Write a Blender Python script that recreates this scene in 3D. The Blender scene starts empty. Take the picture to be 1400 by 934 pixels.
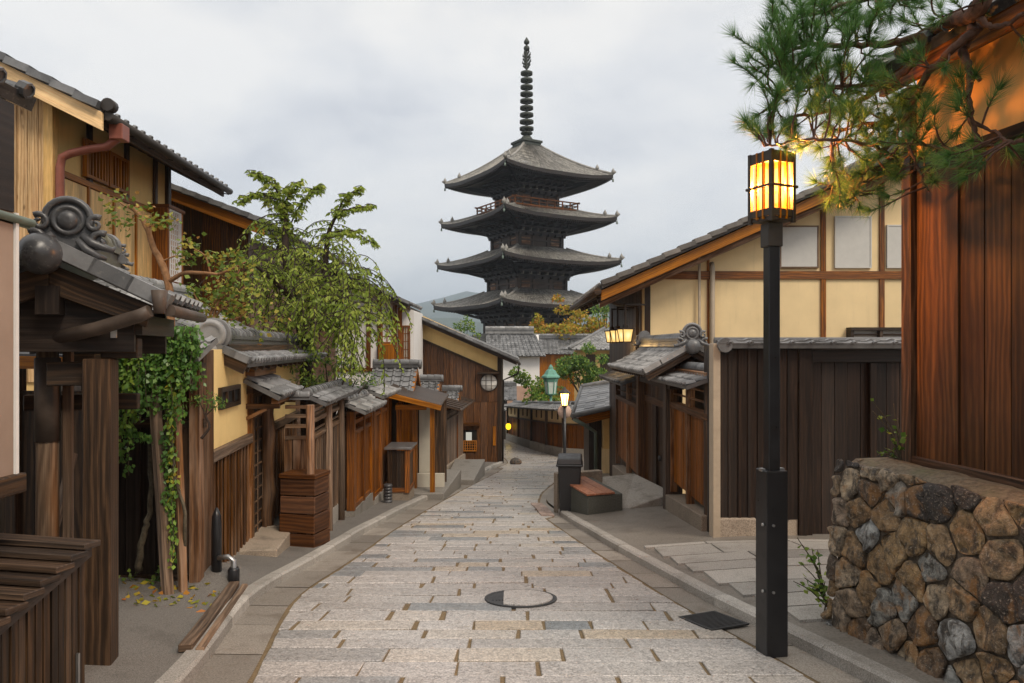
import bpy, math, random
import numpy as np
from mathutils import Vector, Matrix, noise as mnoise

SC = bpy.context.scene
COL = SC.collection
V = Vector
R = math.radians

# ------------------------------------------------------------------ camera, sky, sun, exposure
cam_d = bpy.data.cameras.new("camera"); cam = bpy.data.objects.new("camera", cam_d); COL.objects.link(cam)
cam.location = (0, 0, 0); cam.rotation_euler = (R(90), 0, 0)
cam_d.sensor_width = 36; cam_d.lens = 25.71; cam_d.shift_y = 7/1400
cam_d.clip_start = 0.05; cam_d.clip_end = 20000
SC.camera = cam

SUN_EL, SUN_AZ = R(48), R(142)          # high, behind the camera and a little right, diffused by the overcast
W = bpy.data.worlds.new("World"); SC.world = W; W.use_nodes = True
wt = W.node_tree; wt.nodes.clear()
def wn(t, **k):
    n = wt.nodes.new(t)
    for a, b in k.items(): setattr(n, a, b)
    return n
w_out = wn('ShaderNodeOutputWorld')
w_sky = wn('ShaderNodeTexSky', sky_type='NISHITA', sun_disc=False, sun_elevation=SUN_EL, sun_rotation=SUN_AZ)
w_b1 = wn('ShaderNodeBackground'); w_b1.inputs[1].default_value = 0.09
wt.links.new(w_sky.outputs[0], w_b1.inputs[0])
w_tc = wn('ShaderNodeTexCoord'); w_map = wn('ShaderNodeMapping'); w_map.inputs['Scale'].default_value = (1, 1, 2.2)
w_map.inputs['Location'].default_value = (3.1, 1.7, 0.4)
wt.links.new(w_tc.outputs['Generated'], w_map.inputs[0])
w_n1 = wn('ShaderNodeTexNoise'); w_n1.inputs['Scale'].default_value = 3.0; w_n1.inputs['Detail'].default_value = 7; w_n1.inputs['Roughness'].default_value = .55
w_n1.inputs['Distortion'].default_value = .2
wt.links.new(w_map.outputs[0], w_n1.inputs['Vector'])
w_r = wn('ShaderNodeValToRGB')
w_r.color_ramp.elements[0].position = .38; w_r.color_ramp.elements[0].color = (.455, .467, .495, 1)
w_r.color_ramp.elements[1].position = .64; w_r.color_ramp.elements[1].color = (.64, .63, .615, 1)
e = w_r.color_ramp.elements.new(.5); e.color = (.55, .554, .564, 1)
wt.links.new(w_n1.outputs[0], w_r.inputs[0])
w_sep = wn('ShaderNodeSeparateXYZ'); wt.links.new(w_tc.outputs['Generated'], w_sep.inputs[0])
w_mr = wn('ShaderNodeMapRange'); w_mr.inputs[1].default_value = .42; w_mr.inputs[2].default_value = 1.0; w_mr.inputs[3].default_value = 1.0; w_mr.inputs[4].default_value = 1.6
wt.links.new(w_sep.outputs[2], w_mr.inputs[0])          # CIE overcast: the zenith is brighter than the horizon
w_b2 = wn('ShaderNodeBackground'); w_w = wn('ShaderNodeMapRange'); w_w.inputs[1].default_value = .35; w_w.inputs[2].default_value = .8; wt.links.new(w_sep.outputs[2], w_w.inputs[0])
w_wm = wn('ShaderNodeMix', data_type='RGBA', blend_type='MULTIPLY'); w_wm.inputs[7].default_value = (1.06, 1.0, .91, 1); wt.links.new(w_w.outputs[0], w_wm.inputs[0]); wt.links.new(w_r.outputs[0], w_wm.inputs[6])   # warm tint added to the unseen sky overhead, to warm the scene's light
wt.links.new(w_wm.outputs[2], w_b2.inputs[0]); wt.links.new(w_mr.outputs[0], w_b2.inputs[1])
w_mix = wn('ShaderNodeMixShader'); w_mix.inputs[0].default_value = .92
wt.links.new(w_b1.outputs[0], w_mix.inputs[1]); wt.links.new(w_b2.outputs[0], w_mix.inputs[2]); wt.links.new(w_mix.outputs[0], w_out.inputs[0])

sun_d = bpy.data.lights.new("sun", 'SUN'); sun = bpy.data.objects.new("sun", sun_d); COL.objects.link(sun)
sun_d.energy = 1.5; sun_d.angle = R(18); sun_d.color = (1, .89, .74)
_sd = V((math.sin(SUN_AZ)*math.cos(SUN_EL), math.cos(SUN_AZ)*math.cos(SUN_EL), math.sin(SUN_EL)))
sun.rotation_euler = (-_sd).to_track_quat('-Z', 'Y').to_euler(); sun.location = (0, 0, 60)
SC.view_settings.view_transform = 'Standard'; SC.view_settings.look = 'None'
SC.view_settings.exposure = 0.68; SC.view_settings.gamma = 1
SC.render.engine = 'CYCLES'
cy = SC.cycles
cy.use_denoising = True
try: cy.denoiser = 'OPENIMAGEDENOISE'
except Exception: pass
cy.max_bounces = 7; cy.diffuse_bounces = 4; cy.glossy_bounces = 3; cy.transmission_bounces = 3; cy.transparent_max_bounces = 6; cy.volume_bounces = 0
cy.sample_clamp_indirect = 4
cy.use_adaptive_sampling = True

# ------------------------------------------------------------------ helpers
HOR = 474.0
def at(px, py, Y):                       # photograph pixel + distance -> a point of the place
    return V(((px-700)/1000*Y, Y, (HOR-py)/1000*Y))
def gz(Y):                               # the road's height: it runs downhill, then flattens
    if Y <= 27: return -1.508-.103*Y
    if Y <= 45: return -4.289-.07*(Y-27)
    if Y <= 95: return -5.549-.04*(Y-45)
    return -7.55
def yof(py): return 1508/(py-577)        # distance at which a road pixel lies
rng = random.Random(7)
ROOT = {}
def tag(o, label=None, cat=None, group=None, kind=None):
    if label: o['label'] = label
    if cat: o['category'] = cat
    if group: o['group'] = group
    if kind: o['kind'] = kind
    return o
class Thing:
    def __init__(s, name, label, cat, loc=(0,0,0), rotz=0, group=None):
        o = bpy.data.objects.new(name, None); COL.objects.link(o); o.empty_display_size = .2
        o.location = loc; o.rotation_euler = (0, 0, rotz); tag(o, label, cat, group)
        s.o = o; s.M = Matrix.Translation(V(loc)) @ Matrix.Rotation(rotz, 4, 'Z'); s.Mi = s.M.inverted(); s.loc = V(loc)
        s.d = s.M.to_3x3() @ V((1,0,0)); s.n = s.M.to_3x3() @ V((0,1,0))
        ROOT[o.name] = s.Mi
    def pix(s, px, py=0, off=0):         # where the sight line of a pixel meets the plane local y = off: (local x, local z)
        k = (px-700)/1000; o = s.loc+s.n*off
        t = (k*o.y-o.x)/(s.d.x-k*s.d.y); Y = o.y+t*s.d.y
        return t, (HOR-py)/1000*Y-s.loc.z
    def sx(s, px, off=0): return s.pix(px, 0, off)[0]
    def sz(s, px, py, off=0): return s.pix(px, py, off)[1]
    def at(s, px, py, Y): return s.Mi @ at(px, py, Y)

class MB:
    """collects shapes; build() links them as one mesh object (or one part of a thing)"""
    def __init__(s, world=False, seed=None):
        s.v = []; s.f = []; s.uv = []; s.var = []; s.sm = []; s.world = world
        s.r = random.Random(seed if seed is not None else rng.random())
    def face(s, idx, uv=None, var=.5, smooth=False):
        s.f.append(tuple(idx)); s.var.append(var); s.sm.append(smooth)
        if uv is None:
            p = [s.v[i] for i in idx]; n = (V(p[1])-V(p[0])).cross(V(p[-1])-V(p[0]))
            a = max(range(3), key=lambda k: abs(n[k])); ax = [(1,2),(0,2),(0,1)][a]
            uv = [(q[ax[0]], q[ax[1]]) for q in p]
        s.uv.extend(uv)
    def add(s, pts):
        i = len(s.v); s.v.extend([tuple(p) for p in pts]); return i
    def hexa(s, p, g=2, var=None):
        """8 corners ordered 000 100 110 010 001 101 111 011; g = axis along which the grain runs"""
        i = s.add(p); var = s.r.random() if var is None else var
        ou, ov = s.r.random()*40, s.r.random()*40
        for q, a, b in (((0,3,2,1),1,0), ((4,5,6,7),0,1), ((0,1,5,4),0,2), ((1,2,6,5),1,2), ((2,3,7,6),0,2), ((3,0,4,7),1,2)):
            P = [V(p[k]) for k in q]; la = (P[1]-P[0]).length; lb = (P[3]-P[0]).length
            uv = [(0,0),(la,0),(la,lb),(0,lb)]
            if b == g: uv = [(y,x) for x,y in uv]
            elif a != g: uv = [(x*.15,y) for x,y in uv]
            s.face([i+k for k in q], [(x+ou,y+ov) for x,y in uv], var)
    def box(s, x0, x1, y0, y1, z0, z1, g=None, var=None):
        if x0 > x1: x0, x1 = x1, x0
        if y0 > y1: y0, y1 = y1, y0
        if z0 > z1: z0, z1 = z1, z0
        if g is None: g = max(range(3), key=lambda k: (x1-x0, y1-y0, z1-z0)[k])
        s.hexa([(x0,y0,z0),(x1,y0,z0),(x1,y1,z0),(x0,y1,z0),(x0,y0,z1),(x1,y0,z1),(x1,y1,z1),(x0,y1,z1)], g, var)
    def beam(s, a, b, w, h, up=(0,0,1), var=None, tap=1):
        a, b = V(a), V(b); d = (b-a).normalized(); u = V(up); x = d.cross(u)
        if x.length < 1e-4: x = d.cross(V((0,1,0)))
        x.normalize(); u = x.cross(d)
        P = []
        for c, k in ((a,1),(b,tap)):
            P += [c-x*w*.5*k-u*h*.5*k, c+x*w*.5*k-u*h*.5*k, c+x*w*.5*k+u*h*.5*k, c-x*w*.5*k+u*h*.5*k]
        s.hexa(P, 2, var)
    def tube(s, pts, r, n=8, var=None, cap=True, smooth=True):
        pts = [V(p) for p in pts]; m = len(pts); rr = r if isinstance(r, (list,tuple)) else [r]*m
        var = s.r.random() if var is None else var; base = len(s.v); L = 0; ou = s.r.random()*40
        T = [(pts[min(i+1,m-1)]-pts[max(i-1,0)]).normalized() for i in range(m)]
        x = T[0].cross(V((0,0,1)))
        if x.length < 1e-3: x = V((1,0,0))
        x.normalize(); Ls = []
        for i in range(m):
            if i: L += (pts[i]-pts[i-1]).length
            Ls.append(L)
            x = (x-T[i]*x.dot(T[i])).normalized(); y = T[i].cross(x)
            for k in range(n):
                a = 2*math.pi*k/n; s.v.append(tuple(pts[i]+(x*math.cos(a)+y*math.sin(a))*rr[i]))
        for i in range(m-1):
            for k in range(n):
                k2 = (k+1) % n; w = 2*math.pi*max(rr)/n
                s.face([base+i*n+k, base+i*n+k2, base+(i+1)*n+k2, base+(i+1)*n+k],
                       [(ou+Ls[i],k*w),(ou+Ls[i],(k+1)*w),(ou+Ls[i+1],(k+1)*w),(ou+Ls[i+1],k*w)], var, smooth)
        if cap:
            s.face([base+k for k in range(n)][::-1], None, var); s.face([base+(m-1)*n+k for k in range(n)], None, var)
    def lathe(s, c, prof, n=16, axis=(0,0,1), var=None, smooth=True, cap=True, ph=0):
        c = V(c); ax = V(axis).normalized(); x = ax.cross(V((0,1,0)))
        if x.length < 1e-3: x = ax.cross(V((1,0,0)))
        x.normalize(); y = ax.cross(x); var = s.r.random() if var is None else var; base = len(s.v); m = len(prof)
        for r, h in prof:
            for k in range(n):
                a = 2*math.pi*k/n+ph; s.v.append(tuple(c+ax*h+(x*math.cos(a)+y*math.sin(a))*r))
        for i in range(m-1):
            for k in range(n):
                k2 = (k+1) % n
                s.face([base+i*n+k, base+i*n+k2, base+(i+1)*n+k2, base+(i+1)*n+k],
                       [(k*.1,prof[i][1]),(k*.1+.1,prof[i][1]),(k*.1+.1,prof[i+1][1]),(k*.1,prof[i+1][1])], var, smooth)
        if cap:
            s.face([base+k for k in range(n)][::-1], None, var); s.face([base+(m-1)*n+k for k in range(n)], None, var)
    def extr(s, poly, a, b, plane='xz', var=None):
        """polygon of 2-D points extruded between two positions on the third axis"""
        var = s.r.random() if var is None else var; n = len(poly)
        def P(q, w): return (q[0], w, q[1]) if plane == 'xz' else ((q[0], q[1], w) if plane == 'xy' else (w, q[0], q[1]))
        i = s.add([P(q, a) for q in poly]+[P(q, b) for q in poly])
        s.face([i+k for k in range(n)], None, var); s.face([i+n+k for k in range(n)][::-1], None, var)
        for k in range(n):
            k2 = (k+1) % n; s.face([i+k2, i+k, i+n+k, i+n+k2], None, var)
    def build(s, name, mat, parent=None, loc=None, bevel=0):
        me = bpy.data.meshes.new(name)
        vs = s.v
        if parent is not None and s.world:
            Mi = ROOT[parent.name]; vs = [tuple(Mi @ V(p)) for p in s.v]
        elif parent is None and loc is not None:
            l = V(loc); vs = [tuple(V(p)-l) for p in s.v]
        me.from_pydata(vs, [], s.f)
        uv = me.uv_layers.new(name='UVMap'); uv.data.foreach_set('uv', np.array(s.uv, dtype=np.float32).ravel())
        at_ = me.attributes.new('var', 'FLOAT', 'FACE'); at_.data.foreach_set('value', np.array(s.var, dtype=np.float32))
        me.polygons.foreach_set('use_smooth', np.array(s.sm, dtype=bool))
        me.materials.append(mat); me.update()
        o = bpy.data.objects.new(name, me); COL.objects.link(o)
        if parent is not None: o.parent = parent; ROOT[o.name] = ROOT[parent.name]
        elif loc is not None: o.location = loc
        if bevel:
            b = o.modifiers.new('bevel', 'BEVEL'); b.width = bevel; b.segments = 1; b.limit_method = 'ANGLE'; b.angle_limit = R(50)
        return o

def np_mesh(name, verts, nper, var, mat, parent=None, uv=None, world=True):
    """many small faces of nper corners each (leaves, needles)"""
    me = bpy.data.meshes.new(name); N = len(verts); F = N//nper
    if parent is not None and world:
        Mi = np.array(ROOT[parent.name]); verts = verts @ Mi[:3,:3].T + Mi[:3,3]
    me.vertices.add(N); me.vertices.foreach_set('co', verts.astype(np.float32).ravel())
    me.loops.add(N); me.loops.foreach_set('vertex_index', np.arange(N, dtype=np.int32))
    me.polygons.add(F); me.polygons.foreach_set('loop_start', np.arange(0, N, nper, dtype=np.int32))
    try: me.polygons.foreach_set('loop_total', np.full(F, nper, dtype=np.int32))
    except Exception: pass
    a = me.attributes.new('var', 'FLOAT', 'FACE'); a.data.foreach_set('value', np.asarray(var, dtype=np.float32))
    me.materials.append(mat); me.update(calc_edges=True); me.validate()
    o = bpy.data.objects.new(name, me); COL.objects.link(o)
    if parent is not None: o.parent = parent; ROOT[o.name] = ROOT[parent.name]
    return o
def leaves(name, mat, parent, P, D, L, Wd, seed=0, var=None):
    """P base points, D directions (world); each leaf a folded diamond"""
    g = np.random.default_rng(seed); P = np.asarray(P, float); D = np.asarray(D, float); N = len(P)
    D = D/np.maximum(np.linalg.norm(D, axis=1, keepdims=True), 1e-6)
    rnd = g.normal(size=(N,3)); S = np.cross(D, rnd); S /= np.maximum(np.linalg.norm(S, axis=1, keepdims=True), 1e-6)
    Nn = np.cross(S, D); l = (L*g.uniform(.65, 1.25, N))[:,None]; w = (Wd*g.uniform(.7, 1.2, N))[:,None]
    a = P; c = P+D*l-Nn*l*.08; m = P+D*l*.45+Nn*l*.05
    q = np.stack([a, m+S*w*.5, c, m-S*w*.5], axis=1).reshape(-1, 3)
    v = g.uniform(0, 1, N) if var is None else np.clip(np.asarray(var)+g.uniform(-.18, .18, N), 0, 1)
    return np_mesh(name, q, 4, v, mat, parent)

def leaf_ball(P, c, rad, n, g, flat=.75):
    """points and directions of n leaves in a lumpy shell"""
    c = np.array(c); d = g.normal(size=(n,3)); d /= np.linalg.norm(d, axis=1, keepdims=True)
    r = rad*g.uniform(.35, 1.0, n)**.5
    p = c+d*r[:,None]*np.array([1,1,flat]); P[0].append(p)
    e = d*.7+g.normal(size=(n,3))*.6; e[:,2] -= .25; P[1].append(e)
# ------------------------------------------------------------------ materials
class G:
    def __init__(s, name):
        m = bpy.data.materials.new(name); m.use_nodes = True; s.m = m; s.t = m.node_tree; s.t.nodes.clear()
        s.out = s.n('ShaderNodeOutputMaterial'); s.b = s.n('ShaderNodeBsdfPrincipled'); s.l(s.b.outputs[0], s.out.inputs[0])
    def n(s, t, **k):
        x = s.t.nodes.new(t)
        for a, b in k.items():
            if a in x.inputs: x.inputs[a].default_value = b
            else: setattr(x, a, b)
        return x
    def l(s, a, b): s.t.links.new(a, b)
    def uv(s, sx, sy):
        u = s.n('ShaderNodeUVMap'); mp = s.n('ShaderNodeMapping'); mp.inputs['Scale'].default_value = (sx, sy, 1); s.l(u.outputs[0], mp.inputs[0]); return mp.outputs[0]
    def obj(s, sc=(1,1,1)):
        u = s.n('ShaderNodeTexCoord'); mp = s.n('ShaderNodeMapping'); mp.inputs['Scale'].default_value = sc; s.l(u.outputs['Object'], mp.inputs[0]); return mp.outputs[0]
    def noise(s, vec, scale, detail=4, rough=.55, dist=0):
        x = s.n('ShaderNodeTexNoise', Scale=scale, Detail=detail, Roughness=rough, Distortion=dist); s.l(vec, x.inputs['Vector']); return x.outputs[0]
    def ramp(s, fac, stops):
        r = s.n('ShaderNodeValToRGB'); cr = r.color_ramp
        while len(cr.elements) > 1: cr.elements.remove(cr.elements[-1])
        cr.elements[0].position = stops[0][0]; cr.elements[0].color = (*stops[0][1], 1)
        for p, c in stops[1:]:
            e = cr.elements.new(p); e.color = (*c, 1)
        s.l(fac, r.inputs[0]); return r.outputs[0]
    def val(s, fac, a, b, lo=0, hi=1):
        r = s.n('ShaderNodeMapRange'); r.inputs[1].default_value = lo; r.inputs[2].default_value = hi; r.inputs[3].default_value = a; r.inputs[4].default_value = b
        s.l(fac, r.inputs[0]); return r.outputs[0]
    def mix(s, fac, a, b, mode='MIX'):
        x = s.n('ShaderNodeMix', data_type='RGBA', blend_type=mode)
        if isinstance(fac, (int,float)): x.inputs[0].default_value = fac
        else: s.l(fac, x.inputs[0])
        for k, q in ((6,a),(7,b)):
            if isinstance(q, tuple): x.inputs[k].default_value = (*q, 1)
            else: s.l(q, x.inputs[k])
        return x.outputs[2]
    def mul(s, col, fac):                       # colour times a value
        x = s.n('ShaderNodeVectorMath', operation='SCALE'); s.l(col, x.inputs[0]); s.l(fac, x.inputs['Scale']); return x.outputs[0]
    def var(s): return s.n('ShaderNodeAttribute', attribute_name='var').outputs['Fac']
    def bump(s, h, strength=.3, dist=.01):
        b = s.n('ShaderNodeBump', Strength=strength, Distance=dist); s.l(h, b.inputs['Height']); s.l(b.outputs[0], s.b.inputs['Normal'])
    def set(s, **k):
        nm = dict(rough='Roughness', metal='Metallic', spec='Specular IOR Level', col='Base Color', coat='Coat Weight')
        for a, b in k.items():
            i = s.b.inputs[nm[a]]
            if isinstance(b, (int,float)): i.default_value = b
            elif isinstance(b, tuple): i.default_value = (*b, 1)
            else: s.l(b, i)
        return s.m

def wood(name, dark, mid, light, rough=.6, vlo=.6, vhi=1.35, bump=.35, rings=.35, worn=None, knots=0, bleach=.1, spread=1):
    g = G(name); n1 = g.mix(.6, g.noise(g.uv(.9, 55), 1, 6, .65, .3), g.noise(g.uv(3, 230), 1, 4, .75)); n2 = g.noise(g.uv(.7, 3.5), 1, 4, .6)
    wv = g.n('ShaderNodeTexWave', wave_type='BANDS', bands_direction='Y'); wv.inputs['Scale'].default_value = 3; wv.inputs['Distortion'].default_value = 14; wv.inputs['Detail'].default_value = 4; wv.inputs['Detail Scale'].default_value = .7
    g.l(g.uv(.35, 2.2), wv.inputs['Vector'])
    f = g.mix(rings*.38, n1, wv.outputs[0]); c = g.ramp(f, [(.5-.17*spread, dark), (.5, mid), (.5+.2*spread, light)])
    if knots:
        vo = g.n('ShaderNodeTexVoronoi', Scale=1.0); g.l(g.uv(3.2, 8), vo.inputs['Vector']); c = g.mix(g.val(vo.outputs['Distance'], knots, 0, .08, .2), c, (.1,.05,.02))
    if worn: c = g.mix(g.val(n2, 0, .85, .48, .68), c, worn)
    c = g.mul(c, g.val(n2, .6, 1.4, .28, .72)); n5 = g.noise(g.uv(1.1, 9), 1, 5, .7); c = g.mul(c, g.val(n5, .65, 1.3, .3, .7)); c = g.mul(c, g.val(g.var(), vlo, vhi))
    oi = g.n('ShaderNodeObjectInfo'); rn = oi.outputs['Random']      # every piece has aged a little differently
    hv = g.n('ShaderNodeHueSaturation'); g.l(c, hv.inputs['Color']); g.l(g.val(rn, 1.08, 1.36), hv.inputs['Saturation']); g.l(g.val(rn, 1.2, .85), hv.inputs['Value']); c = hv.outputs[0]
    v2 = g.n('ShaderNodeMath', operation='FRACT'); m7 = g.n('ShaderNodeMath', operation='MULTIPLY'); m7.inputs[1].default_value = 7.31; g.l(g.var(), m7.inputs[0]); g.l(m7.outputs[0], v2.inputs[0])
    c = g.mix(g.val(v2.outputs[0], 0, bleach, .6, 1), c, g.mul(g.mix(1, light, (.16,.145,.13)), g.val(n1, .5, 1.5, .3, .7)))
    g.bump(f, bump, .006); return g.set(col=c, rough=g.val(n1, rough-.1, rough+.15, .3, .7), spec=.35)
M = {}
M['wood_dark']  = wood('wood_dark', (.008,.0055,.004), (.036,.022,.014), (.125,.08,.052), .5, .5, 1.5, .6)
M['wood_black'] = wood('wood_black', (.008,.006,.005), (.022,.016,.013), (.05,.038,.031), .45, .6, 1.4, .4)
M['wood_fence'] = wood('wood_fence', (.005,.003,.002), (.0155,.0085,.0054), (.047,.028,.018), .42, .6, 1.4, .45, .25)
M['wood_brown'] = wood('wood_brown', (.022,.010,.005), (.11,.052,.025), (.30,.165,.088), .55, .5, 1.4, .4, .35, (.27,.19,.14))
M['wood_grey']  = wood('wood_grey', (.035,.022,.015), (.14,.096,.068), (.35,.26,.19), .7, .6, 1.35, .45, .3, (.11,.06,.033))
M['wood_red']   = wood('wood_red', (.028,.010,.005), (.22,.082,.027), (.50,.21,.075), .5, .55, 1.35, .35, .4, (.06,.026,.013))
M['wood_orange']= wood('wood_orange', (.17,.062,.02), (.36,.155,.056), (.5,.25,.105), .5, .7, 1.25, .25)
M['wood_pale']  = wood('wood_pale', (.56,.36,.18), (.72,.5,.28), (.8,.6,.37), .55, .88, 1.1, .12, .15, bleach=0)
M['wood_knotty']= wood('wood_knotty', (.2,.12,.06), (.5,.34,.2), (.66,.5,.33), .65, .7, 1.2, .3, .4, (.32,.2,.12), .95)
M['wood_burnt'] = wood('wood_burnt', (.014,.0075,.005), (.052,.028,.0155), (.135,.074,.038), .45, .35, 1.9, .35, .5, (.024,.0115,.0075), bleach=.0, spread=1.5)
M['wood_rusty'] = wood('wood_rusty', (.012,.006,.004), (.08,.036,.017), (.24,.115,.053), .5, .65, 1.3, .4, .5, (.03,.016,.01))

M['wood_crate'] = wood('wood_crate', (.03,.013,.007), (.085,.037,.018), (.15,.072,.036), .5, .6, 1.4, .3, .5, (.03,.016,.01))
def plaster(name, c, var=.12, rough=.85):
    g = G(name); o = g.obj(); n1 = g.noise(o, 1.3, 5, .6); n2 = g.noise(o, 60, 3, .6); n3 = g.noise(g.obj((6,6,.6)), 1.5, 4, .6)
    k = g.mul(g.mix(1, c, c), g.val(n1, 1-var, 1+var, .3, .7)); k = g.mix(g.val(n3, 0, .3, .55, .75), k, tuple(x*.68 for x in c))
    g.bump(n2, .15, .004); return g.set(col=k, rough=rough, spec=.2)
M['plaster_yellow'] = plaster('plaster_yellow', (.84,.60,.26), .1)
M['plaster_cream']  = plaster('plaster_cream', (.79,.60,.335), .09)
M['plaster_ochre']  = plaster('plaster_ochre', (.72,.48,.2), .1)
M['plaster_white']  = plaster('plaster_white', (.76,.73,.7), .05)
M['plaster_pink']   = plaster('plaster_pink', (.42,.27,.2), .16)
M['plaster_brown']  = plaster('plaster_brown', (.33,.24,.185), .2)
M['plaster_lamp_orange'] = plaster('plaster_lamp_orange', (.85,.5,.18), .12)  # the street lamp's orange glow is painted into this base colour
M['plaster_dim']    = plaster('plaster_dim', (.5,.46,.38), .15)

def tile(name, c, rough=.34, spec=.5, moss=.0):
    g = G(name); o = g.obj(); n1 = g.noise(o, 3.5, 5, .65); n2 = g.noise(o, 40, 3, .6)
    k = g.mul(g.mix(1, c, c), g.val(g.var(), .62, 1.45)); k = g.mul(k, g.val(n1, .65, 1.4, .3, .7))
    k = g.mix(g.val(n2, 0, .3, .58, .72), k, (.3,.29,.26))
    if moss: k = g.mix(g.val(n1, 0, moss, .5, .66), k, (.09,.085,.03))
    g.bump(n2, .12, .004); return g.set(col=k, rough=g.val(n1, rough-.08, rough+.18, .3, .7), spec=spec)
M['tile'] = tile('roof_tile_grey', (.135,.135,.137))
M['tile_dark'] = tile('roof_tile_dark', (.06,.06,.063), .3)
M['tile_light'] = tile('roof_tile_light', (.21,.205,.20), .38)
M['tile_brown'] = tile('roof_tile_brown', (.13,.115,.1), .4)
M['tile_mossy'] = tile('ridge_tile_mossy', (.13,.125,.1), .45, .4, .8)
M['tile_pagoda'] = tile('pagoda_tile', (.25,.235,.21), .5)
M['shingle_wet'] = tile('roof_metal_grey', (.2,.2,.205), .32)

def stone(name, c1, c2, scale=90, rough=.75, bump=.35, blot=.4, dark=(.1,.085,.065)):
    g = G(name); o = g.obj(); n1 = g.noise(o, scale, 3, .7); n2 = g.noise(o, 3, 6, .65); n3 = g.noise(o, scale*.25, 4, .6)
    k = g.ramp(n1, [(.36, c1), (.62, c2)]); k = g.mul(k, g.val(g.var(), .72, 1.25)); k = g.mix(g.val(n2, 0, blot, .52, .7), k, dark)
    g.bump(g.mix(.5, n1, n3), bump, .006); return g.set(col=k, rough=rough, spec=.35)
M['granite'] = stone('granite', (.2,.175,.145), (.42,.385,.335), 120)
M['granite_kerb'] = stone('granite_kerb', (.22,.2,.175), (.47,.44,.4), 110, .6)
M['granite_tan'] = stone('granite_tan', (.17,.13,.095), (.36,.3,.235), 90, .8, .3, .6)
M['concrete'] = stone('concrete', (.2,.18,.155), (.33,.305,.27), 60, .6, .15, .6)
M['concrete_wet'] = stone('concrete_wet', (.15,.132,.112), (.25,.226,.196), 60, .45, .15, .6, (.075,.062,.05))
M['asphalt'] = stone('asphalt', (.085,.077,.068), (.21,.192,.172), 130, .75, .5, .35, (.05,.045,.038))
M['gutter'] = stone('gutter_concrete', (.15,.13,.11), (.33,.295,.255), 100, .45, .3, .7, (.13,.105,.08))
M['mortar'] = stone('mortar', (.085,.065,.045), (.17,.135,.1), 70, .9, .5, .5, (.05,.037,.025))
M['joint'] = stone('joint_sand', (.11,.075,.038), (.23,.165,.09), 90, .9, .4, .4, (.09,.065,.04))
M['green_box'] = stone('mossy_stone', (.055,.06,.052), (.12,.122,.105), 60, .7, .3, .5, (.05,.05,.035))
M['rust_brick'] = stone('rusty_brick', (.2,.075,.04), (.36,.155,.09), 25, .5, .3, .5, (.1,.04,.025))
M['earth'] = stone('earth', (.1,.08,.055), (.2,.165,.115), 30, .9, .6, .6, (.12,.13,.06))
M['edge_brick'] = stone('pale_brick', (.24,.165,.13), (.4,.3,.25), 25, .6, .3, .4, (.16,.11,.08))
M['forest'] = stone('forest', (.025,.045,.03), (.06,.08,.05), .012, .9, .2, .4, (.03,.05,.03))
M['ground'] = stone('ground', (.09,.08,.06), (.16,.14,.1), .3, .9, .3, .4, (.07,.075,.045))

def paving():
    g = G('paving_granite'); o = g.obj(); n1 = g.noise(o, 75, 3, .7); n2 = g.noise(o, 1.1, 5, .6); n3 = g.noise(o, 26, 4, .65); n4 = g.noise(o, 6, 4, .6)
    base = g.ramp(g.var(), [(0, (.24,.25,.258)), (.13, (.31,.315,.318)), (.19, (.42,.392,.37)), (.5, (.475,.447,.425)), (.85, (.53,.497,.47)), (.95, (.52,.46,.39)), (1, (.5,.41,.31))])
    k = g.mul(base, g.val(n1, .5, 1.3, .36, .62)); k = g.mul(k, g.val(n2, .84, 1.12, .3, .7)); k = g.mix(g.val(n4, 0, .3, .58, .75), k, (.3,.24,.18))
    pit = g.val(n3, 0, 1, .36, .55); k = g.mul(k, g.val(pit, .72, 1.04))
    g.bump(g.mix(.45, pit, n1), .4, .006); g.b.inputs['Coat Roughness'].default_value = .22; return g.set(col=k, rough=g.val(n4, .22, .45, .3, .7), spec=.6, coat=g.val(n2, .0, .55, .4, .65))
M['paving'] = paving()
def rubble():
    g = G('rubble_stone'); o = g.obj(); n1 = g.noise(o, 14, 6, .7, .4); n2 = g.noise(o, 70, 4, .65); n3 = g.noise(o, 5, 4, .6, .6); n4 = g.noise(g.obj((16,16,4)), 1, 5, .7)
    base = g.ramp(g.var(), [(0,(.035,.031,.029)), (.14,(.07,.053,.042)), (.25,(.19,.115,.06)), (.4,(.33,.22,.105)), (.5,(.25,.185,.13)), (.62,(.42,.33,.22)), (.75,(.33,.245,.175)), (.82,(.24,.235,.21)), (.9,(.3,.31,.3)), (1,(.42,.42,.41))])
    k = g.mul(base, g.val(n1, .18, 1.45, .36, .66)); k = g.mix(g.val(n3, 0, .7, .54, .63), k, (.29,.14,.04)); k = g.mix(g.val(n4, 0, .85, .52, .61), k, (.035,.027,.02))
    k = g.mix(g.val(n2, 0, .55, .56, .7), k, (.48,.42,.34))
    g.bump(g.mix(.4, n1, n2), 1.0, .03); return g.set(col=k, rough=g.val(n1, .4, .75, .3, .7), spec=.45)
M['rubble'] = rubble()

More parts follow.
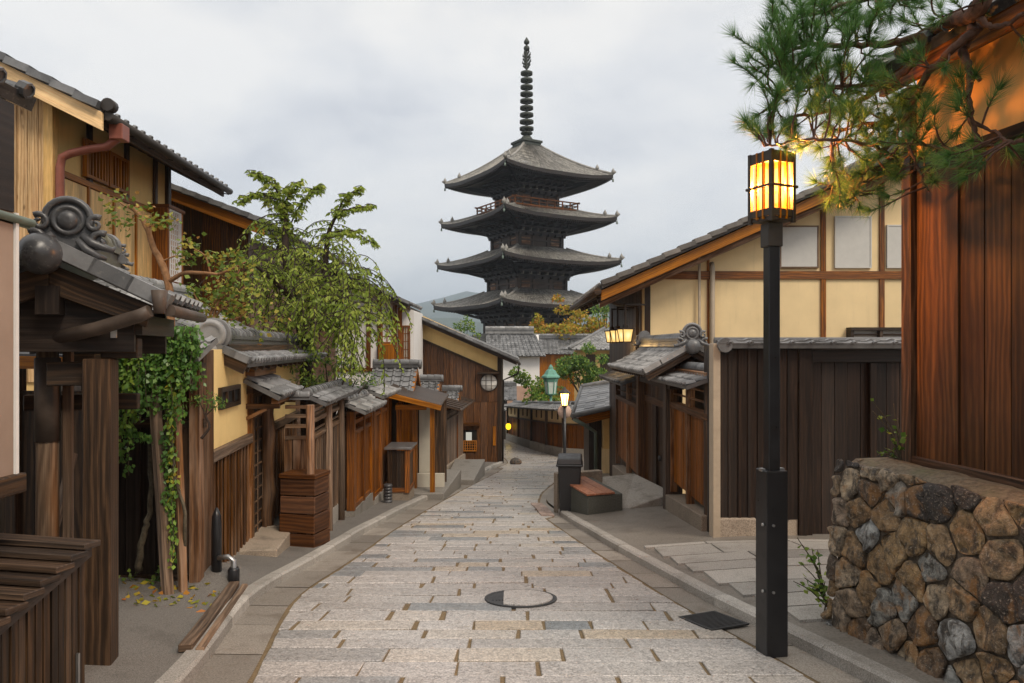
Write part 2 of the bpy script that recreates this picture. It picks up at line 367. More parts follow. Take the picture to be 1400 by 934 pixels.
def plain(name, c, rough=.5, metal=0, spec=.4, var=.15):
    g = G(name); n = g.noise(g.obj(), 9, 4, .6); k = g.mul(g.mix(1, c, c), g.val(n, 1-var, 1+var, .3, .7)); g.bump(g.noise(g.obj(), 120, 2), .05, .002)
    return g.set(col=k, rough=g.val(n, rough-.07, rough+.12, .3, .7), metal=metal, spec=spec)
M['black_metal'] = plain('black_metal', (.012,.012,.0135), .34, .0, .5)
M['dark_metal'] = plain('dark_bronze', (.05,.042,.036), .45, .3)
M['iron'] = plain('cast_iron', (.055,.055,.057), .5, .5)
M['copper'] = plain('brown_copper', (.26,.085,.055), .42, .3)
M['verdigris'] = plain('verdigris', (.13,.31,.24), .6, 0)
M['verdigris_dark'] = plain('verdigris_dull', (.15,.19,.155), .6, 0)
M['bin_plastic'] = plain('bin_plastic', (.016,.016,.018), .4, 0, .45)
M['white_paint'] = plain('white_paint', (.72,.70,.67), .5, 0, .4, .05)
M['shutter'] = plain('shutter_grey', (.56,.54,.5), .6, 0, .3, .05)
M['tan_paint'] = plain('tan_paint', (.42,.34,.25), .5, 0, .4, .1)
M['steel'] = plain('steel', (.4,.4,.4), .35, .9)
M['red_paint'] = plain('red_paint', (.5,.03,.02), .4)
M['sign_back'] = plain('sign_pale', (.62,.44,.36), .5)
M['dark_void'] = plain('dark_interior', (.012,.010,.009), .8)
M['paper'] = plain('window_paper', (.85,.83,.78), .7, 0, .2, .04)
M['frost'] = plain('frosted_glass', (.6,.68,.62), .25, 0, .5, .05)
M['gutter_pvc'] = plain('bamboo_gutter', (.085,.062,.048), .5, 0, .35, .3)
M['bronze'] = plain('old_bronze', (.05,.055,.045), .55, .3)
M['gilt'] = plain('gilt_bronze', (.3,.22,.08), .45, .4)

def glow(name, c, s, edge=None, clear=0):
    g = G(name); g.t.nodes.remove(g.b); em = g.n('ShaderNodeEmission')
    if edge:                                # the bulb's own falloff on the paper: brightest at the middle of the pane
        u = g.n('ShaderNodeUVMap'); x = g.n('ShaderNodeVectorMath', operation='SUBTRACT'); g.l(u.outputs[0], x.inputs[0]); x.inputs[1].default_value = (.5,.5,0)
        ln = g.n('ShaderNodeVectorMath', operation='LENGTH'); g.l(x.outputs[0], ln.inputs[0])
        em.inputs[0].default_value = (1,1,1,1); g.l(g.ramp(ln.outputs['Value'], [(.06,c), (.42,edge)]), em.inputs[0])
    else: em.inputs[0].default_value = (*c, 1)
    em.inputs[1].default_value = s
    if clear:                               # thin paper: part of the bulb's light passes straight through
        tb = g.n('ShaderNodeBsdfTransparent'); mx = g.n('ShaderNodeMixShader'); mx.inputs[0].default_value = clear; g.l(em.outputs[0], mx.inputs[1]); g.l(tb.outputs[0], mx.inputs[2]); g.l(mx.outputs[0], g.out.inputs[0])
    else: g.l(em.outputs[0], g.out.inputs[0])
    return g.m
M['lamp_glow'] = glow('lamp_glow', (1,.5,.1), 4.2, (.72,.14,.006), .5)
M['lamp_small'] = glow('lamp_glow_far', (1,.5,.12), 9)
M['lamp_wall'] = glow('lamp_glow_wall', (1,.72,.36), .95, (.8,.5,.16))
M['lamp_yellow'] = glow('lamp_glow_yellow', (1,.62,.02), 1.3)
M['lit_room'] = glow('lit_window', (.8,.78,.68), .4)

def leaf(name, stops, rough=.5, trans=.35):
    g = G(name); c = g.ramp(g.var(), stops); g.set(col=c, rough=rough, spec=.35)
    tr = g.n('ShaderNodeBsdfTranslucent'); g.l(c, tr.inputs[0]); mx = g.n('ShaderNodeMixShader'); mx.inputs[0].default_value = trans
    g.l(g.b.outputs[0], mx.inputs[1]); g.l(tr.outputs[0], mx.inputs[2]); g.l(mx.outputs[0], g.out.inputs[0]); return g.m
M['leaf_cherry'] = leaf('leaf_cherry', [(0,(.13,.18,.03)), (.45,(.30,.40,.06)), (.8,(.46,.52,.1)), (1,(.56,.48,.11))], .5, .5)
M['leaf_bright'] = leaf('leaf_bright', [(0,(.05,.11,.02)), (.5,(.15,.27,.04)), (1,(.34,.38,.07))])
M['leaf_ivy'] = leaf('leaf_ivy', [(0,(.04,.095,.022)), (.5,(.12,.25,.05)), (.85,(.27,.4,.06)), (1,(.42,.33,.04))], .35)
M['leaf_autumn'] = leaf('leaf_autumn', [(0,(.16,.21,.025)), (.45,(.44,.37,.035)), (.8,(.56,.32,.035)), (1,(.55,.17,.035))])
M['leaf_turn'] = leaf('leaf_turning', [(0,(.07,.12,.02)), (.5,(.19,.27,.04)), (.85,(.42,.36,.06)), (1,(.42,.2,.06))])
M['leaf_green'] = leaf('leaf_green', [(0,(.045,.11,.03)), (.5,(.13,.25,.05)), (1,(.3,.38,.07))])
M['pine'] = leaf('pine_needles', [(0,(.034,.09,.024)), (.5,(.09,.215,.055)), (.8,(.175,.33,.09)), (.93,(.22,.35,.1)), (1,(.26,.17,.07))], .4, .25)
def bark(name, a, b):
    g = G(name); n = g.noise(g.uv(6, 25), 1, 5, .65, .4); n2 = g.noise(g.obj(), 25, 4, .6); g.bump(g.mix(.5, n, n2), .8, .015)
    return g.set(col=g.ramp(g.mix(.5, n, n2), [(.35,a),(.65,b)]), rough=.8, spec=.25)
M['bark_dark'] = bark('bark_dark', (.014,.009,.007), (.06,.04,.03))
M['bark_pine'] = bark('bark_pine', (.04,.022,.016), (.16,.09,.065))
M['bark_orange'] = bark('bark_orange', (.16,.075,.032), (.36,.19,.09))
M['bark_grey'] = bark('bark_grey', (.045,.035,.024), (.16,.13,.085))

# ------------------------------------------------------------------ shared builders
def lerp(a, b, t): return V(a)*(1-t)+V(b)*t
def tile_roof(mb, E0, E1, R0, R1, tw=.24, th=.26, amp=.035, step=.018, thick=.05, style='round', sag=0, caps=True, ns=7):
    """tiles between an eave E0-E1 and a ridge R0-R1 (seen from outside E0 is on the left)"""
    E0, E1, R0, R1 = map(V, (E0,E1,R0,R1)); nc = max(2, round((E1-E0).length/tw)); nr = max(2, round(((R0-E0).length+(R1-E1).length)/2/th))
    N = ((E1-E0).cross((R0+R1-E0-E1)*.5)).normalized()
    if style == 'round': prof = [(0,0),(.3,.0),(.36,.45),(.5,1),(.64,.45),(.7,0),(1,0)]
    else: prof = [(0,.55),(.15,.95),(.3,.8),(.5,.25),(.7,.0),(.85,.15),(1,.55)]
    def P(u, t, h):
        p = (E0*(1-u)+E1*u)*(1-t)+(R0*(1-u)+R1*u)*t
        if sag: p = p-V((0,0,1))*sag*math.sin(math.pi*t)
        return p+N*h
    for r in range(nr):
        t0, t1 = r/nr, min(1, (r+1.04)/nr)
        for c in range(nc):
            var = mb.r.random(); jz = mb.r.uniform(-.004, .004); b = len(mb.v)
            for (u, h) in prof:
                U = (c+u)/nc
                mb.v.append(tuple(P(U, t0, h*amp+step+jz))); mb.v.append(tuple(P(U, t1, h*amp+jz))); mb.v.append(tuple(P(U, t0, h*amp-.012)))
            for k in range(len(prof)-1):
                a = b+3*k; mb.face([a, a+3, a+4, a+1], [(k,0),(k+1,0),(k+1,1),(k,1)], var, False); mb.face([a+2, a+5, a+3, a], [(0,0)]*4, var*.7)
    b = mb.add([P(0,0,-thick),P(1,0,-thick),P(1,1,-thick),P(0,1,-thick),P(0,0,.002),P(1,0,.002),P(1,1,.002),P(0,1,.002)])
    for q in ((0,3,2,1),(0,1,5,4),(1,2,6,5),(2,3,7,6),(3,0,4,7)): mb.face([b+k for k in q], None, .2)
    if caps and style == 'round':
        d = (E0-R0).normalized()
        for c in range(nc):
            p = P((c+.5)/nc, 0, amp*.35+step); r = amp*1.15
            mb.lathe(p-d*.02, [(r,0),(r,.045),(r*.72,.048),(r*.66,.04)], 8, d, mb.r.random(), False)
def ridge(mb, A, B, w=.17, h=.16, caps=True, seg=.2):
    A, B = V(A), V(B); L = (B-A).length; d = (B-A)/L; x = d.cross(V((0,0,1))).normalized(); lay = 3
    for k in range(lay):
        ww = w*(1.12 if k % 2 == 0 else .92); z = h*k/lay
        mb.beam(A+V((0,0,z+h/lay/2)), B+V((0,0,z+h/lay/2)), ww, h/lay-.004, var=mb.r.random())
    n = max(2, round(L/seg))
    for k in range(n):
        p = A+d*(L*k/n)+V((0,0,h)); q = A+d*(L*(k+1)/n)+V((0,0,h)); r = w*.46
        mb.tube([p, p+d*.02, q-d*.01, q], [r*1.1, r*1.12, r*.98, r*.96], 10, mb.r.random())
def onigawara(mb, p, f, s=.5, ball=True):
    """ridge-end ornament: arch with ring and boss, side scrolls and feet; f = direction it faces"""
    p, f = V(p), V(f).normalized(); x = V((0,0,1)).cross(f).normalized(); u = V((0,0,1))
    def Q(a, b, c): return p+x*a*s+u*b*s+f*c*s
    n = 16
    outer = [(-.5,0),(-.52,.16),(-.36,.3)]+[(.34*math.cos(math.pi*(1-k/n))*1.0, .44+.36*math.sin(math.pi*k/n)) for k in range(n+1)]+[(.36,.3),(.52,.16),(.5,0)]
    i = mb.add([Q(a,b,.0) for a,b in outer]+[Q(a,b,-.18) for a,b in outer]); m = len(outer)
    mb.face([i+k for k in range(m)], None, .4); mb.face([i+m+k for k in range(m)][::-1], None, .4)
    for k in range(m):
        k2 = (k+1) % m; mb.face([i+k2,i+k,i+m+k,i+m+k2], None, .5)
    mb.tube([Q(.32*math.cos(math.pi*(1.12-1.24*k/14)), .46+.32*math.sin(math.pi*(1.12-1.24*k/14)), .02) for k in range(15)], .052*s, 8, .6)
    mb.lathe(Q(0,.45,0), [(.24*s,0),(.24*s,.05*s),(.19*s,.075*s),(.17*s,.04*s)], 20, f, .5)
    mb.lathe(Q(0,.45,0), [(.15*s,0),(.15*s,.06*s),(.11*s,.1*s),(.04*s,.115*s)], 18, f, .35)
    for sg in (-1, 1):
        for (cx, cy, r0, tw, rt) in ((.38,.40,.13,2.3,.05),(.44,.13,.15,2.0,.055)):
            pts = []; 
            for k in range(18):
                t = k/17; a = tw*math.pi*t+math.pi*.3; r = r0*(1-.8*t); pts.append(Q(sg*(cx+r*math.cos(a)), cy+r*math.sin(a), .03+.04*t))
            mb.tube(pts, [rt*s*(1-.45*k/17) for k in range(18)], 8, .55)
        mb.tube([Q(sg*.2,.22,.03), Q(sg*.34,.1,.06), Q(sg*.5,.04,.06), Q(sg*.62,.0,.03), Q(sg*.66,.06,0)], [.06*s,.07*s,.06*s,.05*s,.02*s], 8, .45)
        mb.tube([Q(sg*.14,.14,.05), Q(sg*.26,.0,.08), Q(sg*.42,-.1,.06), Q(sg*.54,-.14,.03)], [.05*s,.06*s,.055*s,.03*s], 8, .45)
    if ball: mb.lathe(Q(0,-.02,-.05), [(.03*s,.42*s),(.16*s,.4*s),(.24*s,.33*s),(.275*s,.2*s),(.28*s,.1*s),(.27*s,-.1*s)], 22, f, .3)
def planks(mb, x0, x1, z0, z1, y0, y1, w=.16, gap=.006, jit=.004, batten=0):
    """vertical boards on the front face y0; z0, z1 numbers or functions of x"""
    F0 = z0 if callable(z0) else (lambda x: z0); F1 = z1 if callable(z1) else (lambda x: z1); n = max(1, round((x1-x0)/w)); w = (x1-x0)/n
    for k in range(n):
        a, b = x0+k*w+gap/2, x0+(k+1)*w-gap/2; j = mb.r.uniform(-jit, jit)
        mb.hexa([(a,y0+j,F0(a)),(b,y0+j,F0(b)),(b,y1,F0(b)),(a,y1,F0(a)),(a,y0+j,F1(a)),(b,y0+j,F1(b)),(b,y1,F1(b)),(a,y1,F1(a))], 2)
        if batten and k: mb.hexa([(a-gap-batten,y0-.018,F0(a)),(a+batten,y0-.018,F0(a)),(a+batten,y0-.0065,F0(a)),(a-gap-batten,y0-.0065,F0(a)),(a-gap-batten,y0-.018,F1(a)),(a+batten,y0-.018,F1(a)),(a+batten,y0-.0065,F1(a)),(a-gap-batten,y0-.0065,F1(a))], 2)
def lattice(mb, x0, x1, z0, z1, y0, y1, nx, nz, b=.02, frame=.035):
    mb.box(x0, x0+frame, y0-.004, y1+.004, z0, z1); mb.box(x1-frame, x1, y0-.004, y1+.004, z0, z1)
    mb.box(x0+frame, x1-frame, y0-.004, y1+.004, z0, z0+frame); mb.box(x0+frame, x1-frame, y0-.004, y1+.004, z1-frame, z1)
    for k in range(1, nx):
        x = x0+(x1-x0)*k/nx; mb.box(x-b/2, x+b/2, y0, y0+(y1-y0)*.5, z0+frame, z1-frame)
    for k in range(1, nz):
        z = z0+(z1-z0)*k/nz; mb.box(x0+frame, x1-frame, y0+(y1-y0)*.5+.002, y1, z-b/2, z+b/2)
def part(th, name, mat, fn, parent=None, bevel=0, world=False):
    mb = MB(world); fn(mb); return mb.build(name, M[mat] if isinstance(mat, str) else mat, parent or th.o, bevel=bevel)

def parts(th, name, mat, fns, parent=None, bevel=0): return [part(th, name, mat, f, parent, bevel) for f in fns]
# ------------------------------------------------------------------ the ground and the road
def interp(tab, y):
    if y <= tab[0][0]: return tab[0][1]
    for (a, x0), (b, x1) in zip(tab, tab[1:]):
        if y <= b: 
            t = (y-a)/(b-a); return x0+(x1-x0)*t
    return tab[-1][1]
def smooth_tab(tab, y0, y1, st=.4, rad=.5):
    out = []; y = y0
    while y <= y1+1e-6:
        out.append((y, sum(interp(tab, y+d*rad/2) for d in (-2,-1,0,1,2))/5)); y += st
    return out
KL = smooth_tab([(0,-1.55),(4.2,-1.83),(5.2,-2.03),(6.28,-2.22),(7.65,-2.1),(10.05,-2.0),(12.57,-1.8),(16.75,-1.39),(21.9,-.79),(24.3,-.6),(26.5,-.3),(27.5,-.28),(34,-.9),(42,-2.4),(50,-5)], 0, 50)
KR = smooth_tab([(0,2.75),(4.27,2.06),(4.98,1.89),(6.2,1.62),(7.25,1.45),(9.03,1.15),(11.2,.84),(12,.72),(12.6,.78),(13.4,.6),(15.5,.75),(18,1.15),(22,1.75),(27,2.2),(29.6,2.0),(34.8,.9),(42,-.3),(50,-3)], 0, 50)
kl = lambda y: interp(KL, y)
kr = lambda y: interp(KR, y)
# one sheet of terrain to the horizon
mb = MB()
gx = [-4000,-1500,-500,-160,-60,-25,-10,-5,0,5,10,25,60,160,500,1500,4000]
gy = [-400,-60,-15,0,5,10,15,20,24,27,32,38,45,60,80,95,130,200,400,900,2000,5200]
b0 = len(mb.v)
for y in gy:
    for x in gx: mb.v.append((x, y, gz(max(y, -15))-.22))
for j in range(len(gy)-1):
    for i in range(len(gx)-1):
        a = j*len(gx)+i; mb.face([a, a+1, a+len(gx)+1, a+len(gx)], None, .5)
tag(mb.build('ground', M['ground']), kind='structure')
# hills
def hills(name, D, prof, depth, mat):
    mb = MB(seed=3); n = 90; xs = [prof[0][0]+(prof[-1][0]-prof[0][0])*k/n for k in range(n+1)]
    for j in range(7):
        t = j/6
        for x in xs:
            h = interp(prof, x); h *= math.sin(math.pi*.5*min(1, t*1.02))**1.0
            nz = mnoise.noise(V((x*.004, t*3, D)))*18*t+mnoise.noise(V((x*.02, t*9, D)))*6*t
            mb.v.append((x, D-depth*(1-t), -9+(h+nz*(1 if t < 1 else .5))))
    for j in range(6):
        for i in range(n):
            a = j*(n+1)+i; mb.face([a, a+1, a+n+2, a+n+1], None, .5, True)
    return tag(mb.build(name, M[mat]), kind='structure')
hills('mountain', 2700, [(-3600,60),(-2400,150),(-1400,110),(-700,120),(-420,150),(-250,178),(-150,205),(-60,190),(120,200),(500,170),(1200,210),(2200,140),(3600,60)], 900, 'forest')
hills('hills', 1500, [(-2400,10),(-900,40),(-300,62),(-120,70),(-60,58),(60,50),(500,60),(2400,10)], 500, 'forest')

def strip(name, f0, f1, ys, nx, zf, mat, thick=0):
    mb = MB(seed=5); 
    for y in ys:
        for k in range(nx+1):
            x = f0(y)+(f1(y)-f0(y))*k/nx; mb.v.append((x, y, zf(x, y)))
    for j in range(len(ys)-1):
        for k in range(nx):
            a = j*(nx+1)+k; mb.face([a, a+1, a+nx+2, a+nx+1], None, .5, True)
    return tag(mb.build(name, M[mat]), kind='structure')
YS = [i*.4 for i in range(1, 124)]
# joint bed under the paving stones, gutters beside them
pl = lambda y: kl(y)+(.33 if y < 24 else .12)
pr = lambda y: kr(y)-(.27 if y < 11.5 else .12)
strip('road_bed', lambda y: kl(y)-.03, lambda y: kr(y)+.03, YS, 2, lambda x, y: gz(y)-.012, 'joint')
def gutter(f0, f1, seed):                  # cast concrete channel, slab by slab
    mb = MB(seed=seed); y = 2.4
    while y < 48:
        e = y+mb.r.uniform(.5,.72); n = 3; var = mb.r.random(); dz = mb.r.uniform(-.002,.002)
        for k in range(n):
            a, b = y+(e-y)*k/n+(.006 if k == 0 else 0), y+(e-y)*(k+1)/n-(.006 if k == n-1 else 0)
            i = mb.add([(f0(a),a,gz(a)-.003+dz),(f1(a),a,gz(a)-.007+dz),(f1(b),b,gz(b)-.007+dz),(f0(b),b,gz(b)-.003+dz)]); mb.face([i,i+1,i+2,i+3] if f1(a) > f0(a) else [i+3,i+2,i+1,i], None, var)
        y = e
    return tag(mb.build('gutter', M['gutter']), kind='structure')
gutter(lambda y: kl(y)-.01, lambda y: pl(y)-.012, 61); gutter(lambda y: kr(y)+.01, lambda y: pr(y)+.012, 62)
MAN = (at(712, 819, yof(819)).x, yof(819))       # manhole
mb = MB(seed=11); r_ = mb.r; y = 2.6
while y < 48:
    h = r_.uniform(.205, .30) if y < 27 else r_.uniform(.3, .45); x = pl(y)+r_.uniform(-.3, 0); xe = pr(y); tilt = r_.uniform(-.004, .006)
    while x < xe-.05:
        w = r_.choice((.42,.5,.62,.7,.8,.92,1.05)) * (1 if r_.random() > .25 else .8)*r_.uniform(.9,1.1)
        x0 = max(x, pl(y)+.012); x1 = min(x+w, xe-.012); g = r_.uniform(.02, .04) if r_.random() < .85 else .01; gb = r_.uniform(.003, .0075)
        x += w
        if x1-x0 < .06: continue
        if xe-x1 < .16: x1 = xe-.012; x = xe
        y0, y1 = y+gb, y+h-gb
        if abs((x0+x1)/2-MAN[0]) < (x1-x0)/2+.0 and 0: continue
        var = r_.random(); tz = r_.uniform(-.003, .003); c = .005
        if var < .2 and y < 9 and r_.random() < .2: var = .5
        X0, X1 = x0+g/2, x1-g/2; eL = (pl(y1)-pl(y0)) if x0 < pl(y0)+.02 else 0; eR = (pr(y1)-pr(y0)) if x1 > xe-.02 else 0
        def Z(xx, yy, d): return gz(yy)+d+tz+tilt*(xx-x0)
        j4 = [r_.uniform(-.008, .008) for _ in range(8)]
        top = [(X0+c+j4[0], y0+c+j4[1]), (X1-c+j4[2], y0+c+j4[3]), (X1-c+j4[4]+eR, y1-c+j4[5]), (X0+c+j4[6]+eL, y1-c+j4[7])]
        bot = [(X0+j4[0], y0+j4[1]), (X1+j4[2], y0+j4[3]), (X1+j4[4]+eR, y1+j4[5]), (X0+j4[6]+eL, y1+j4[7])]
        i = mb.add([(p, q, Z(p, q, 0)) for p, q in top]+[(p, q, Z(p, q, -.004)) for p, q in bot]+[(p, q, Z(p, q, -.04)) for p, q in bot])
        mb.face([i,i+1,i+2,i+3], None, var)
        for k in range(4):
            k2 = (k+1) % 4; mb.face([i+k2,i+k,i+4+k,i+4+k2], None, var); mb.face([i+4+k2,i+4+k,i+8+k,i+8+k2], None, var)
    y += h
tag(mb.build('road', M['paving']), kind='structure')
# kerbs, stone by stone
def kerb(f, side, y0, y1, w=.12, h=.085, name='kerb'):
    mb = MB(seed=21); y = y0
    while y < y1:
        L = mb.r.uniform(.55, .95); e = min(y+L, y1); n = 3
        for k in range(n):
            a, b = y+(e-y)*k/n+(.004 if k == 0 else 0), y+(e-y)*(k+1)/n-(.004 if k == n-1 else 0)
            xa, xb = f(a), f(b); s = side*w; zt = h+(.004*math.sin(y*7)); ch = side*.02
            var = (y*3.7) % 1
            i = mb.add([(xa,a,gz(a)-.05),(xa,a,gz(a)+zt-.02),(xa+ch,a,gz(a)+zt),(xa+s,a,gz(a)+zt),(xa+s,a,gz(a)-.05),
                        (xb,b,gz(b)-.05),(xb,b,gz(b)+zt-.02),(xb+ch,b,gz(b)+zt),(xb+s,b,gz(b)+zt),(xb+s,b,gz(b)-.05)])
            for q in range(4): mb.face([i+q,i+q+1,i+q+6,i+q+5] if side < 0 else [i+q+1,i+q,i+q+5,i+q+6], None, var)
            if k == 0: mb.face([i,i+1,i+2,i+3,i+4], None, var)
            if k == n-1: mb.face([i+5,i+6,i+7,i+8,i+9][::-1], None, var)
        y = e
    return tag(mb.build(name, M['granite_kerb']), kind='structure')
kerb(kl, -1, 2.4, 26.4); kerb(kr, 1, 2.4, 12.0)
# raised ground beside the road
def apron(x, y):
    z = gz(y)+.07; d = kl(y)-.13-x
    z += .10*max(0, min(1, (d-.15)/.8))*(1 if y < 7.4 else max(.25, 1-(y-7.4)*.8))
    z += .16*math.exp(-((x+2.62)**2/.03+(y-6.6)**2/.12))
    return z
strip('sidewalk', lambda y: kl(y)-3.4, lambda y: kl(y)-.115, [2+i*.2 for i in range(122)], 26, apron, 'asphalt')
def right_z(x, y):
    d = x-kr(y)-.12; z = gz(y)+.074+.1*max(0, min(1, d/1.2))
    return z
strip('pavement', lambda y: kr(y)+.115, lambda y: kr(y)+5.5, [2+i*.2 for i in range(53)], 16, right_z, 'concrete_wet')
strip('pavement', lambda y: kr(y)+.02, lambda y: 6.5, [12.4+i*.5 for i in range(36)], 6, lambda x, y: gz(y)+.03+.05*max(0, min(1, (x-kr(y)))), 'concrete_wet')
# granite flags in front of the dark fence
mb = MB(seed=31); r_ = mb.r; y = 5.2
while y < 8.25:
    h = r_.uniform(.36, .52); h = min(h, 8.3-y); x = kr(y)+.19; sk = -.22
    while x < 5.4:
        w = r_.uniform(.55, .95); var = r_.random(); c = .012
        q = [(x+c, y+c+sk*(x-1.8)*.3), (x+w-c, y+c+sk*(x+w-1.8)*.3), (x+w-c, y+h-c+sk*(x+w-1.8)*.3), (x+c, y+h-c+sk*(x-1.8)*.3)]
        i = mb.add([(a, b, right_z(a, b)+.02) for a, b in q]+[(a, b, right_z(a, b)-.03) for a, b in q])
        mb.face([i,i+1,i+2,i+3], None, var)
        for k in range(4): mb.face([i+(k+1)%4,i+k,i+4+k,i+4+(k+1)%4], None, var)
        x += w
    y += max(h, .2)
tag(mb.build('pavement_flagstones', M['granite_kerb']), kind='structure')
# brick edging where the bin stands
mb = MB(seed=33)
for k in range(16):
    y = 11.7+k*.11; x = kr(y)+.02
    for c in range(2): mb.box(x-.12-.11*c-.10, x-.12-.11*c, y, y+.1, gz(y)-.02, gz(y)+.012+.002*c, var=mb.r.random())
tag(mb.build('road_edging', M['edge_brick']), kind='structure')

# manhole cover, gutter grating, timber edging
mh = Thing('manhole_cover', 'oval-looking cast iron manhole cover with pale inlaid stone, set in the road paving', 'manhole cover', (MAN[0], MAN[1], gz(MAN[1])+.006))
sl = math.atan(.103)
def tilt_obj(o): o.rotation_euler = (-sl, 0, 0)
mh.o.rotation_euler = (-sl, 0, 0); mh.o.scale = (.92,.92,1); mh.M = Matrix.Translation(mh.loc) @ Matrix.Rotation(-sl, 4, 'X'); 
def f(mb): 
    mb.lathe((0,0,0), [(.335,-.02),(.335,.006),(.315,.007),(.305,.004)], 40, var=.5, smooth=False, cap=False); mb.lathe((0,0,-.02), [(.305,0),(.305,.022),(0.001,.022)], 40, var=.3, smooth=False, cap=False)
    for k in range(4): mb.box(-.26+.03*k, -.248+.03*k, -.1, .1, .001, .009)
part(mh, 'cover', 'iron', f)
def f(mb):
    n = 24; pts = []
    for k in range(n+1):
        a = -math.pi*.68+2*math.pi*.68*k/n; pts.append((.296*math.cos(a), .296*math.sin(a)))
    mb.extr(pts, .0025, .012, 'xy', .6)
part(mh, 'stone_inlay', 'paving', f)
gr = Thing('drain_grate', 'dark iron drain grate lying in the gutter left of the lamp post', 'drain grate', (at(975,850,yof(850)).x, yof(850), gz(yof(850))+.002), R(10))
gr.o.rotation_euler = (-sl, 0, R(22)); gr.o.scale = (.85,.85,1)
def f(mb):
    mb.box(-.2,.2,-.24,-.22,0,.012); mb.box(-.2,.2,.22,.24,0,.012); mb.box(-.2,-.18,-.22,.22,0,.012); mb.box(.18,.2,-.22,.22,0,.012)
    for k in range(14): mb.box(-.18,.18,-.205+k*.031,-.19+k*.031,0,.011)
part(gr, 'grille', 'iron', f)
part(gr, 'pit', 'dark_void', lambda mb: mb.box(-.19,.19,-.23,.23,-.004,.002))
mb = MB(seed=8)
for (a, b) in (((322,806),(253,917)),):
    Ya, Yb = 6.35, 4.55; A = V((at(a[0],a[1],Ya).x-.01, Ya, gz(Ya)+.10)); B = V((at(b[0],b[1],Yb).x, Yb, gz(Yb)+.10))
    mb.beam(A, B, .085, .05); mb.beam(A+V((.09,0,-.01)), B+V((.09,0,-.01)), .05, .03)
tag(mb.build('timber_edging', M['wood_grey'], loc=(-2.2,5.4,gz(5.4)+.1), bevel=.006), 'weathered grey timber edging laid along the asphalt beside the kerb', 'timber edging')
st = MB(seed=9); c = at(705,635,26.2)
st.lathe((c.x, 26.2, gz(26.2)-.03), [(.15,0),(.2,.08),(.18,.16),(.11,.23),(.02,.26)], 9, var=.1, smooth=False)
st.v = [(x+mnoise.noise(V((x*4,y*4,z*4)))*.08, y, z) for x,y,z in st.v]
tag(st.build('boulder', M['rubble'], loc=(c.x,26.2,gz(26.2))), 'small dark boulder guarding the street corner of the dark plank house', 'boulder')
# ------------------------------------------------------------------ five-storey pagoda
PD = 95; pg = Thing('pagoda', 'five-storey dark timber pagoda with curved tiled roofs and tall bronze spire', 'pagoda', ((720-700)/1000*PD, PD, -7.55), R(31.5))
Z0 = 7.55
A_ = [9.3, 8.95, 8.6, 8.2, 7.85]; ZE = [-.55+Z0, 4.9+Z0, 10.3+Z0, 15.75+Z0, 21.1+Z0]; B_ = [4.4, 4.0, 3.65, 3.3, 2.9]; LIFT = .55
def roofpt(i, side, u, t, dz=0):
    a = A_[i]; top = B_[i+1]+.15 if i < 4 else 1.0; rise = 2.2 if i < 4 else 4.95; s = a+(top-a)*t
    bulge = .0; z = ZE[i]+rise*(.72*t+.28*t*t)+LIFT*abs(u)**3.2*(1-t)**2+dz
    p = V((u*s, -s-.12*abs(u)**4*(1-t), z)); return Matrix.Rotation(side*math.pi/2, 3, 'Z') @ p
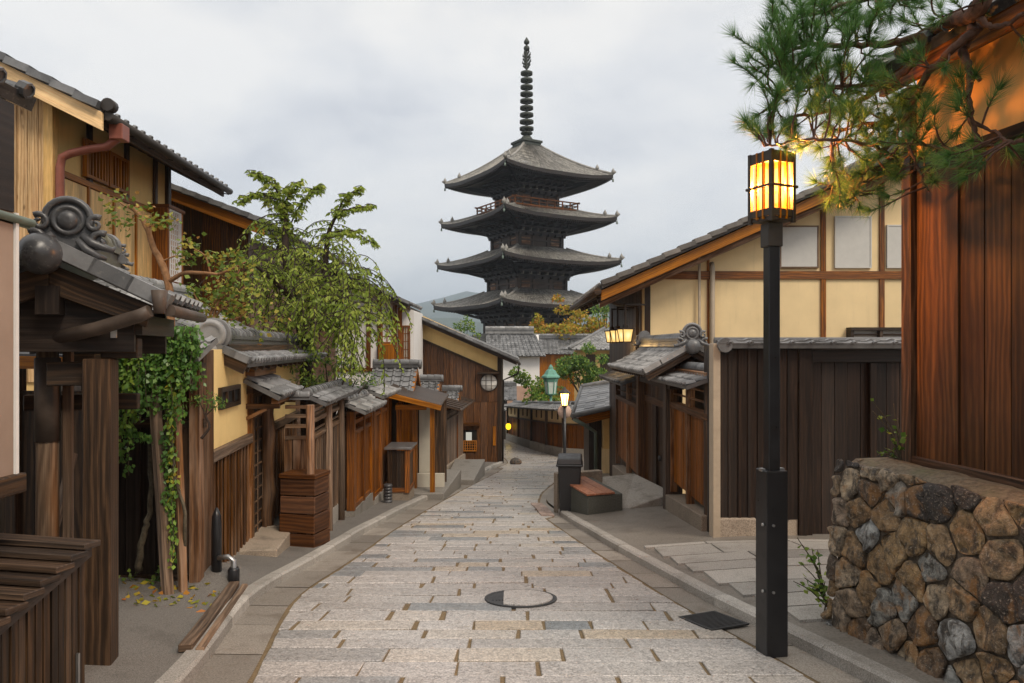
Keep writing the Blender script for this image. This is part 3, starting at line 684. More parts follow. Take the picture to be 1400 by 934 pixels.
for i in range(5):
    def f(mb):
        nu, nt = 56, 9
        for sd in range(4):
            # rounded tile courses run up the slope: bumps across u
            for r in range(nt):
                t0, t1 = r/nt, (r+1)/nt
                for k in range(nu):
                    var = mb.r.random(); ua, ub = -1+2*k/nu, -1+2*(k+1)/nu; us = [ua+(ub-ua)*q for q in (0,.3,.5,.7,1)]; hs = [0,.02,.12,.02,0]
                    b = len(mb.v)
                    for u, h in zip(us, hs): mb.v.append(tuple(roofpt(i, sd, u, t0, h+.05))); mb.v.append(tuple(roofpt(i, sd, u, t1, h)))
                    for q in range(4): a = b+2*q; mb.face([a, a+2, a+3, a+1], [(0,0)]*4, var)
    rf = part(pg, 'roof', 'tile_pagoda', f)
    def f(mb):                                    # eave edge and the soffit boards
        n = 24
        for sd in range(4):
            for k in range(n):
                ua, ub = -1+2*k/n, -1+2*(k+1)/n
                P = [roofpt(i,sd,u,0,dz) for dz in (.1,-.32) for u in (ua,ub)]
                b = mb.add(P); mb.face([b,b+2,b+3,b+1][::-1], None, .3)
                S = []
                for u in (ua, ub):
                    S.append(roofpt(i,sd,u,0,-.32)); s = B_[i]+1.6; S.append(Matrix.Rotation(sd*math.pi/2,3,'Z') @ V((u*s,-s,ZE[i]+.35)))
                b = mb.add(S); mb.face([b,b+2,b+3,b+1], None, .2)
    part(pg, 'eave', 'wood_black', f)
    def f(mb):                                    # two rows of rafters under the eave
        n = 46
        for sd in range(4):
            Rm = Matrix.Rotation(sd*math.pi/2,3,'Z')
            for k in range(n):
                u = -1+2*(k+.5)/n; p = roofpt(i,sd,u,0,-.42); q = Rm @ V((u*(B_[i]+1.7), -(B_[i]+1.7), ZE[i]+.2)); mb.beam(p, q, .13, .16, var=mb.r.random())
                p2 = p.lerp(q,.3)-V((0,0,.2)); mb.beam(p2, q-V((0,0,.2)), .12, .16, var=mb.r.random())
    part(pg, 'rafters', 'wood_black', f)
    def f(mb):                                    # stepped brackets
        for sd in range(4):
            Rm = Matrix.Rotation(sd*math.pi/2,3,'Z'); b = B_[i]
            for st, (o, z) in enumerate(((.25,-1.55),(.75,-1.0),(1.3,-.45),(1.9,.02))):
                n = 7; s = b+o
                P = [(-s-.2,-s-.14,ZE[i]+z),(s+.2,-s-.14,ZE[i]+z),(s+.2,-s+.14,ZE[i]+z),(-s-.2,-s+.14,ZE[i]+z)]
                mb.hexa([Rm @ V(p) for p in P]+[Rm @ (V(p)+V((0,0,.24))) for p in P], 0)
                for k in range(n):
                    x = -b+2*b*k/(n-1); P = [(x-.16,-s-.22,ZE[i]+z-.3),(x+.16,-s-.22,ZE[i]+z-.3),(x+.16,-b+.1,ZE[i]+z-.3),(x-.16,-b+.1,ZE[i]+z-.3)]
                    mb.hexa([Rm @ V(p) for p in P]+[Rm @ (V(p)+V((0,0,.3))) for p in P], 1)
            for c in (-1, 1):                     # diagonal arms at the corner
                d = V((c,-1,0)); mb.beam(Rm @ (d*(b+.1)+V((0,0,ZE[i]-1.3))), Rm @ (d*(b+2.6)+V((0,0,ZE[i]-.35))), .26, .34); mb.beam(Rm @ (d*(b+.1)+V((0,0,ZE[i]-.7))), Rm @ (d*(A_[i]-.8)+V((0,0,ZE[i]+.1))), .26, .3)
    part(pg, 'brackets', 'wood_black', f)
    zb = (ZE[i-1]+1.5) if i else 0
    def f(mb):
        b = B_[i]; mb.box(-b+.1,b-.1,-b+.1,b-.1,zb,ZE[i]+.2)
        for sd in range(4):
            Rm = Matrix.Rotation(sd*math.pi/2,3,'Z')
            for k in range(4):
                x = -b+2*b*k/3; P = [(x-.2,-b-.08,zb),(x+.2,-b-.08,zb),(x+.2,-b+.3,zb),(x-.2,-b+.3,zb)]
                mb.hexa([Rm @ V(p) for p in P]+[Rm @ V((p[0],p[1],ZE[i]-1.4)) for p in P], 2)
            for z in (ZE[i]-1.75, ZE[i]-2.5, zb+.5):
                P = [(-b-.1,-b-.12,z),(b+.1,-b-.12,z),(b+.1,-b+.2,z),(-b-.1,-b+.2,z)]; mb.hexa([Rm @ V(p) for p in P]+[Rm @ (V(p)+V((0,0,.2))) for p in P], 0)
    wl = part(pg, 'wall', 'wood_dark', f)
    def f(mb):                                    # pale plaster between the brackets
        b = B_[i]
        for sd in range(4):
            Rm = Matrix.Rotation(sd*math.pi/2,3,'Z')
            for k in range(6):
                x = -b+2*b*(k+.5)/6; P = [(x-.3,-b-.03,ZE[i]-1.28),(x+.3,-b-.03,ZE[i]-1.28),(x+.3,-b+.2,ZE[i]-1.28),(x-.3,-b+.2,ZE[i]-1.28)]
                mb.hexa([Rm @ V(p) for p in P]+[Rm @ (V((p[0]*1,p[1],p[2]+.42))) for p in P], 0)
    part(pg, 'plaster_panels', 'plaster_dim', f, wl)
    for sd in range(4):
        Rm = Matrix.Rotation(sd*math.pi/2,3,'Z'); b = B_[i]
        for k in (0, 2):
            x = -b+2*b*(k+.5)/3; P = [(x-.62,-b+.0,ZE[i]-2.9),(x+.62,-b+.0,ZE[i]-2.9),(x+.62,-b+.25,ZE[i]-2.9),(x-.62,-b+.25,ZE[i]-2.9)]
            part(pg, 'window', 'wood_brown', lambda mb: mb.hexa([Rm @ V(p) for p in P]+[Rm @ (V(p)+V((0,0,.8))) for p in P], 0), wl)
    for sd in range(4):                           # hip ridges with upturned ends and small finials
        def f(mb):
            n = 14; t1 = .96; pts = [roofpt(i,sd,1,t1*(k/n),.16) for k in range(n+1)]
            d = (pts[0]-pts[1]); d.z = 0; pts = [pts[0]+d.normalized()*.35+V((0,0,.28))]+pts
            mb.tube(pts, [.13]+[.17]*(n+1), 8, .4)
            for q in (1, 4):
                p = pts[q]; mb.lathe(p, [(.2,0),(.26,.2),(.2,.42),(.08,.6),(.02,.75)], 8, var=.4)
        part(pg, 'hip_ridge', 'tile_pagoda', f, rf)
    for sd in range(4):
        c = roofpt(i,sd,1,0,-.45); part(pg, 'wind_bell', 'verdigris_dark', lambda mb: (mb.tube([c+V((0,0,.3)), c], .03, 6), mb.lathe(c, [(.13,-.4),(.11,-.22),(.1,-.08),(.03,0)], 10)))
def f(mb):
    s = 4.75; z = ZE[3]+1.35
    for sd in range(4):
        Rm = Matrix.Rotation(sd*math.pi/2,3,'Z')
        def bx(x0,x1,y0,y1,z0,z1):
            P = [(x0,y0,z0),(x1,y0,z0),(x1,y1,z0),(x0,y1,z0)]; mb.hexa([Rm @ V(p) for p in P]+[Rm @ V((p[0],p[1],z1)) for p in P], 0)
        bx(-s,s,-s,-B_[4],z-.1,z+.18); bx(-s-.35,s+.35,-s-.02,-s+.14,z+1.12,z+1.26); bx(-s-.1,s+.1,-s,-s+.12,z+.72,z+.82); bx(-s-.05,s+.05,-s-.02,-s+.14,z+.25,z+.37)
        for k in range(9): x = -s+2*s*k/8; bx(x-.07,x+.07,-s,-s+.13,z+.18,z+1.12)
part(pg, 'balcony', 'wood_red', f)
def f(mb):
    z = 26.1+Z0; mb.box(-1.35,1.35,-1.35,1.35,z-.9,z+.25); mb.box(-1.5,1.5,-1.5,1.5,z+.22,z+.5); mb.box(-1.5,1.5,-1.5,1.5,z-1.0,z-.75)
part(pg, 'spire_base', 'bronze', f)
def f(mb):
    z = 26.6+Z0; mb.lathe((0,0,z), [(.85,0),(.82,.3),(.6,.65),(.3,.8)], 20); mb.lathe((0,0,z+.75), [(.3,0),(.75,.25),(.8,.4),(.3,.5)], 16)
    mb.lathe((0,0,z), [(.19,0),(.17,6),(.13,11),(.1,13)], 10)
    for k in range(9):
        r = .92-.018*k; h = z+1.5+k*.9
        mb.lathe((0,0,h), [(r*.82,0),(r,.02),(r,.34),(r*.86,.36),(r*.82,.3),(r*.82,0)], 24, cap=False)
        for a in range(4): c, s_ = math.cos(a*math.pi/4), math.sin(a*math.pi/4); mb.beam((-r*.85*c,-r*.85*s_,h+.15),(r*.85*c,r*.85*s_,h+.15),.1,.2)
    for q in ((9.7,.3),(10.6,.28),(11.4,.0)): pass
    for a in range(4):
        c, s_ = math.cos(a*math.pi/2+.4), math.sin(a*math.pi/2+.4)
        for k, (h, w) in enumerate(((9.55,.55),(10.0,.68),(10.45,.6),(10.9,.62),(11.3,.4))):
            mb.beam((c*.1,s_*.1,z+h),(c*w,s_*w,z+h+.42),.06,.22)
            mb.beam((c*w*.8,s_*w*.8,z+h+.25),(c*w*.95,s_*w*.95,z+h+.6),.05,.1)
    mb.lathe((0,0,z+11.75), [(.1,0),(.36,.2),(.4,.42),(.3,.65),(.1,.8)], 14); mb.lathe((0,0,z+12.6), [(.1,0),(.34,.18),(.38,.4),(.22,.68),(.03,1.0)], 14)
part(pg, 'spire', 'bronze', f)
# ------------------------------------------------------------------ LEFT SIDE
LA = math.atan2(1, -.045)
# two-storey house with the copper downpipe
h = Thing('townhouse', 'two-storey plaster and cedar house with a brown copper downpipe at its eave', 'house', (-6.5, 10.35, -2.7), LA)
Lh = 3.87
def f(mb): mb.box(0,Lh,.02,7.5,-.6,3.4); mb.box(0.02,Lh-.02,.03,7.5,3.4,6.33)
part(h, 'wall', 'plaster_ochre', f)
def f(mb):
    gtop = lambda y: 5.9+.5*y if y < 3.9 else 5.9+.5*(7.8-y)
    pass
mbx = MB()
n = 50
for k in range(n):                      # knotty boards on the gable end that faces up the street
    y0 = .03+7.4*k/n; y1 = .03+7.4*(k+1)/n-.008; zt = lambda y: 6.3+.5*min(y, 7.5-y); j = mbx.r.uniform(-.006,.006)
    mbx.hexa([(-.04+j,y0,2.2),(.02,y0,2.2),(.02,y1,2.2),(-.04+j,y1,2.2),(-.04+j,y0,zt(y0)),(.02,y0,zt(y0)),(.02,y1,zt(y1)),(-.04+j,y1,zt(y1))], 2)
mbx.build('gable_boards', M['wood_knotty'], h.o)
part(h, 'corner_post', 'wood_pale', lambda mb: mb.box(-.06,.1,-.03,.1,2.2,6.33), bevel=.006)
zl = h.sz(80,236.5)
def f(mb):
    for k in range(4):
        x0 = .12+k*.78; mb.box(x0+.02,x0+.74,-.02,.02,zl-1.75,zl-.05)
panel = part(h, 'shutter_boards', 'wood_pale', f)
def f(mb):
    mb.box(0.1,3.3,-.05,.02,zl-.04,zl+.05); mb.box(0.1,3.3,-.05,.02,zl-1.85,zl-1.75)
    for k in range(5): x = .12+k*.78; mb.box(x-.03,x+.02,-.045,.02,zl-1.75,zl-.04)
part(h, 'panel_frame', 'wood_orange', f)
def f(mb):
    for px in (122,173,212,229): x = h.sx(px); mb.box(x-.05,x+.05,-.03,.02,zl+.05,6.3)
    mb.box(Lh-.1,Lh+.02,-.04,.1,0,6.3)
part(h, 'wall_posts', 'wood_dark', f)
xv0, xv1 = h.sx(113), h.sx(172); zv0 = zl+.1
part(h, 'vent_lattice', 'wood_orange', lambda mb: (lattice(mb, xv0, (xv0+xv1)/2-.02, zv0, zv0+.58, -.06, 0, 7, 1, .035, .05), lattice(mb, (xv0+xv1)/2+.02, xv1, zv0, zv0+.58, -.06, 0, 7, 1, .035, .05)))
part(h, 'vent_opening', 'dark_void', lambda mb: mb.box(xv0+.02,xv1-.02,-.012,.01,zv0+.02,zv0+.56))
xw0, xw1 = h.sx(206), h.sx(228); zw0, zw1 = h.sz(210,384), h.sz(210,285)
def f(mb): mb.box(xw0,xw1,-.32,.02,zw0-.06,zw0); mb.box(xw0-.02,xw1+.02,-.34,.02,zw1,zw1+.06); mb.box(xw0,xw0+.07,-.31,.0,zw0,zw1); mb.box(xw1-.07,xw1,-.31,.0,zw0,zw1)
win = part(h, 'window', 'wood_red', f)
part(h, 'lattice', 'white_paint', lambda mb: lattice(mb, xw0+.07, xw1-.07, zw0+.003, zw1-.003, -.3, -.26, 6, 12, .018, .03), win)
part(h, 'pane', 'wood_orange', lambda mb: mb.box(xw0+.07,xw1-.07,-.25,-.24,zw0+.003,zw1-.003), win)
ez = 5.94; eo = -.85
def f(mb):
    tile_roof(mb, (-.35,eo,ez), (4.65,eo,ez), (-.35,3.75,ez+2.3), (4.65,3.75,ez+2.3), .27, .27, .045)
    tile_roof(mb, (4.65,8.4,ez), (-.35,8.4,ez), (4.65,3.75,ez+2.3), (-.35,3.75,ez+2.3), .27, .27, .04, caps=False)
    ridge(mb, (-.35,3.75,ez+2.3), (4.65,3.75,ez+2.3), .25, .3)
    for k in range(15):                 # verge tiles along the gable
        a = V((-.37,eo+4.55*k/15,ez+2.28*k/15+.06)); b = V((-.37,eo+4.55*(k+1.05)/15,ez+2.28*(k+1.05)/15+.03)); mb.beam(a, b, .2, .1)
rf = part(h, 'roof', 'tile', f)
def f(mb):
    for k in range(14): x = -.2+4.7*k/13; mb.beam((x,eo+.06,ez-.11),(x,3.7,ez+2.17),.07,.1)
    mb.box(-.3,4.6,eo+.04,eo+.08,ez-.17,ez-.03)
part(h, 'rafters', 'wood_dark', f, rf)
part(h, 'soffit', 'wood_dark', lambda mb: mb.hexa([(-.3,eo+.05,ez-.075),(4.6,eo+.05,ez-.075),(4.6,3.7,ez+2.22),(-.3,3.7,ez+2.22),(-.3,eo+.05,ez-.055),(4.6,eo+.05,ez-.055),(4.6,3.7,ez+2.24),(-.3,3.7,ez+2.24)],0), rf)
part(h, 'bargeboard', 'wood_pale', lambda mb: mb.hexa([(-.38,eo-.02,ez-.28),(-.33,eo-.02,ez-.28),(-.33,3.8,ez+2.04),(-.38,3.8,ez+2.04),(-.38,eo-.02,ez-.03),(-.33,eo-.02,ez-.03),(-.33,3.8,ez+2.27),(-.38,3.8,ez+2.27)],1), rf, bevel=.005)
def f(mb):
    mb.tube([(-.32,eo-.07,ez-.06),(4.62,eo-.07,ez-.06)], .065, 10); mb.tube([(-.38,eo-.09,ez+.08),(-.24,eo-.09,ez+.08)], .09, 12)
    for k in range(8): x = -.2+.68*k; mb.beam((x,eo-.07,ez-.13),(x,eo+.07,ez-.1),.02,.02)
part(h, 'gutter', 'dark_metal', f)
def f(mb):
    mb.box(-.12,.1,eo-.17,eo+.02,ez-.32,ez-.1); mb.tube([(-.0,eo-.08,ez-.25),(.0,eo+.1,ez-.4),(.0,eo+.3,ez-.43),(.0,-.25,ez-.5),(.0,-.13,ez-.56),(.0,-.1,ez-.7),(.0,-.1,0)], .058, 12)
    for z in (4.6, 3.4): mb.lathe((0,-.1,z), [(.07,0),(.07,.05)], 12)
part(h, 'downpipe', 'copper', f, bevel=.01)

# brown boarded house behind it
h = Thing('boarded_house', 'brown boarded house with an orange bargeboard, behind the two-storey plaster house', 'house', (-10.5, 16, -3.3))
xr = at(340,0,16).x+10.5; tz = lambda x: 3.3+2.52+.38*(xr-x)
part(h, 'wall', 'wood_rusty', lambda mb: planks(mb, 0, xr, 0, lambda x: tz(x)+.28, 0, .15, .21, .008, .006))
part(h, 'side_wall', 'wood_brown', lambda mb: mb.box(.05,xr-.02,.16,8,-.4,5.7))
def f(mb):
    tile_roof(mb, (xr+.5,-.5,tz(xr+.5)+.3), (xr+.5,8.3,tz(xr+.5)+.3), (xr-4.5,-.5,tz(xr-4.5)+.3), (xr-4.5,8.3,tz(xr-4.5)+.3), .28, .28, .045)
    for k in range(18): mb.beam((xr+.5-5*k/18,-.52,tz(xr+.5-5*k/18)+.34),(xr+.5-5*(k+1.05)/18,-.52,tz(xr+.5-5*(k+1.05)/18)+.32),.2,.1)
rf = part(h, 'roof', 'tile', f)
part(h, 'bargeboard', 'wood_orange', lambda mb: mb.hexa([(xr+.5,-.5,tz(xr+.5)+.02),(xr+.5,-.45,tz(xr+.5)+.02),(xr-4.5,-.45,tz(xr-4.5)+.02),(xr-4.5,-.5,tz(xr-4.5)+.02),(xr+.5,-.5,tz(xr+.5)+.25),(xr+.5,-.45,tz(xr+.5)+.25),(xr-4.5,-.45,tz(xr-4.5)+.25),(xr-4.5,-.5,tz(xr-4.5)+.25)],0), rf)
# low tiled store behind the ivy fence
h = Thing('storehouse', 'low store with a grey tiled lean-to roof, behind the orange-barked tree', 'storehouse', (-4.2, 8.9, -2.5), R(92))
part(h, 'wall', 'wood_dark', lambda mb: planks(mb, 0, 2.2, 0, 2.8, 0, .12, .17))
part(h, 'side_wall', 'wood_black', lambda mb: mb.box(.02,2.18,.13,1.4,0,3.0))
def f(mb): tile_roof(mb, (-.2,-.35,2.72), (2.4,-.35,2.72), (-.2,.7,3.22), (2.4,.7,3.22), .2, .2, .03); ridge(mb, (-.2,.72,3.22), (2.4,.72,3.22), .16, .14)
part(h, 'roof', 'tile_light', f)

# ---------------- corner of the neighbouring building at the very edge
h = Thing('corner_building', 'edge of a brown-plastered building under a green copper eave', 'building', (-2.27, 2.2, -1.75), R(90))
part(h, 'wall', 'plaster_brown', lambda mb: mb.box(0,1.14,0,1.5,1.17,2.36))
part(h, 'corner_bead', 'white_paint', lambda mb: mb.box(1.13,1.15,-.012,.02,1.17,2.36))
part(h, 'base_wall', 'wood_black', lambda mb: mb.box(0,1.05,.1,1.5,-.2,1.08))
part(h, 'sill_beam', 'wood_dark', lambda mb: mb.box(0,1.18,-.03,1.5,1.08,1.17), bevel=.006)
part(h, 'lintel', 'wood_black', lambda mb: mb.box(0,1.12,-.01,1.5,2.36,2.85))
part(h, 'copper_eave', 'verdigris_dark', lambda mb: (mb.hexa([(-.2,.0,2.33),(1.25,.0,2.30),(1.25,1.2,2.9),(-.2,1.2,2.9),(-.2,.0,2.37),(1.25,.0,2.34),(1.25,1.2,2.94),(-.2,1.2,2.94)],0), mb.tube([(-.2,-.01,2.36),(1.25,-.01,2.33)], .02, 8)), bevel=.004)
def f(mb): tile_roof(mb, (-.2,.05,2.94), (1.36,.05,2.94), (-.2,1.4,3.5), (1.36,1.4,3.5), .2, .2, .035); mb.box(-.1,1.25,.12,1.3,2.9,2.97)
part(h, 'roof', 'tile_dark', f)

# ---------------- small roofed gate with the big ridge ornament
gr_ = math.atan2(.25, .97)
h = Thing('roofed_gate', 'weathered gate with tiled gable roof and large scrolled ridge ornament over a tile ball', 'gate', (-2.60, 4.1, -1.95), gr_)
RZ = 2.52; EX = .60; EZ = 2.22; DL = 1.15
def f(mb):
    for sg in (1,-1):
        a, b = (V((sg*EX,0,EZ)), V((sg*EX,DL,EZ))); c, d = V((0,0,RZ)), V((0,DL,RZ))
        if sg > 0: tile_roof(mb, a, b, c, d, .155, .15, .03, sag=.015)
        else: tile_roof(mb, b, a, d, c, .155, .15, .03, sag=.015)
        for k in range(3):                # verge tiles stepping down the gable
            p = V((sg*(.05+.19*k),-.03,RZ-.02-.095*k)); q = V((sg*(.05+.19*(k+1.08)),-.03,RZ-.02-.095*(k+1.08))); mb.beam(p, q, .14, .085, up=(sg*.45,0,.9))
rf = part(h, 'roof', 'tile', f, bevel=0)
part(h, 'ridge', 'tile_mossy', lambda mb: ridge(mb, (0,.12,RZ-.02), (0,DL+.02,RZ-.02), .17, .15, seg=.16), rf)
part(h, 'ridge_ornament', 'tile_dark', lambda mb: (onigawara(mb, (.10,.0,RZ-.02), (.1,-1,0), .36, False), mb.lathe((-.01,-.09,RZ-.06), [(.002,.115),(.06,.1),(.095,.065),(.113,.02),(.113,-.02),(.1,-.06),(.07,-.12)], 24, (.1,-1,0), .25)), rf)
part(h, 'ridge_ornament', 'tile', lambda mb: onigawara(mb, (0,DL,RZ+.02), (0,1,0), .26), rf)
def f(mb):
    for sg in (1,-1):
        mb.hexa([(0,-.0,RZ-.27),(sg*(EX-.1),-.0,EZ-.16),(sg*(EX-.1),.05,EZ-.16),(0,.05,RZ-.27),(0,-.0,RZ-.10),(sg*(EX-.07),-.0,EZ-.03),(sg*(EX-.07),.05,EZ-.03),(0,.05,RZ-.10)] if sg > 0 else
                [(sg*(EX-.1),-.0,EZ-.16),(0,-.0,RZ-.27),(0,.05,RZ-.27),(sg*(EX-.1),.05,EZ-.16),(sg*(EX-.07),-.0,EZ-.03),(0,-.0,RZ-.10),(0,.05,RZ-.10),(sg*(EX-.07),.05,EZ-.03)], 0)
part(h, 'bargeboard', 'wood_dark', f, bevel=.005)
def f(mb):
    mb.box(-.42,.42,.08,.12,1.92,2.2); mb.hexa([(-.42,.08,2.2),(.42,.08,2.2),(.42,.12,2.2),(-.42,.12,2.2),(-.02,.08,2.38),(.02,.08,2.38),(.02,.12,2.38),(-.02,.12,2.38)],0)
    mb.box(-.42,.42,.95,1.0,1.9,2.2); mb.box(-.5,-.46,.1,1.0,2.0,2.1); mb.box(.4,.46,.1,1.05,2.02,2.14); mb.box(-.06,.06,-.02,.08,2.13,2.29)
part(h, 'gable_wall', 'wood_black', f)
p1 = h.at(137,0,4.3); p2 = h.at(65,0,4.42)
def f(mb):
    mb.box(p1.x-.075,p1.x+.075,p1.y-.08,p1.y+.1,-.3,1.88)
part(h, 'post', 'wood_dark', f, bevel=.008)
def f(mb): mb.tube([(p2.x,p2.y,-.3),(p2.x,p2.y,1.35),(p2.x,p2.y,2.0)], [.068,.062,.06], 12)
part(h, 'post', 'wood_grey', f)
part(h, 'post_sleeve', 'gutter_pvc', lambda mb: mb.lathe((p2.x,p2.y,1.38), [(.07,0),(.07,.5),(.05,.51)], 14))
part(h, 'brace_post', 'wood_grey', lambda mb: mb.box(p2.x+.085,p2.x+.135,p2.y-.02,p2.y+.03,-.2,2.0), bevel=.004)
def f(mb): mb.box(p2.x+.05,p1.x+.02,p1.y+.03,p1.y+.11,1.72,1.86); mb.box(p1.x+.0,p1.x+.2,p1.y+.0,p1.y+.12,1.88,2.0); mb.box(-.3,p1.x+.12,.5,.58,1.55,1.65)
part(h, 'tie_beam', 'wood_dark', f, bevel=.005)
part(h, 'gable_bracket', 'steel', lambda mb: mb.box(.3,.335,.055,.062,2.0,2.06), bevel=.002)
for sx_ in (-.45,):
    part(h, 'post', 'wood_dark', lambda mb: mb.box(sx_-.07,sx_+.07,.3,.44,-.3,2.2), bevel=.006)
def f(mb):
    a = h.at(218,397,4.12); b = h.at(205,425,4.1); c = h.at(190,432,4.1); d = h.at(75,463,4.22); e_ = h.at(20,452,4.3)
    mb.tube([b+V((.0,0,.0)), c, c.lerp(d,.5)+V((0,0,-.008)), d], [.036,.038,.04,.042], 12); mb.tube([h.at(62,462,4.3), e_], .036, 12)
    mb.lathe(a-V((0,0,.13)), [(.03,0),(.036,.05),(.045,.13)], 10)
    A_0 = V((EX+.03,-.02,EZ-.06)); mb.tube([A_0, A_0+V((0,DL+.02,0))], .035, 10)
part(h, 'gutter', 'gutter_pvc', f)

# slatted bin with a stepped board lid
h = Thing('slatted_bin', 'dark slatted wooden bin with a stepped board lid, below the roofed gate', 'bin', (-2.10, 2.3, -1.83), R(90))
L1, L2_ = .2, 1.36; zt = lambda x: .70+.17*(x-.55)/.8
part(h, 'boards', 'wood_dark', lambda mb: planks(mb, 0, 1.3, -.3, lambda x: zt(x)-.03, 0, .03, .055, .012, .004))
part(h, 'end_boards', 'wood_black', lambda mb: mb.box(.01,1.29,.035,.8,-.25,.62))
def f(mb):
    n = 13
    for k in range(n):
        x0 = -.1+1.42*k/n; x1 = x0+1.42/n+.03; z = zt(x0+.05)
        mb.hexa([(x0,-.05,z+.0),(x1,-.05,z-.014),(x1,.85,z+.046),(x0,.85,z+.06),(x0,-.05,z+.03),(x1,-.05,z+.016),(x1,.85,z+.076),(x0,.85,z+.09)], 1)
lid = part(h, 'lid', 'wood_dark', f, bevel=.004)
part(h, 'rail', 'wood_black', lambda mb: mb.hexa([(0,-.02,zt(0)-.07),(1.32,-.02,zt(1.32)-.07),(1.32,.05,zt(1.32)-.07),(0,.05,zt(0)-.07),(0,-.02,zt(0)-.005),(1.32,-.02,zt(1.32)-.005),(1.32,.05,zt(1.32)-.005),(0,.05,zt(0)-.005)],0))
part(h, 'bracket', 'steel', lambda mb: (mb.box(1.22,1.235,-.012,.0,.05,.35), mb.box(.8,.815,-.012,0,.0,.3)))

# dark forecourt fence and door behind the gate
h = Thing('plank_door', 'dark plank door with side boards in the shade behind the roofed gate', 'door', (-5.2, 5.75, -2.1))
part(h, 'door_leaf', 'wood_black', lambda mb: planks(mb, .3, 1.25, 0, 1.95, 0, .05, .19))
part(h, 'side_boards', 'wood_dark', lambda mb: planks(mb, 1.3, 1.95, 0, 1.75, .02, .07, .13))
part(h, 'door_frame', 'wood_dark', lambda mb: (mb.box(.2,.3,-.04,.1,-.2,2.1), mb.box(1.22,1.32,-.04,.1,-.2,2.1), mb.box(.1,1.95,-.05,.1,1.98,2.1)), bevel=.005)
def f(mb): mb.hexa([(0,-.5,2.05),(2.0,-.5,2.0),(2.0,.3,2.35),(0,.3,2.4),(0,-.5,2.09),(2.0,-.5,2.04),(2.0,.3,2.39),(0,.3,2.44)],0)
rf = part(h, 'rooflet', 'tile_dark', f)
part(h, 'fascia', 'wood_orange', lambda mb: mb.beam((0,-.51,2.03),(2.0,-.51,1.98),.03,.09), rf)
mb = MB(True); mb.beam(at(100,620,5.5), at(75,720,5.3), .045, .045); o_ = mb
tag(mb.build('leaning_pole', M['wood_grey'], loc=at(75,720,5.3)), 'thin grey pole leaning against the dark door behind the gate', 'pole')

# ivy fence: dark boards, tile coping, leaning posts
h = Thing('ivy_fence', 'old dark board fence with tile coping, half hidden by hanging ivy', 'fence', (-3.75, 6.35, -2.2))
part(h, 'boards', 'wood_black', lambda mb: planks(mb, 0, 1.05, .12, 2.0, 0, .05, .13, .01, .008))
part(h, 'plinth', 'granite_tan', lambda mb: mb.box(0,1.05,-.05,.08,-.3,.13))
parts(h, 'beam', 'wood_dark', (lambda mb: mb.box(-.05,1.1,-.12,-.02,1.93,2.06), lambda mb: mb.box(-.05,1.1,-.06,.0,1.5,1.58), lambda mb: mb.box(.0,1.05,-.05,0,.14,.22)))
part(h, 'coping', 'tile_light', lambda mb: tile_roof(mb, (-.1,-.3,2.08), (1.15,-.3,2.12), (-.1,.1,2.24), (1.15,.1,2.28), .1, .13, .02))
part(h, 'post', 'wood_brown', lambda mb: mb.box(1.0,1.09,-.13,-.03,-.2,2.0), bevel=.005)
part(h, 'prop_pole', 'wood_grey', lambda mb: mb.beam((.78,-.3,2.0),(1.0,-.45,-.2),.075,.075), bevel=.008)
part(h, 'prop_pole', 'wood_brown', lambda mb: mb.beam((.93,-.22,1.95),(1.06,-.34,-.2),.06,.06), bevel=.006)

# ---------------- the yellow plaster gatehouse
YA = math.atan2(1, -.11)
h = Thing('gatehouse', 'small yellow plaster gatehouse with tiled roof, lattice door and board wainscot', 'gatehouse', (-2.76, 6.4, -2.17), YA)
S = h.sx; E_ = S(404)
b1, b2 = S(283), S(337); d0, d1 = S(340), S(360); q0, q1 = S(372), S(404)
zl0 = h.sz(310,606); zt0 = h.sz(310,494)+.12
gdz = lambda x: -.095*x-.05
part(h, 'wall', 'plaster_yellow', lambda mb: (mb.box(b1-.3,d0-.04,0,.14,zl0,zt0), mb.box(d1+.05,E_,0,.14,zl0,zt0), mb.box(d0-.04,d1+.05,0,.14,1.72,zt0)))
parts(h, 'wainscot', 'wood_brown', [lambda mb: planks(mb, b1-.02, d0-.06, lambda x: gdz(x)+.12, zl0-.1, -.02, .12, .125, .007, .006, .018), lambda mb: planks(mb, d1+.12, E_, lambda x: gdz(x)+.3, zl0-.1, -.02, .12, .125, .007, .006, .018)])
parts(h, 'wainscot_rail', 'wood_grey', (lambda mb: mb.box(b1-.04,d0-.05,-.06,.02,zl0-.1,zl0-.002), lambda mb: mb.box(d1+.1,E_,-.06,.02,zl0-.1,zl0-.002)), bevel=.004)
parts(h, 'plinth', 'concrete', (lambda mb: mb.box(b1-.1,d0-.06,-.04,.14,-.9,gdz(b1)+.1), lambda mb: mb.box(d1+.1,E_,-.05,.14,-1.1,gdz(E_)+.34)))
def f(mb): mb.box(S(266),b1-.03,-.07,.14,-.5,zt0)
part(h, 'corner_post', 'wood_brown', f, bevel=.007)
def f(mb):
    mb.box(d0-.06,d0,-.05,.1,-.6,1.72); mb.box(d1+.0,d1+.05,-.05,.1,-.6,1.72); mb.box(d0-.1,d1+.1,-.07,.1,1.64,1.74)
part(h, 'door_frame', 'wood_brown', f, bevel=.004)
dr = part(h, 'door', 'wood_black', lambda mb: mb.box(d0,d1,-.028,.04,-.5,1.64))
part(h, 'door_lattice', 'wood_grey', lambda mb: lattice(mb, d0, d1, -.45, 1.64, -.05, -.029, 3, 15, .018, .045), dr)
mbp = MB(); xp = S(366.5, -.1); pts = [(xp+.012*math.sin(k*1.7),-.1+.01*math.cos(k*2.3),-.55+2.15*k/9) for k in range(10)]
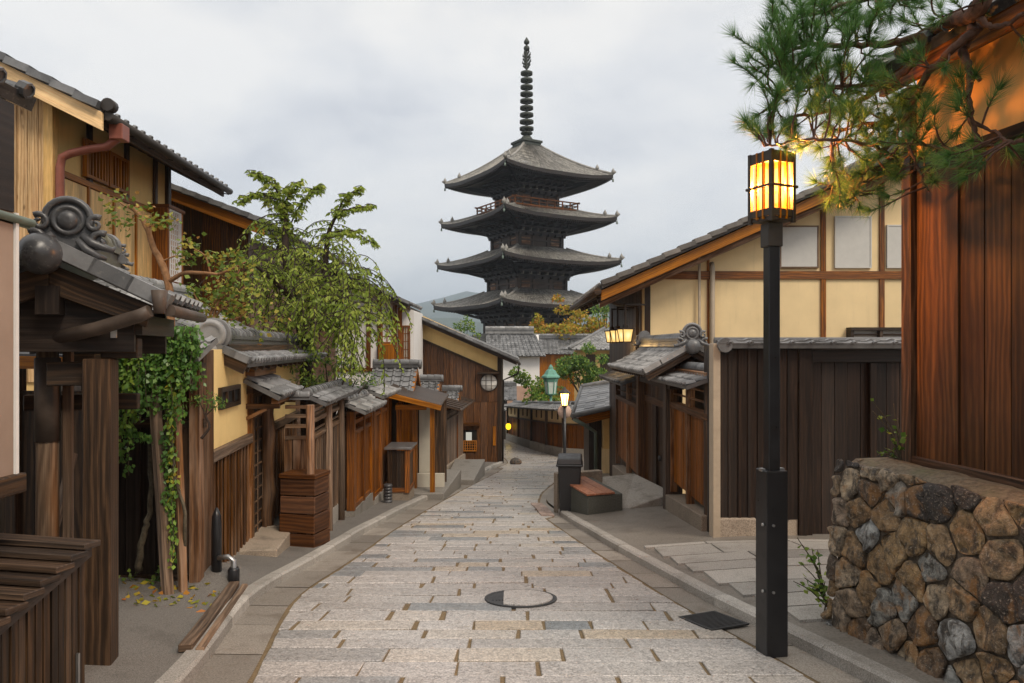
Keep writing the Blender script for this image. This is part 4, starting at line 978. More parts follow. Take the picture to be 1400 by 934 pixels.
mbp.tube(pts, [.075+.008*math.sin(k*2.1) for k in range(10)], 12); mbp.build('round_post', M['wood_brown'], h.o)
wx0, wx1, wz0, wz1 = S(298), S(325), h.sz(311,557), h.sz(311,528)
def f(mb): lattice(mb, wx0, wx1, wz0, wz1, -.03, .03, 3, 2, .025, .045)
win = part(h, 'window', 'wood_dark', f)
part(h, 'window_opening', 'dark_void', lambda mb: mb.box(wx0+.01,wx1-.01,-.008,.004,wz0+.01,wz1-.01), win)
rs0, rs1 = S(290,.12), S(413,.12); ry, rz = .12, h.sz(350,463,.12)-.1; eY = -.24; ez_ = h.sz(333,497,-.24)
es0, es1 = S(328,eY), S(446,eY)
es0 = rs0+.0
def f(mb):
    tile_roof(mb, (rs0,eY,ez_), (rs1+.1,eY,ez_), (rs0,ry,rz), (rs1+.1,ry,rz), .125, .15, .034, sag=.02)
    tile_roof(mb, (rs1+.1,.48,ez_), (rs0,.48,ez_), (rs1+.1,ry,rz), (rs0,ry,rz), .125, .15, .034, sag=.02)
    for sg, y in ((1,eY),(1,.48)):
        for k in range(3): mb.beam(lerp((rs0-.03,ry,rz+.03),(rs0-.03,y,ez_+.03),k/3), lerp((rs0-.03,ry,rz+.03),(rs0-.03,y,ez_+.03),(k+1.06)/3), .12, .07)
rf = part(h, 'roof', 'tile', f)
part(h, 'ridge', 'tile', lambda mb: ridge(mb, (rs0+.02,ry,rz-.01), (rs1+.1,ry,rz-.01), .17, .13, seg=.15), rf)
part(h, 'ridge_end', 'tile_light', lambda mb: (mb.lathe((rs0-.02,ry,rz+.12), [(.15,.0),(.15,.06),(.11,.075),(.09,.05)], 20, (-1,0,0), .5), mb.lathe((rs0+.02,ry,rz+.12), [(.17,-.08),(.17,0)], 20, (-1,0,0), .4), mb.lathe((rs0-.01,ry,rz-.04), [(.02,.12),(.07,.1),(.09,.04),(.09,0)], 14, (-1,0,0), .3)), rf)
def f(mb):
    for y in (eY+.04,.44): mb.beam((rs0+.0,y,ez_-.06),(rs0+.0,ry,rz-.07),.05,.11)
    for k in range(16): x = rs0+.1+(rs1-rs0-.1)*k/15; mb.beam((x,eY+.03,ez_-.07),(x,ry,rz-.1),.04,.05)
    mb.box(rs0+.02,rs1+.05,ry-.06,ry+.06,rz-.24,rz-.12); mb.box(rs0+.05,rs1+.05,-.03,.13,zt0-.05,zt0+.05)
part(h, 'rafters', 'wood_dark', f, rf)
cx0, cx1 = S(336,-.5), S(396,-.2); cz = h.sz(372,512,-.05)
def f(mb):
    tile_roof(mb, (d0-.25,-.4,cz-.2), (d1+.25,-.4,cz-.2), (d0-.25,-.02,cz), (d1+.25,-.02,cz), .12, .14, .034); 
cn = part(h, 'canopy', 'tile', f)
def f(mb):
    mb.box(d0-.15,d1+.25,-.1,0,cz+.02,cz+.1); mb.box(d0-.2,d1+.2,-.36,-.29,cz-.28,cz-.22)
    for x in (d0-.1, d1+.15): mb.box(x-.03,x+.03,-.36,0,cz-.34,cz-.285); mb.beam((x,0,cz-.45),(x,-.22,cz-.34),.04,.04)
part(h, 'canopy_frame', 'wood_brown', f, cn)
mb = MB(); mb.box(0,1.05,-.32,.12,-.35,.0); mb.box(.98,1.06,-.34,-.0,-.35,.012)
so = mb.build('stone_step', M['granite_tan'], None, bevel=.01); 
so.location = h.M @ V((d0-.55,-.1,-.70)); so.location.z = gz(8.3)+.22; so.rotation_euler = (0,0,YA)
tag(so, 'mossy stone doorstep in front of the lattice door of the yellow gatehouse', 'step')

# drain pipe stub with black cap beside the gatehouse
h = Thing('standpipe', 'black standpipe with a grey bent outlet, beside the gatehouse corner post', 'pipe', (at(296,0,6.45).x, 6.45, gz(6.45)))
def f(mb): mb.lathe((0,0,0), [(.045,0),(.045,.55),(.04,.68),(.012,.75)], 10)
part(h, 'stake', 'black_metal', f)
def f(mb): mb.tube([(.03,-.04,.32),(.12,-.05,.335),(.17,-.05,.30),(.17,-.05,.05)], [.022,.022,.024,.035], 10); mb.tube([(.04,-.05,.18),(.1,-.06,.02)], .016, 8)
part(h, 'outlet', 'steel', f)
part(h, 'cap', 'black_metal', lambda mb: mb.lathe((.17,-.05,.02), [(.05,0),(.05,.2),(.04,.22)], 12))

# stacked wooden crates
cpos = V((at(417,0,8.6).x, 8.6, gz(8.6)+.09))
for k, (lab, zz, sc) in enumerate((('brown wooden crate at the foot of the stack beside the gatehouse', -.06, .95),('lidded brown wooden crate on top of the stack beside the gatehouse', .37, .92))):
    c = Thing('wooden_crate', lab, 'crate', (cpos.x, cpos.y, cpos.z+zz), R(-14+2*k), 'crates stacked by the gatehouse')
    w = .235*sc; d = .2*sc
    def f(mb):
        for z0 in (0,.21):
            zz0, zz1 = z0+.008, z0+.204
            mb.box(-w,w,-d,-d+.022,zz0,zz1); mb.box(-w,w,d-.022,d,zz0,zz1); mb.box(-w,-w+.022,-d+.023,d-.023,zz0,zz1,1); mb.box(w-.022,w,-d+.023,d-.023,zz0,zz1,1)
        mb.box(-w+.023,w-.023,-d+.023,d-.023,.01,.03)
    part(c, 'sides', 'wood_crate', f, bevel=.005)
    part(c, 'lid' if k else 'top_board', 'wood_crate', lambda mb: mb.box(-w-.012*k,w+.012*k,-d-.012*k,d+.012*k,.414,.427+.035*k), bevel=.004)

# fence with tile coping past the gatehouse
h = Thing('coped_fence', 'weathered board fence with slatted top and tile coping, behind the stacked crates', 'fence', (-2.42, 8.8, -2.42), math.atan2(2.15,-.16))
LF = S2 = h.sx(470); cz = h.sz(445,545)
gd = lambda x: -.1*x
def f(mb): planks(mb, .1, LF, lambda x: gd(x)+.32, cz-.42, -.015, .04, .12, .008, .005, .015)
part(h, 'boards', 'wood_grey', f)
part(h, 'plinth', 'concrete', lambda mb: mb.box(0,LF,-.03,.1,-.8,.1+gd(LF)+.3))
def f(mb): 
    for z in (cz-.42, cz-.22, cz-.05): mb.box(0,LF,-.05,.03,z,z+.05)
    mb.box(0,LF,-.03,.0,cz-.33,cz-.31); mb.box(0,LF,-.03,.0,cz-.13,cz-.115)
part(h, 'rails', 'wood_grey', f, bevel=.003)
for px in (424, 449, 466):
    x = h.sx(px,-.06); part(h, 'post', 'wood_brown' if px < 430 else 'wood_grey', lambda mb: mb.tube([(x,-.06,-.5),(x+.008,-.065,.6),(x,-.06,cz+.02)], [.055,.05,.048], 10))
part(h, 'return_panel', 'wood_brown', lambda mb: [mb.box(-.01,.03,.02+.1*k,.11+.1*k,-.2,cz-.42) for k in range(3)])
part(h, 'return_rail', 'wood_grey', lambda mb: [mb.box(-.02,.03,.0,.3,z,z+.04) for z in (cz-.42,cz-.28,cz-.16,cz-.05)])
def f(mb):
    tile_roof(mb, (-.05,-.2,cz+.02), (LF+.4,-.2,cz+.02), (-.05,.02,cz+.12), (LF+.4,.02,cz+.12), .12, .13, .022); ridge(mb, (-.05,.04,cz+.09), (LF+.4,.04,cz+.09), .12, .05, seg=.14)
    ridge(mb, (-.02,0,cz+.06), (-.02,.36,cz+.06), .12, .05, seg=.14)
part(h, 'coping', 'tile', f)

# two narrow gate wings with tile caps
XW = -2.42
for k, (pa, pb, z0, lab) in enumerate(((480,506,-.05,'narrow red-brown gate wing with small tile cap, next to the coped fence'),(507,528,.0,'narrow red-brown gate wing with tile cap, just before the counter box'))):
    Ya, Yb = XW/((pa-700)/1000), XW/((pb-700)/1000); L = Yb-Ya; zt = [-.98,-.86][k]
    g_ = Thing('gate_wing', lab, 'gate wing', (XW, Ya, gz(Ya)+.1), R(90), 'narrow tile-capped gate wings'); H = zt-g_.loc.z
    gl = lambda x: -.103*x
    part(g_, 'plinth', 'concrete', lambda mb: mb.box(0,L,-.05,.1,-.5,.22+gl(L)))
    part(g_, 'boards', 'wood_red', lambda mb: planks(mb, .1, L-.05, lambda x: .22+gl(L), H-.34, 0, .04, .2))
    def f(mb):
        for x in (.0, L*.5, L-.1): mb.box(x,x+.1,-.05,.07,.21+gl(L),H)
        for z in (.23+gl(L), H-.36, H-.2, H-.06): mb.box(.1,L-.1,-.035,.045,z,z+.06)
    part(g_, 'frame', 'wood_red', f, bevel=.004)
    part(g_, 'end_panel', 'wood_dark', lambda mb: mb.box(-.01,.03,.08,.55,.1,H-.1))
    def f(mb):
        tile_roof(mb, (-.25,-.28,H+.02), (L*.9,-.28,H+.02), (-.25,.05,H+.16), (L*.9,.05,H+.16), .17, .16, .035); tile_roof(mb, (L*.9,.38,H+.02), (-.25,.38,H+.02), (L*.9,.05,H+.16), (-.25,.05,H+.16), .17, .16, .035); ridge(mb, (-.28,.05,H+.13), (L*.9,.05,H+.13), .14, .07)
    part(g_, 'roof', 'tile_light', f)
# little stack of roof tiles / post base by the kerb
mb = MB(); c = at(533,690,13.2)
for k in range(6): mb.lathe((c.x,13.0,gz(13)+.08+.055*k), [(.075,0),(.08,.02),(.07,.05)], 10, var=mb.r.random())
tag(mb.build('tile_stack', M['tile_dark'], loc=(c.x,13.0,gz(13)+.08)), 'small round stack of dark tiles on the ground beside the counter box', 'tile stack')
# counter box
h = Thing('counter_box', 'dark boarded counter box with a grey metal top and red corner post', 'counter', (at(528,0,13.4).x, 13.4, gz(13.4)+.06))
part(h, 'boards', 'wood_dark', lambda mb: planks(mb, .02, .36, .18, .92, 0, .03, .09))
part(h, 'frame', 'wood_red', lambda mb: (mb.box(.34,.43,-.03,.05,.15,.94), mb.box(0,.34,-.02,.03,.16,.24), mb.box(.4,.43,.05,.7,.16,.24), mb.box(.4,.43,.05,.7,.86,.94), mb.box(.395,.43,.62,.7,.16,.94)), bevel=.004)
part(h, 'side_boards', 'wood_dark', lambda mb: mb.box(.36,.41,.04,.66,.2,.9))
part(h, 'base', 'granite_tan', lambda mb: mb.box(.01,.42,.0,.7,-.3,.17))
part(h, 'top', 'steel', lambda mb: mb.box(-.03,.47,-.06,.74,.945,.985), bevel=.004)

# larger roofed gate across the setback, plus two more beyond
def small_roof(name, lab, x0, x1, ye, yr, ze, zr, group, tw=.15, base=None):
    g_ = Thing(name, lab, 'gate', ((x0+x1)/2, yr, gz(yr)), 0, group); lx0, lx1 = x0-g_.loc.x, x1-g_.loc.x; a, b = ze-g_.loc.z, zr-g_.loc.z; e = ye-yr
    def f(mb):
        tile_roof(mb, (lx0,e,a), (lx1,e,a), (lx0,0,b), (lx1,0,b), tw, .16, .035); tile_roof(mb, (lx1,-e,a), (lx0,-e,a), (lx1,0,b), (lx0,0,b), tw, .16, .035)
        ridge(mb, (lx0,0,b-.01), (lx1+.03,0,b-.01), .16, .1); mb.lathe((lx1+.03,0,b+.06), [(.1,0),(.1,.05),(.06,.06)], 12, (1,0,0), .6)
    rf = part(g_, 'roof', 'tile', f)
    def f(mb):
        for s in (1,-1): mb.beam((lx1-.02,s*e,a-.05),(lx1-.02,0,b-.06),.05,.1)
        mb.box(lx0+.05,lx1-.05,-.08,.08,a-.12,a)
    part(g_, 'bargeboard', 'wood_orange', f)
    def f(mb):
        n = 4
        for k in range(n): x = lx0+.1+(lx1-lx0-.2)*k/(n-1); mb.box(x-.05,x+.05,-.06,.06,-.3,a-.1)
    part(g_, 'posts', 'wood_red', f, bevel=.004)
    part(g_, 'boards', 'wood_red', lambda mb: planks(mb, lx0+.1, lx1-.1, 0, a-.12, .0, .04, .16))
    return g_
g_ = small_roof('tiled_gate', 'tiled gate with orange gable boards standing across the setback behind the counter box', at(509,0,15.3).x, at(570,0,15.3).x, 14.75, 15.4, at(0,536,14.75).z, at(0,502,15.4).z, 'tiled gates along the setback', .17)
small_roof('tiled_gate', 'small tiled gate between the boarded side fence and the dark plank house wall', at(574,0,19).x, at(601,0,19).x, 18.5, 19.1, at(0,546,18.5).z, at(0,521,19).z, 'tiled gates along the setback', .16)
small_roof('tiled_gate', 'smallest tiled gate roof, tucked against the dark plank house below its round window', at(604,0,23).x, at(628,0,23).x, 22.6, 23.1, at(0,549,22.6).z, at(0,534,23).z, 'tiled gates along the setback', .15)
# entrance with lean-to plank roof
h = Thing('entrance_porch', 'open porch with a lean-to plank roof, red posts and a strip of white plaster', 'porch', (at(545,0,15).x, 14.9, gz(15)+.12))
part(h, 'roof', 'wood_dark', lambda mb: mb.hexa([(-.1,-.7,2.02),(.95,-.7,1.76),(1.0,.4,1.9),(-.1,.4,2.2),(-.1,-.7,2.06),(.95,-.7,1.8),(1.0,.4,1.94),(-.1,.4,2.24)],0))
part(h, 'fascia', 'wood_orange', lambda mb: (mb.beam((-.1,-.71,2.0),(.95,-.71,1.74),.03,.1), mb.beam((0,-.3,1.72),(.62,-.3,1.72),.06,.1)), bevel=.003)
for x in (0,.32,.72): part(h, 'post', 'wood_orange' if x else 'wood_red', lambda mb: mb.box(x,x+.09,-.6 if x > .5 else -.2,-.5 if x > .5 else -.1,-.3,1.8), bevel=.004)
part(h, 'wall', 'plaster_dim', lambda mb: mb.box(.42,.7,.1,.15,0,1.75))
part(h, 'boards', 'wood_orange', lambda mb: planks(mb, 0, .4, .1, 1.75, .02, .06, .1))
part(h, 'low_wall', 'plaster_dim', lambda mb: mb.box(.0,.95,-.05,.05,-.3,.35))
part(h, 'back_boards', 'wood_dark', lambda mb: planks(mb, -.2, .95, -.3, 2.0, .5, .55, .14))

# fence of the setback
h = Thing('side_fence', 'tall red-brown framed fence panel beside the open porch', 'fence', (-2.05, 15.7, gz(15.7)+.1), R(90))
part(h, 'boards', 'wood_brown', lambda mb: planks(mb, 0, 2.6, .05, 1.65, 0, .05, .16))
part(h, 'frame', 'wood_red', lambda mb: (mb.box(-.08,2.65,-.03,.06,.05-.1,.12), mb.box(-.08,0,-.04,.07,-.3,1.75), mb.box(-.08,2.65,-.03,.06,1.65,1.75)), bevel=.004)
part(h, 'plinth', 'concrete', lambda mb: mb.box(-.1,2.65,-.03,.12,-.8,-.05))
h = Thing('street_fence', 'grey-brown board fence with a weathered top rail, above the stone ramps', 'fence', (-1.74, 18.9, gz(18.9)+.1), math.atan2(7.4, -.0))
zt = lambda x: at(0,578,18.9).z-h.loc.z-.045*x
part(h, 'boards', 'wood_grey', lambda mb: planks(mb, .05, 7.2, lambda x: .25-.1*x, lambda x: zt(x)+.28, 0, .05, .2, .012, .006))
part(h, 'rail', 'wood_grey', lambda mb: (mb.beam((0,-.03,zt(0)+.25),(7.2,-.03,zt(7.2)+.25),.08,.09), mb.beam((0,-.03,zt(0)+.05),(7.2,-.03,zt(7.2)+.05),.05,.05)), bevel=.004)
part(h, 'end_panel', 'wood_black', lambda mb: planks(mb, 0, .05, 0, zt(0)+.1, .06, .6, .05))
def f(mb): 
    for k in range(3): mb.box(-.02,.03,.05+.17*k,.21+.17*k,.05,zt(0)+.1)
part(h, 'return_boards', 'wood_black', f)
part(h, 'plinth', 'granite_tan', lambda mb: mb.hexa([(0,-.08,-.4),(7.2,-.08,-1.2),(7.2,.15,-1.2),(0,.15,-.4),(0,-.08,.26),(7.2,-.08,-.46),(7.2,.15,-.46),(0,.15,.26)],0))
def f(mb):
    a = zt(0)+.36; b = zt(7.2)+.36
    mb.hexa([(-.3,-.45,a-.04),(7.3,-.4,b-.04),(7.3,.7,b+.25),(-.3,.7,a+.25),(-.3,-.45,a),(7.3,-.4,b),(7.3,.7,b+.29),(-.3,.7,a+.29)],0)
    for k in range(9): x = -.2+7.3*k/8; mb.beam((x,-.42,a+(b-a)*k/8+.02),(x,.65,a+(b-a)*k/8+.3),.05,.03)
part(h, 'board_roof', 'wood_dark', f, bevel=.004)
# stone ramps by the kerb
for (xa, xb, Ya, Yb, top, lab) in ((-2.0,-1.33,14.2,17.0,.26,'concrete ramp slab beside the porch, longer of the two'),(-1.62,-.92,17.6,20.8,.34,'concrete ramp slab below the board fence, farther and taller one')):
    mb = MB(); z0, z1 = gz(Ya), gz(Yb)
    mb.hexa([(xa,Ya,z0-.2),(xb-.0,Ya,z0-.2),(xb+.15,Yb,z1-.2),(xa,Yb,z1-.2),(xa,Ya,z0+.12),(xb,Ya,z0+.12),(xb+.15,Yb,z0+.12),(xa,Yb,z0+.12)],1)
    tag(mb.build('stone_ramp', M['concrete'], loc=((xa+xb)/2,(Ya+Yb)/2,z1), bevel=.015), lab, 'ramp', 'ramp slabs by the kerb')

# ---------------- dark plank house with the round window, and the white house beside it
h = Thing('plank_house', 'dark plank house with a yellow gable strip and a round paper window', 'house', (-3.95, 27, -4.4))
xe = at(685,0,27).x+3.95; ztp = lambda x: 4.4+at(685,500,27).z-.3+.434*(xe-x)
part(h, 'wall', 'wood_rusty', lambda mb: (planks(mb, 0, xe, -.2, 2.35, 0, .1, .26, .01, .006), planks(mb, 0, xe, 2.36, ztp, .0, .1, .23, .008, .006)))
part(h, 'side_wall', 'wood_dark', lambda mb: mb.hexa([(0,.11,-.4),(xe-.01,.11,-.4),(xe-.01,7,-.4),(0,7,-.4),(0,.11,ztp(0)+.8),(xe-.01,.11,ztp(xe)+.7),(xe-.01,7,ztp(xe)+.7),(0,7,ztp(0)+.8)],2))
part(h, 'gable_plaster', 'plaster_yellow', lambda mb: mb.hexa([(0,.04,ztp(0)),(xe-.12,.04,ztp(xe-.12)),(xe-.12,.1,ztp(xe-.12)),(0,.1,ztp(0)),(0,.04,ztp(0)+.9),(xe-.12,.04,ztp(xe-.12)+.82),(xe-.12,.1,ztp(xe-.12)+.82),(0,.1,ztp(0)+.9)],0))
part(h, 'corner_post', 'wood_dark', lambda mb: mb.box(xe-.13,xe+.03,-.04,.12,-.3,ztp(xe)+.8))
part(h, 'gable_rail', 'wood_dark', lambda mb: mb.beam((0,-.01,ztp(0)),(xe,-.01,ztp(xe)),.08,.08))
eo_ = at(708,0,26.6).x+3.95
def f(mb):
    ze = 4.4+at(0,493,26.6).z; zr = ze+.434*(eo_+2.2)
    tile_roof(mb, (eo_,-.5,ze), (eo_,7.4,ze), (-2.2,-.5,zr), (-2.2,7.4,zr), .28, .28, .045)
    for k in range(20): a = lerp((eo_,-.52,ze+.04),(-2.2,-.52,zr+.04),k/20); b = lerp((eo_,-.52,ze+.03),(-2.2,-.52,zr+.03),(k+1.05)/20); mb.beam(a, b, .2, .1)
rf = part(h, 'roof', 'tile', f)
def f(mb):
    ze = 4.4+at(0,493,26.6).z; zr = ze+.434*(eo_+2.2); mb.beam((eo_-.02,-.46,ze-.1),(-2.2,-.46,zr-.1),.05,.14); mb.beam((eo_-.05,3,ze-.1),(-2.2,3,zr-.1),7,.06)
    for x in (1.0,2.2,3.3): mb.box(x-.06,x+.06,-.45,.05,ztp(x)+.72,ztp(x)+.84)
part(h, 'bargeboard', 'wood_dark', f, rf)
part(h, 'gutter', 'dark_metal', lambda mb: (mb.tube([(eo_+.05,-.5,4.4+at(0,496,26.6).z-.05),(eo_+.05,7.3,4.4+at(0,496,26.6).z-.05)], .06, 8), mb.tube([(eo_+.05,-.3,4.4-.75),(eo_-.0,-.1,4.4-1.0),(xe+.08,.3,4.4-1.25),(xe+.06,.3,0)], .035, 8)))
wc = at(668.5,523,27); cx_, cz_ = wc.x+3.95, wc.z+4.4; wr = .3
wn_ = part(h, 'round_window', 'paper', lambda mb: mb.lathe((cx_,-.0,cz_), [(wr,0),(wr,.02),(.001,.02)], 28, (0,-1,0), cap=False))
def f(mb):
    mb.lathe((cx_,0,cz_), [(wr+.035,-.02),(wr+.035,.035),(wr,.035),(wr,0)], 28, (0,-1,0), cap=False)
    mb.box(cx_-.12,cx_-.10,-.035,-.024,cz_-wr+.03,cz_+wr-.03); mb.box(cx_+.08,cx_+.1,-.035,-.024,cz_-wr+.03,cz_+wr-.03); mb.box(cx_-wr+.02,cx_+wr-.02,-.03,-.022,cz_+.07,cz_+.085); mb.box(cx_-wr+.03,cx_+wr-.03,-.03,-.022,cz_-.13,cz_-.115)
part(h, 'window_bars', 'wood_dark', f, wn_)
part(h, 'window_hood', 'wood_dark', lambda mb: mb.box(cx_-.42,cx_+.38,-.28,.0,cz_+.32,cz_+.39))
def P_(px, py): q = at(px, py, 27); return q.x+3.95, q.z+4.4
x0, z0 = P_(633,617); x1, z1 = P_(652,588)
op = part(h, 'shop_window', 'dark_void', lambda mb: mb.box(x0,x1,-.012,.0,z0,z1))
part(h, 'lit_pane', 'lit_room', lambda mb: mb.box(*[P_(637,0)[0],P_(645,0)[0]],-.02,-.014,P_(0,602)[1],P_(0,591)[1]), op)
part(h, 'lattice', 'wood_orange', lambda mb: lattice(mb, x0, x1, z0, P_(0,602)[1], -.05, -.022, 6, 4, .025, .04), op)
part(h, 'sill', 'wood_rusty', lambda mb: mb.box(P_(631,0)[0],P_(656,0)[0],-.2,0,P_(0,582)[1],P_(0,578)[1]))
part(h, 'slit_shutter', 'wood_orange', lambda mb: mb.box(P_(674,0)[0],P_(678,0)[0],-.035,-.008,P_(0,609)[1],P_(0,583)[1]))

h = Thing('white_house', 'white plaster house with red-brown window frames and an upstairs balustrade', 'house', (-6.6, 24.3, -4.1))
xe = at(566,0,24.3).x+6.6; zt = lambda x: 4.1+at(565,425,24.3).z+.46*(xe-x)
part(h, 'wall', 'plaster_white', lambda mb: mb.hexa([(0,0,-.3),(xe,0,-.3),(xe,2.4,-.3),(0,2.4,-.3),(0,0,zt(0)),(xe,0,zt(xe)),(xe,2.4,zt(xe)),(0,2.4,zt(0))],2))
def Q_(px, py): q = at(px, py, 24.3); return q.x+6.6, q.z+4.1
def f(mb):
    for px in (504,519,540,547): x = Q_(px,0)[0]; mb.box(x-.07,x+.07,-.05,.01,Q_(0,506)[1],zt(x)-.1)
    mb.box(0,xe,-.06,.01,Q_(0,508)[1],Q_(0,503)[1])
part(h, 'posts', 'wood_red', f)
w0, w1 = Q_(521,0)[0], Q_(538,0)[0]
ws = part(h, 'window', 'wood_red', lambda mb: lattice(mb, w0, w1, Q_(0,470)[1], Q_(0,440)[1], -.05, .0, 2, 3, .03, .06))
part(h, 'pane', 'paper', lambda mb: mb.box(w0+.06,w1-.06,-.012,.0,Q_(0,469)[1],Q_(0,441)[1]), ws)
part(h, 'balustrade', 'wood_orange', lambda mb: lattice(mb, w0-.05, w1+.05, Q_(0,498)[1], Q_(0,470)[1], -.2, -.1, 12, 3, .035, .07))
w2, w3 = Q_(549,0)[0], Q_(561,0)[0]
ws = part(h, 'window', 'wood_red', lambda mb: lattice(mb, w2, w3, Q_(0,500)[1], Q_(0,445)[1], -.05, .0, 4, 5, .022, .05))
part(h, 'pane', 'plaster_dim', lambda mb: mb.box(w2+.05,w3-.05,-.012,.0,Q_(0,499)[1],Q_(0,446)[1]), ws)
ex = at(560,0,23.6).x+6.6; ze = 4.1+at(0,416,23.6).z
def f(mb):
    tile_roof(mb, (ex,-.7,ze), (ex,2.4,ze), (-1.,-.7,ze+.46*(ex+1)), (-1.,2.4,ze+.46*(ex+1)), .28, .28, .045)
    for k in range(14): mb.beam(lerp((ex,-.72,ze+.04),(-1,-.72,ze+.46*(ex+1)+.04),k/14), lerp((ex,-.72,ze+.03),(-1,-.72,ze+.46*(ex+1)+.03),(k+1.05)/14), .2, .1)
rf = part(h, 'roof', 'tile', f)
part(h, 'bargeboard', 'wood_dark', lambda mb: (mb.beam((ex,-.66,ze-.1),(-1,-.66,ze-.1+.46*(ex+1)),.06,.16), mb.beam((ex-.05,.9,ze-.12),(-1,.9,ze-.12+.46*(ex+1)),3.1,.06)), rf)
h = Thing('far_house', 'house whose dark roof edge shows above the plank house roof', 'house', (-6, 34, -4.8))
xe = at(660,0,34).x+6; ze = 4.8+at(0,470,34).z
part(h, 'roof', 'tile_dark', lambda mb: tile_roof(mb, (xe,-.5,ze), (xe,6,ze), (-1.5,-.5,ze+.43*(xe+1.5)), (-1.5,6,ze+.43*(xe+1.5)), .3, .3, .045))
part(h, 'bargeboard', 'wood_black', lambda mb: mb.beam((xe,-.46,ze-.14),(-1.5,-.46,ze-.14+.43*(xe+1.5)),.06,.24))
part(h, 'wall', 'wood_black', lambda mb: mb.hexa([(-1,0,-.5),(xe-.6,0,-.5),(xe-.6,5.8,-.5),(-1,5.8,-.5),(-1,0,ze+.43*(xe+1)-.15),(xe-.6,0,ze+.05),(xe-.6,5.8,ze+.05),(-1,5.8,ze+.43*(xe+1)-.15)],2))
# ------------------------------------------------------------------ RIGHT SIDE
# timber-framed cream house
h = Thing('townhouse', 'large cream plaster house with exposed timber frame, grey shutters and an orange bargeboard', 'house', (2.61, 14.5, -3.1))
def P_(px, py): q = at(px, py, 14.5); return q.x-2.61, q.z+3.1
rk = .443; zw = lambda x: 3.1+1.05+.443*(x+2.61-1.93)-.02
XW_ = 12.0; xr = 6.0
def f(mb):
    mb.extr([(0,-.5),(XW_,-.5),(XW_,zw(0)),(xr,zw(xr)),(0,zw(0))], 0, 4.9, 'xz', .5)
part(h, 'wall', 'plaster_cream', f)
zb0, zb1 = P_(0,382)[1], P_(0,371)[1]
part(h, 'rake_beam', 'wood_brown', lambda mb: mb.beam((0,-.03,zw(0)-.06),(xr,-.03,zw(xr)-.06),.06,.12,up=(0,0,1)))
part(h, 'beam', 'wood_red', lambda mb: mb.box(0,XW_,-.045,0,zb0,zb1), bevel=.005)
for px, w, lo in ((885,.11,-1),(968,.04,-1),(1060,.05,zb1),(1125,.1,-1),(1205,.1,-1),(1290,.1,-1)):
    x = P_(px,0)[0]; part(h, 'post', 'wood_burnt' if px < 900 else 'wood_red', lambda mb: (mb.box(x-w/2,x+w/2,-.04,.0,-.4,zb0-.002), mb.box(x-w/2,x+w/2,-.04,.0,zb1+.002,zw(x)-.06)), bevel=.004)
for a, b, t in ((1065,1118,309),(1140,1190,296),(1211,1262,308)):
    x0, x1 = P_(a,0)[0], P_(b,0)[0]; z0, z1 = P_(0,367)[1], P_(0,t)[1]
    sh = part(h, 'shutter', 'shutter', lambda mb: mb.box(x0+.03,x1-.03,-.05,-.005,z0+.03,z1-.03))
    part(h, 'shutter_frame', 'wood_grey' if a == 1065 else 'shutter', lambda mb: (mb.box(x0,x0+.028,-.06,0,z0,z1), mb.box(x1-.028,x1,-.06,0,z0,z1), mb.box(x0+.028,x1-.028,-.06,0,z0,z0+.028), mb.box(x0+.028,x1-.028,-.06,0,z1-.028,z1)), sh)
x0, x1 = P_(1157,0)[0], P_(1240,0)[0]; z0, z1 = P_(0,500)[1], P_(0,448)[1]
wn_ = part(h, 'low_window', 'wood_dark', lambda mb: (mb.box(x0,x1,-.22,0,z1-.06,z1), mb.box(x0,x0+.06,-.2,0,z0,z1-.06), mb.box((x0+x1)/2-.03,(x0+x1)/2+.03,-.2,0,z0,z1-.06), mb.box(x0+.06,x1,-.12,-.08,z1-.16,z1-.12)))
part(h, 'pane', 'shutter', lambda mb: mb.box(x0+.06,x1,-.07,-.005,z0,z1-.06), wn_)
def f(mb):
    for px, r, t in ((954.5,.028,355),(972.5,.05,366)):
        x = P_(px,0)[0]; mb.tube([(x,-.09,0),(x,-.09,P_(0,t)[1]),(x,-.03,P_(0,t)[1]+.08)], r, 10)
part(h, 'downpipe', 'tan_paint', f)
ez = zw(0)+.443*(1.68-2.61)+.02; ex = 1.68-2.61
def f(mb):
    rz = ez+.443*(xr-ex)+.2; e = ez+.2
    tile_roof(mb, (ex,5.3,e), (ex,-.75,e), (xr,5.3,rz), (xr,-.75,rz), .26, .27, .04); tile_roof(mb, (2*xr-ex,-.75,e), (2*xr-ex,5.3,e), (xr,-.75,rz), (xr,5.3,rz), .26, .27, .04, caps=False)
    ridge(mb, (xr,-.8,rz), (xr,5.3,rz), .25, .3)
    n = 24
    for k in range(n): mb.beam(lerp((ex,-.77,e+.06),(xr,-.77,rz+.06),k/n), lerp((ex,-.77,e+.03),(xr,-.77,rz+.03),(k+1.05)/n), .2, .09)
rf = part(h, 'roof', 'tile_brown', f)
def bb(mb, y0, y1, dz0, dz1, e=ex, s=1):
    rz = ez+.443*(xr-ex)
    mb.hexa([(e,y0,ez+dz0),(xr,y0,rz+dz0),(xr,y1,rz+dz0),(e,y1,ez+dz0),(e,y0,ez+dz1),(xr,y0,rz+dz1),(xr,y1,rz+dz1),(e,y1,ez+dz1)],0)
part(h, 'bargeboard', 'wood_orange', lambda mb: bb(mb,-.72,-.66,-.08,.12), rf, bevel=.006)
part(h, 'verge_beam', 'wood_brown', lambda mb: bb(mb,-.5,-.46,-.2,-.1), rf)
part(h, 'soffit', 'wood_dark', lambda mb: bb(mb,-.66,5.2,.02,.06), rf)
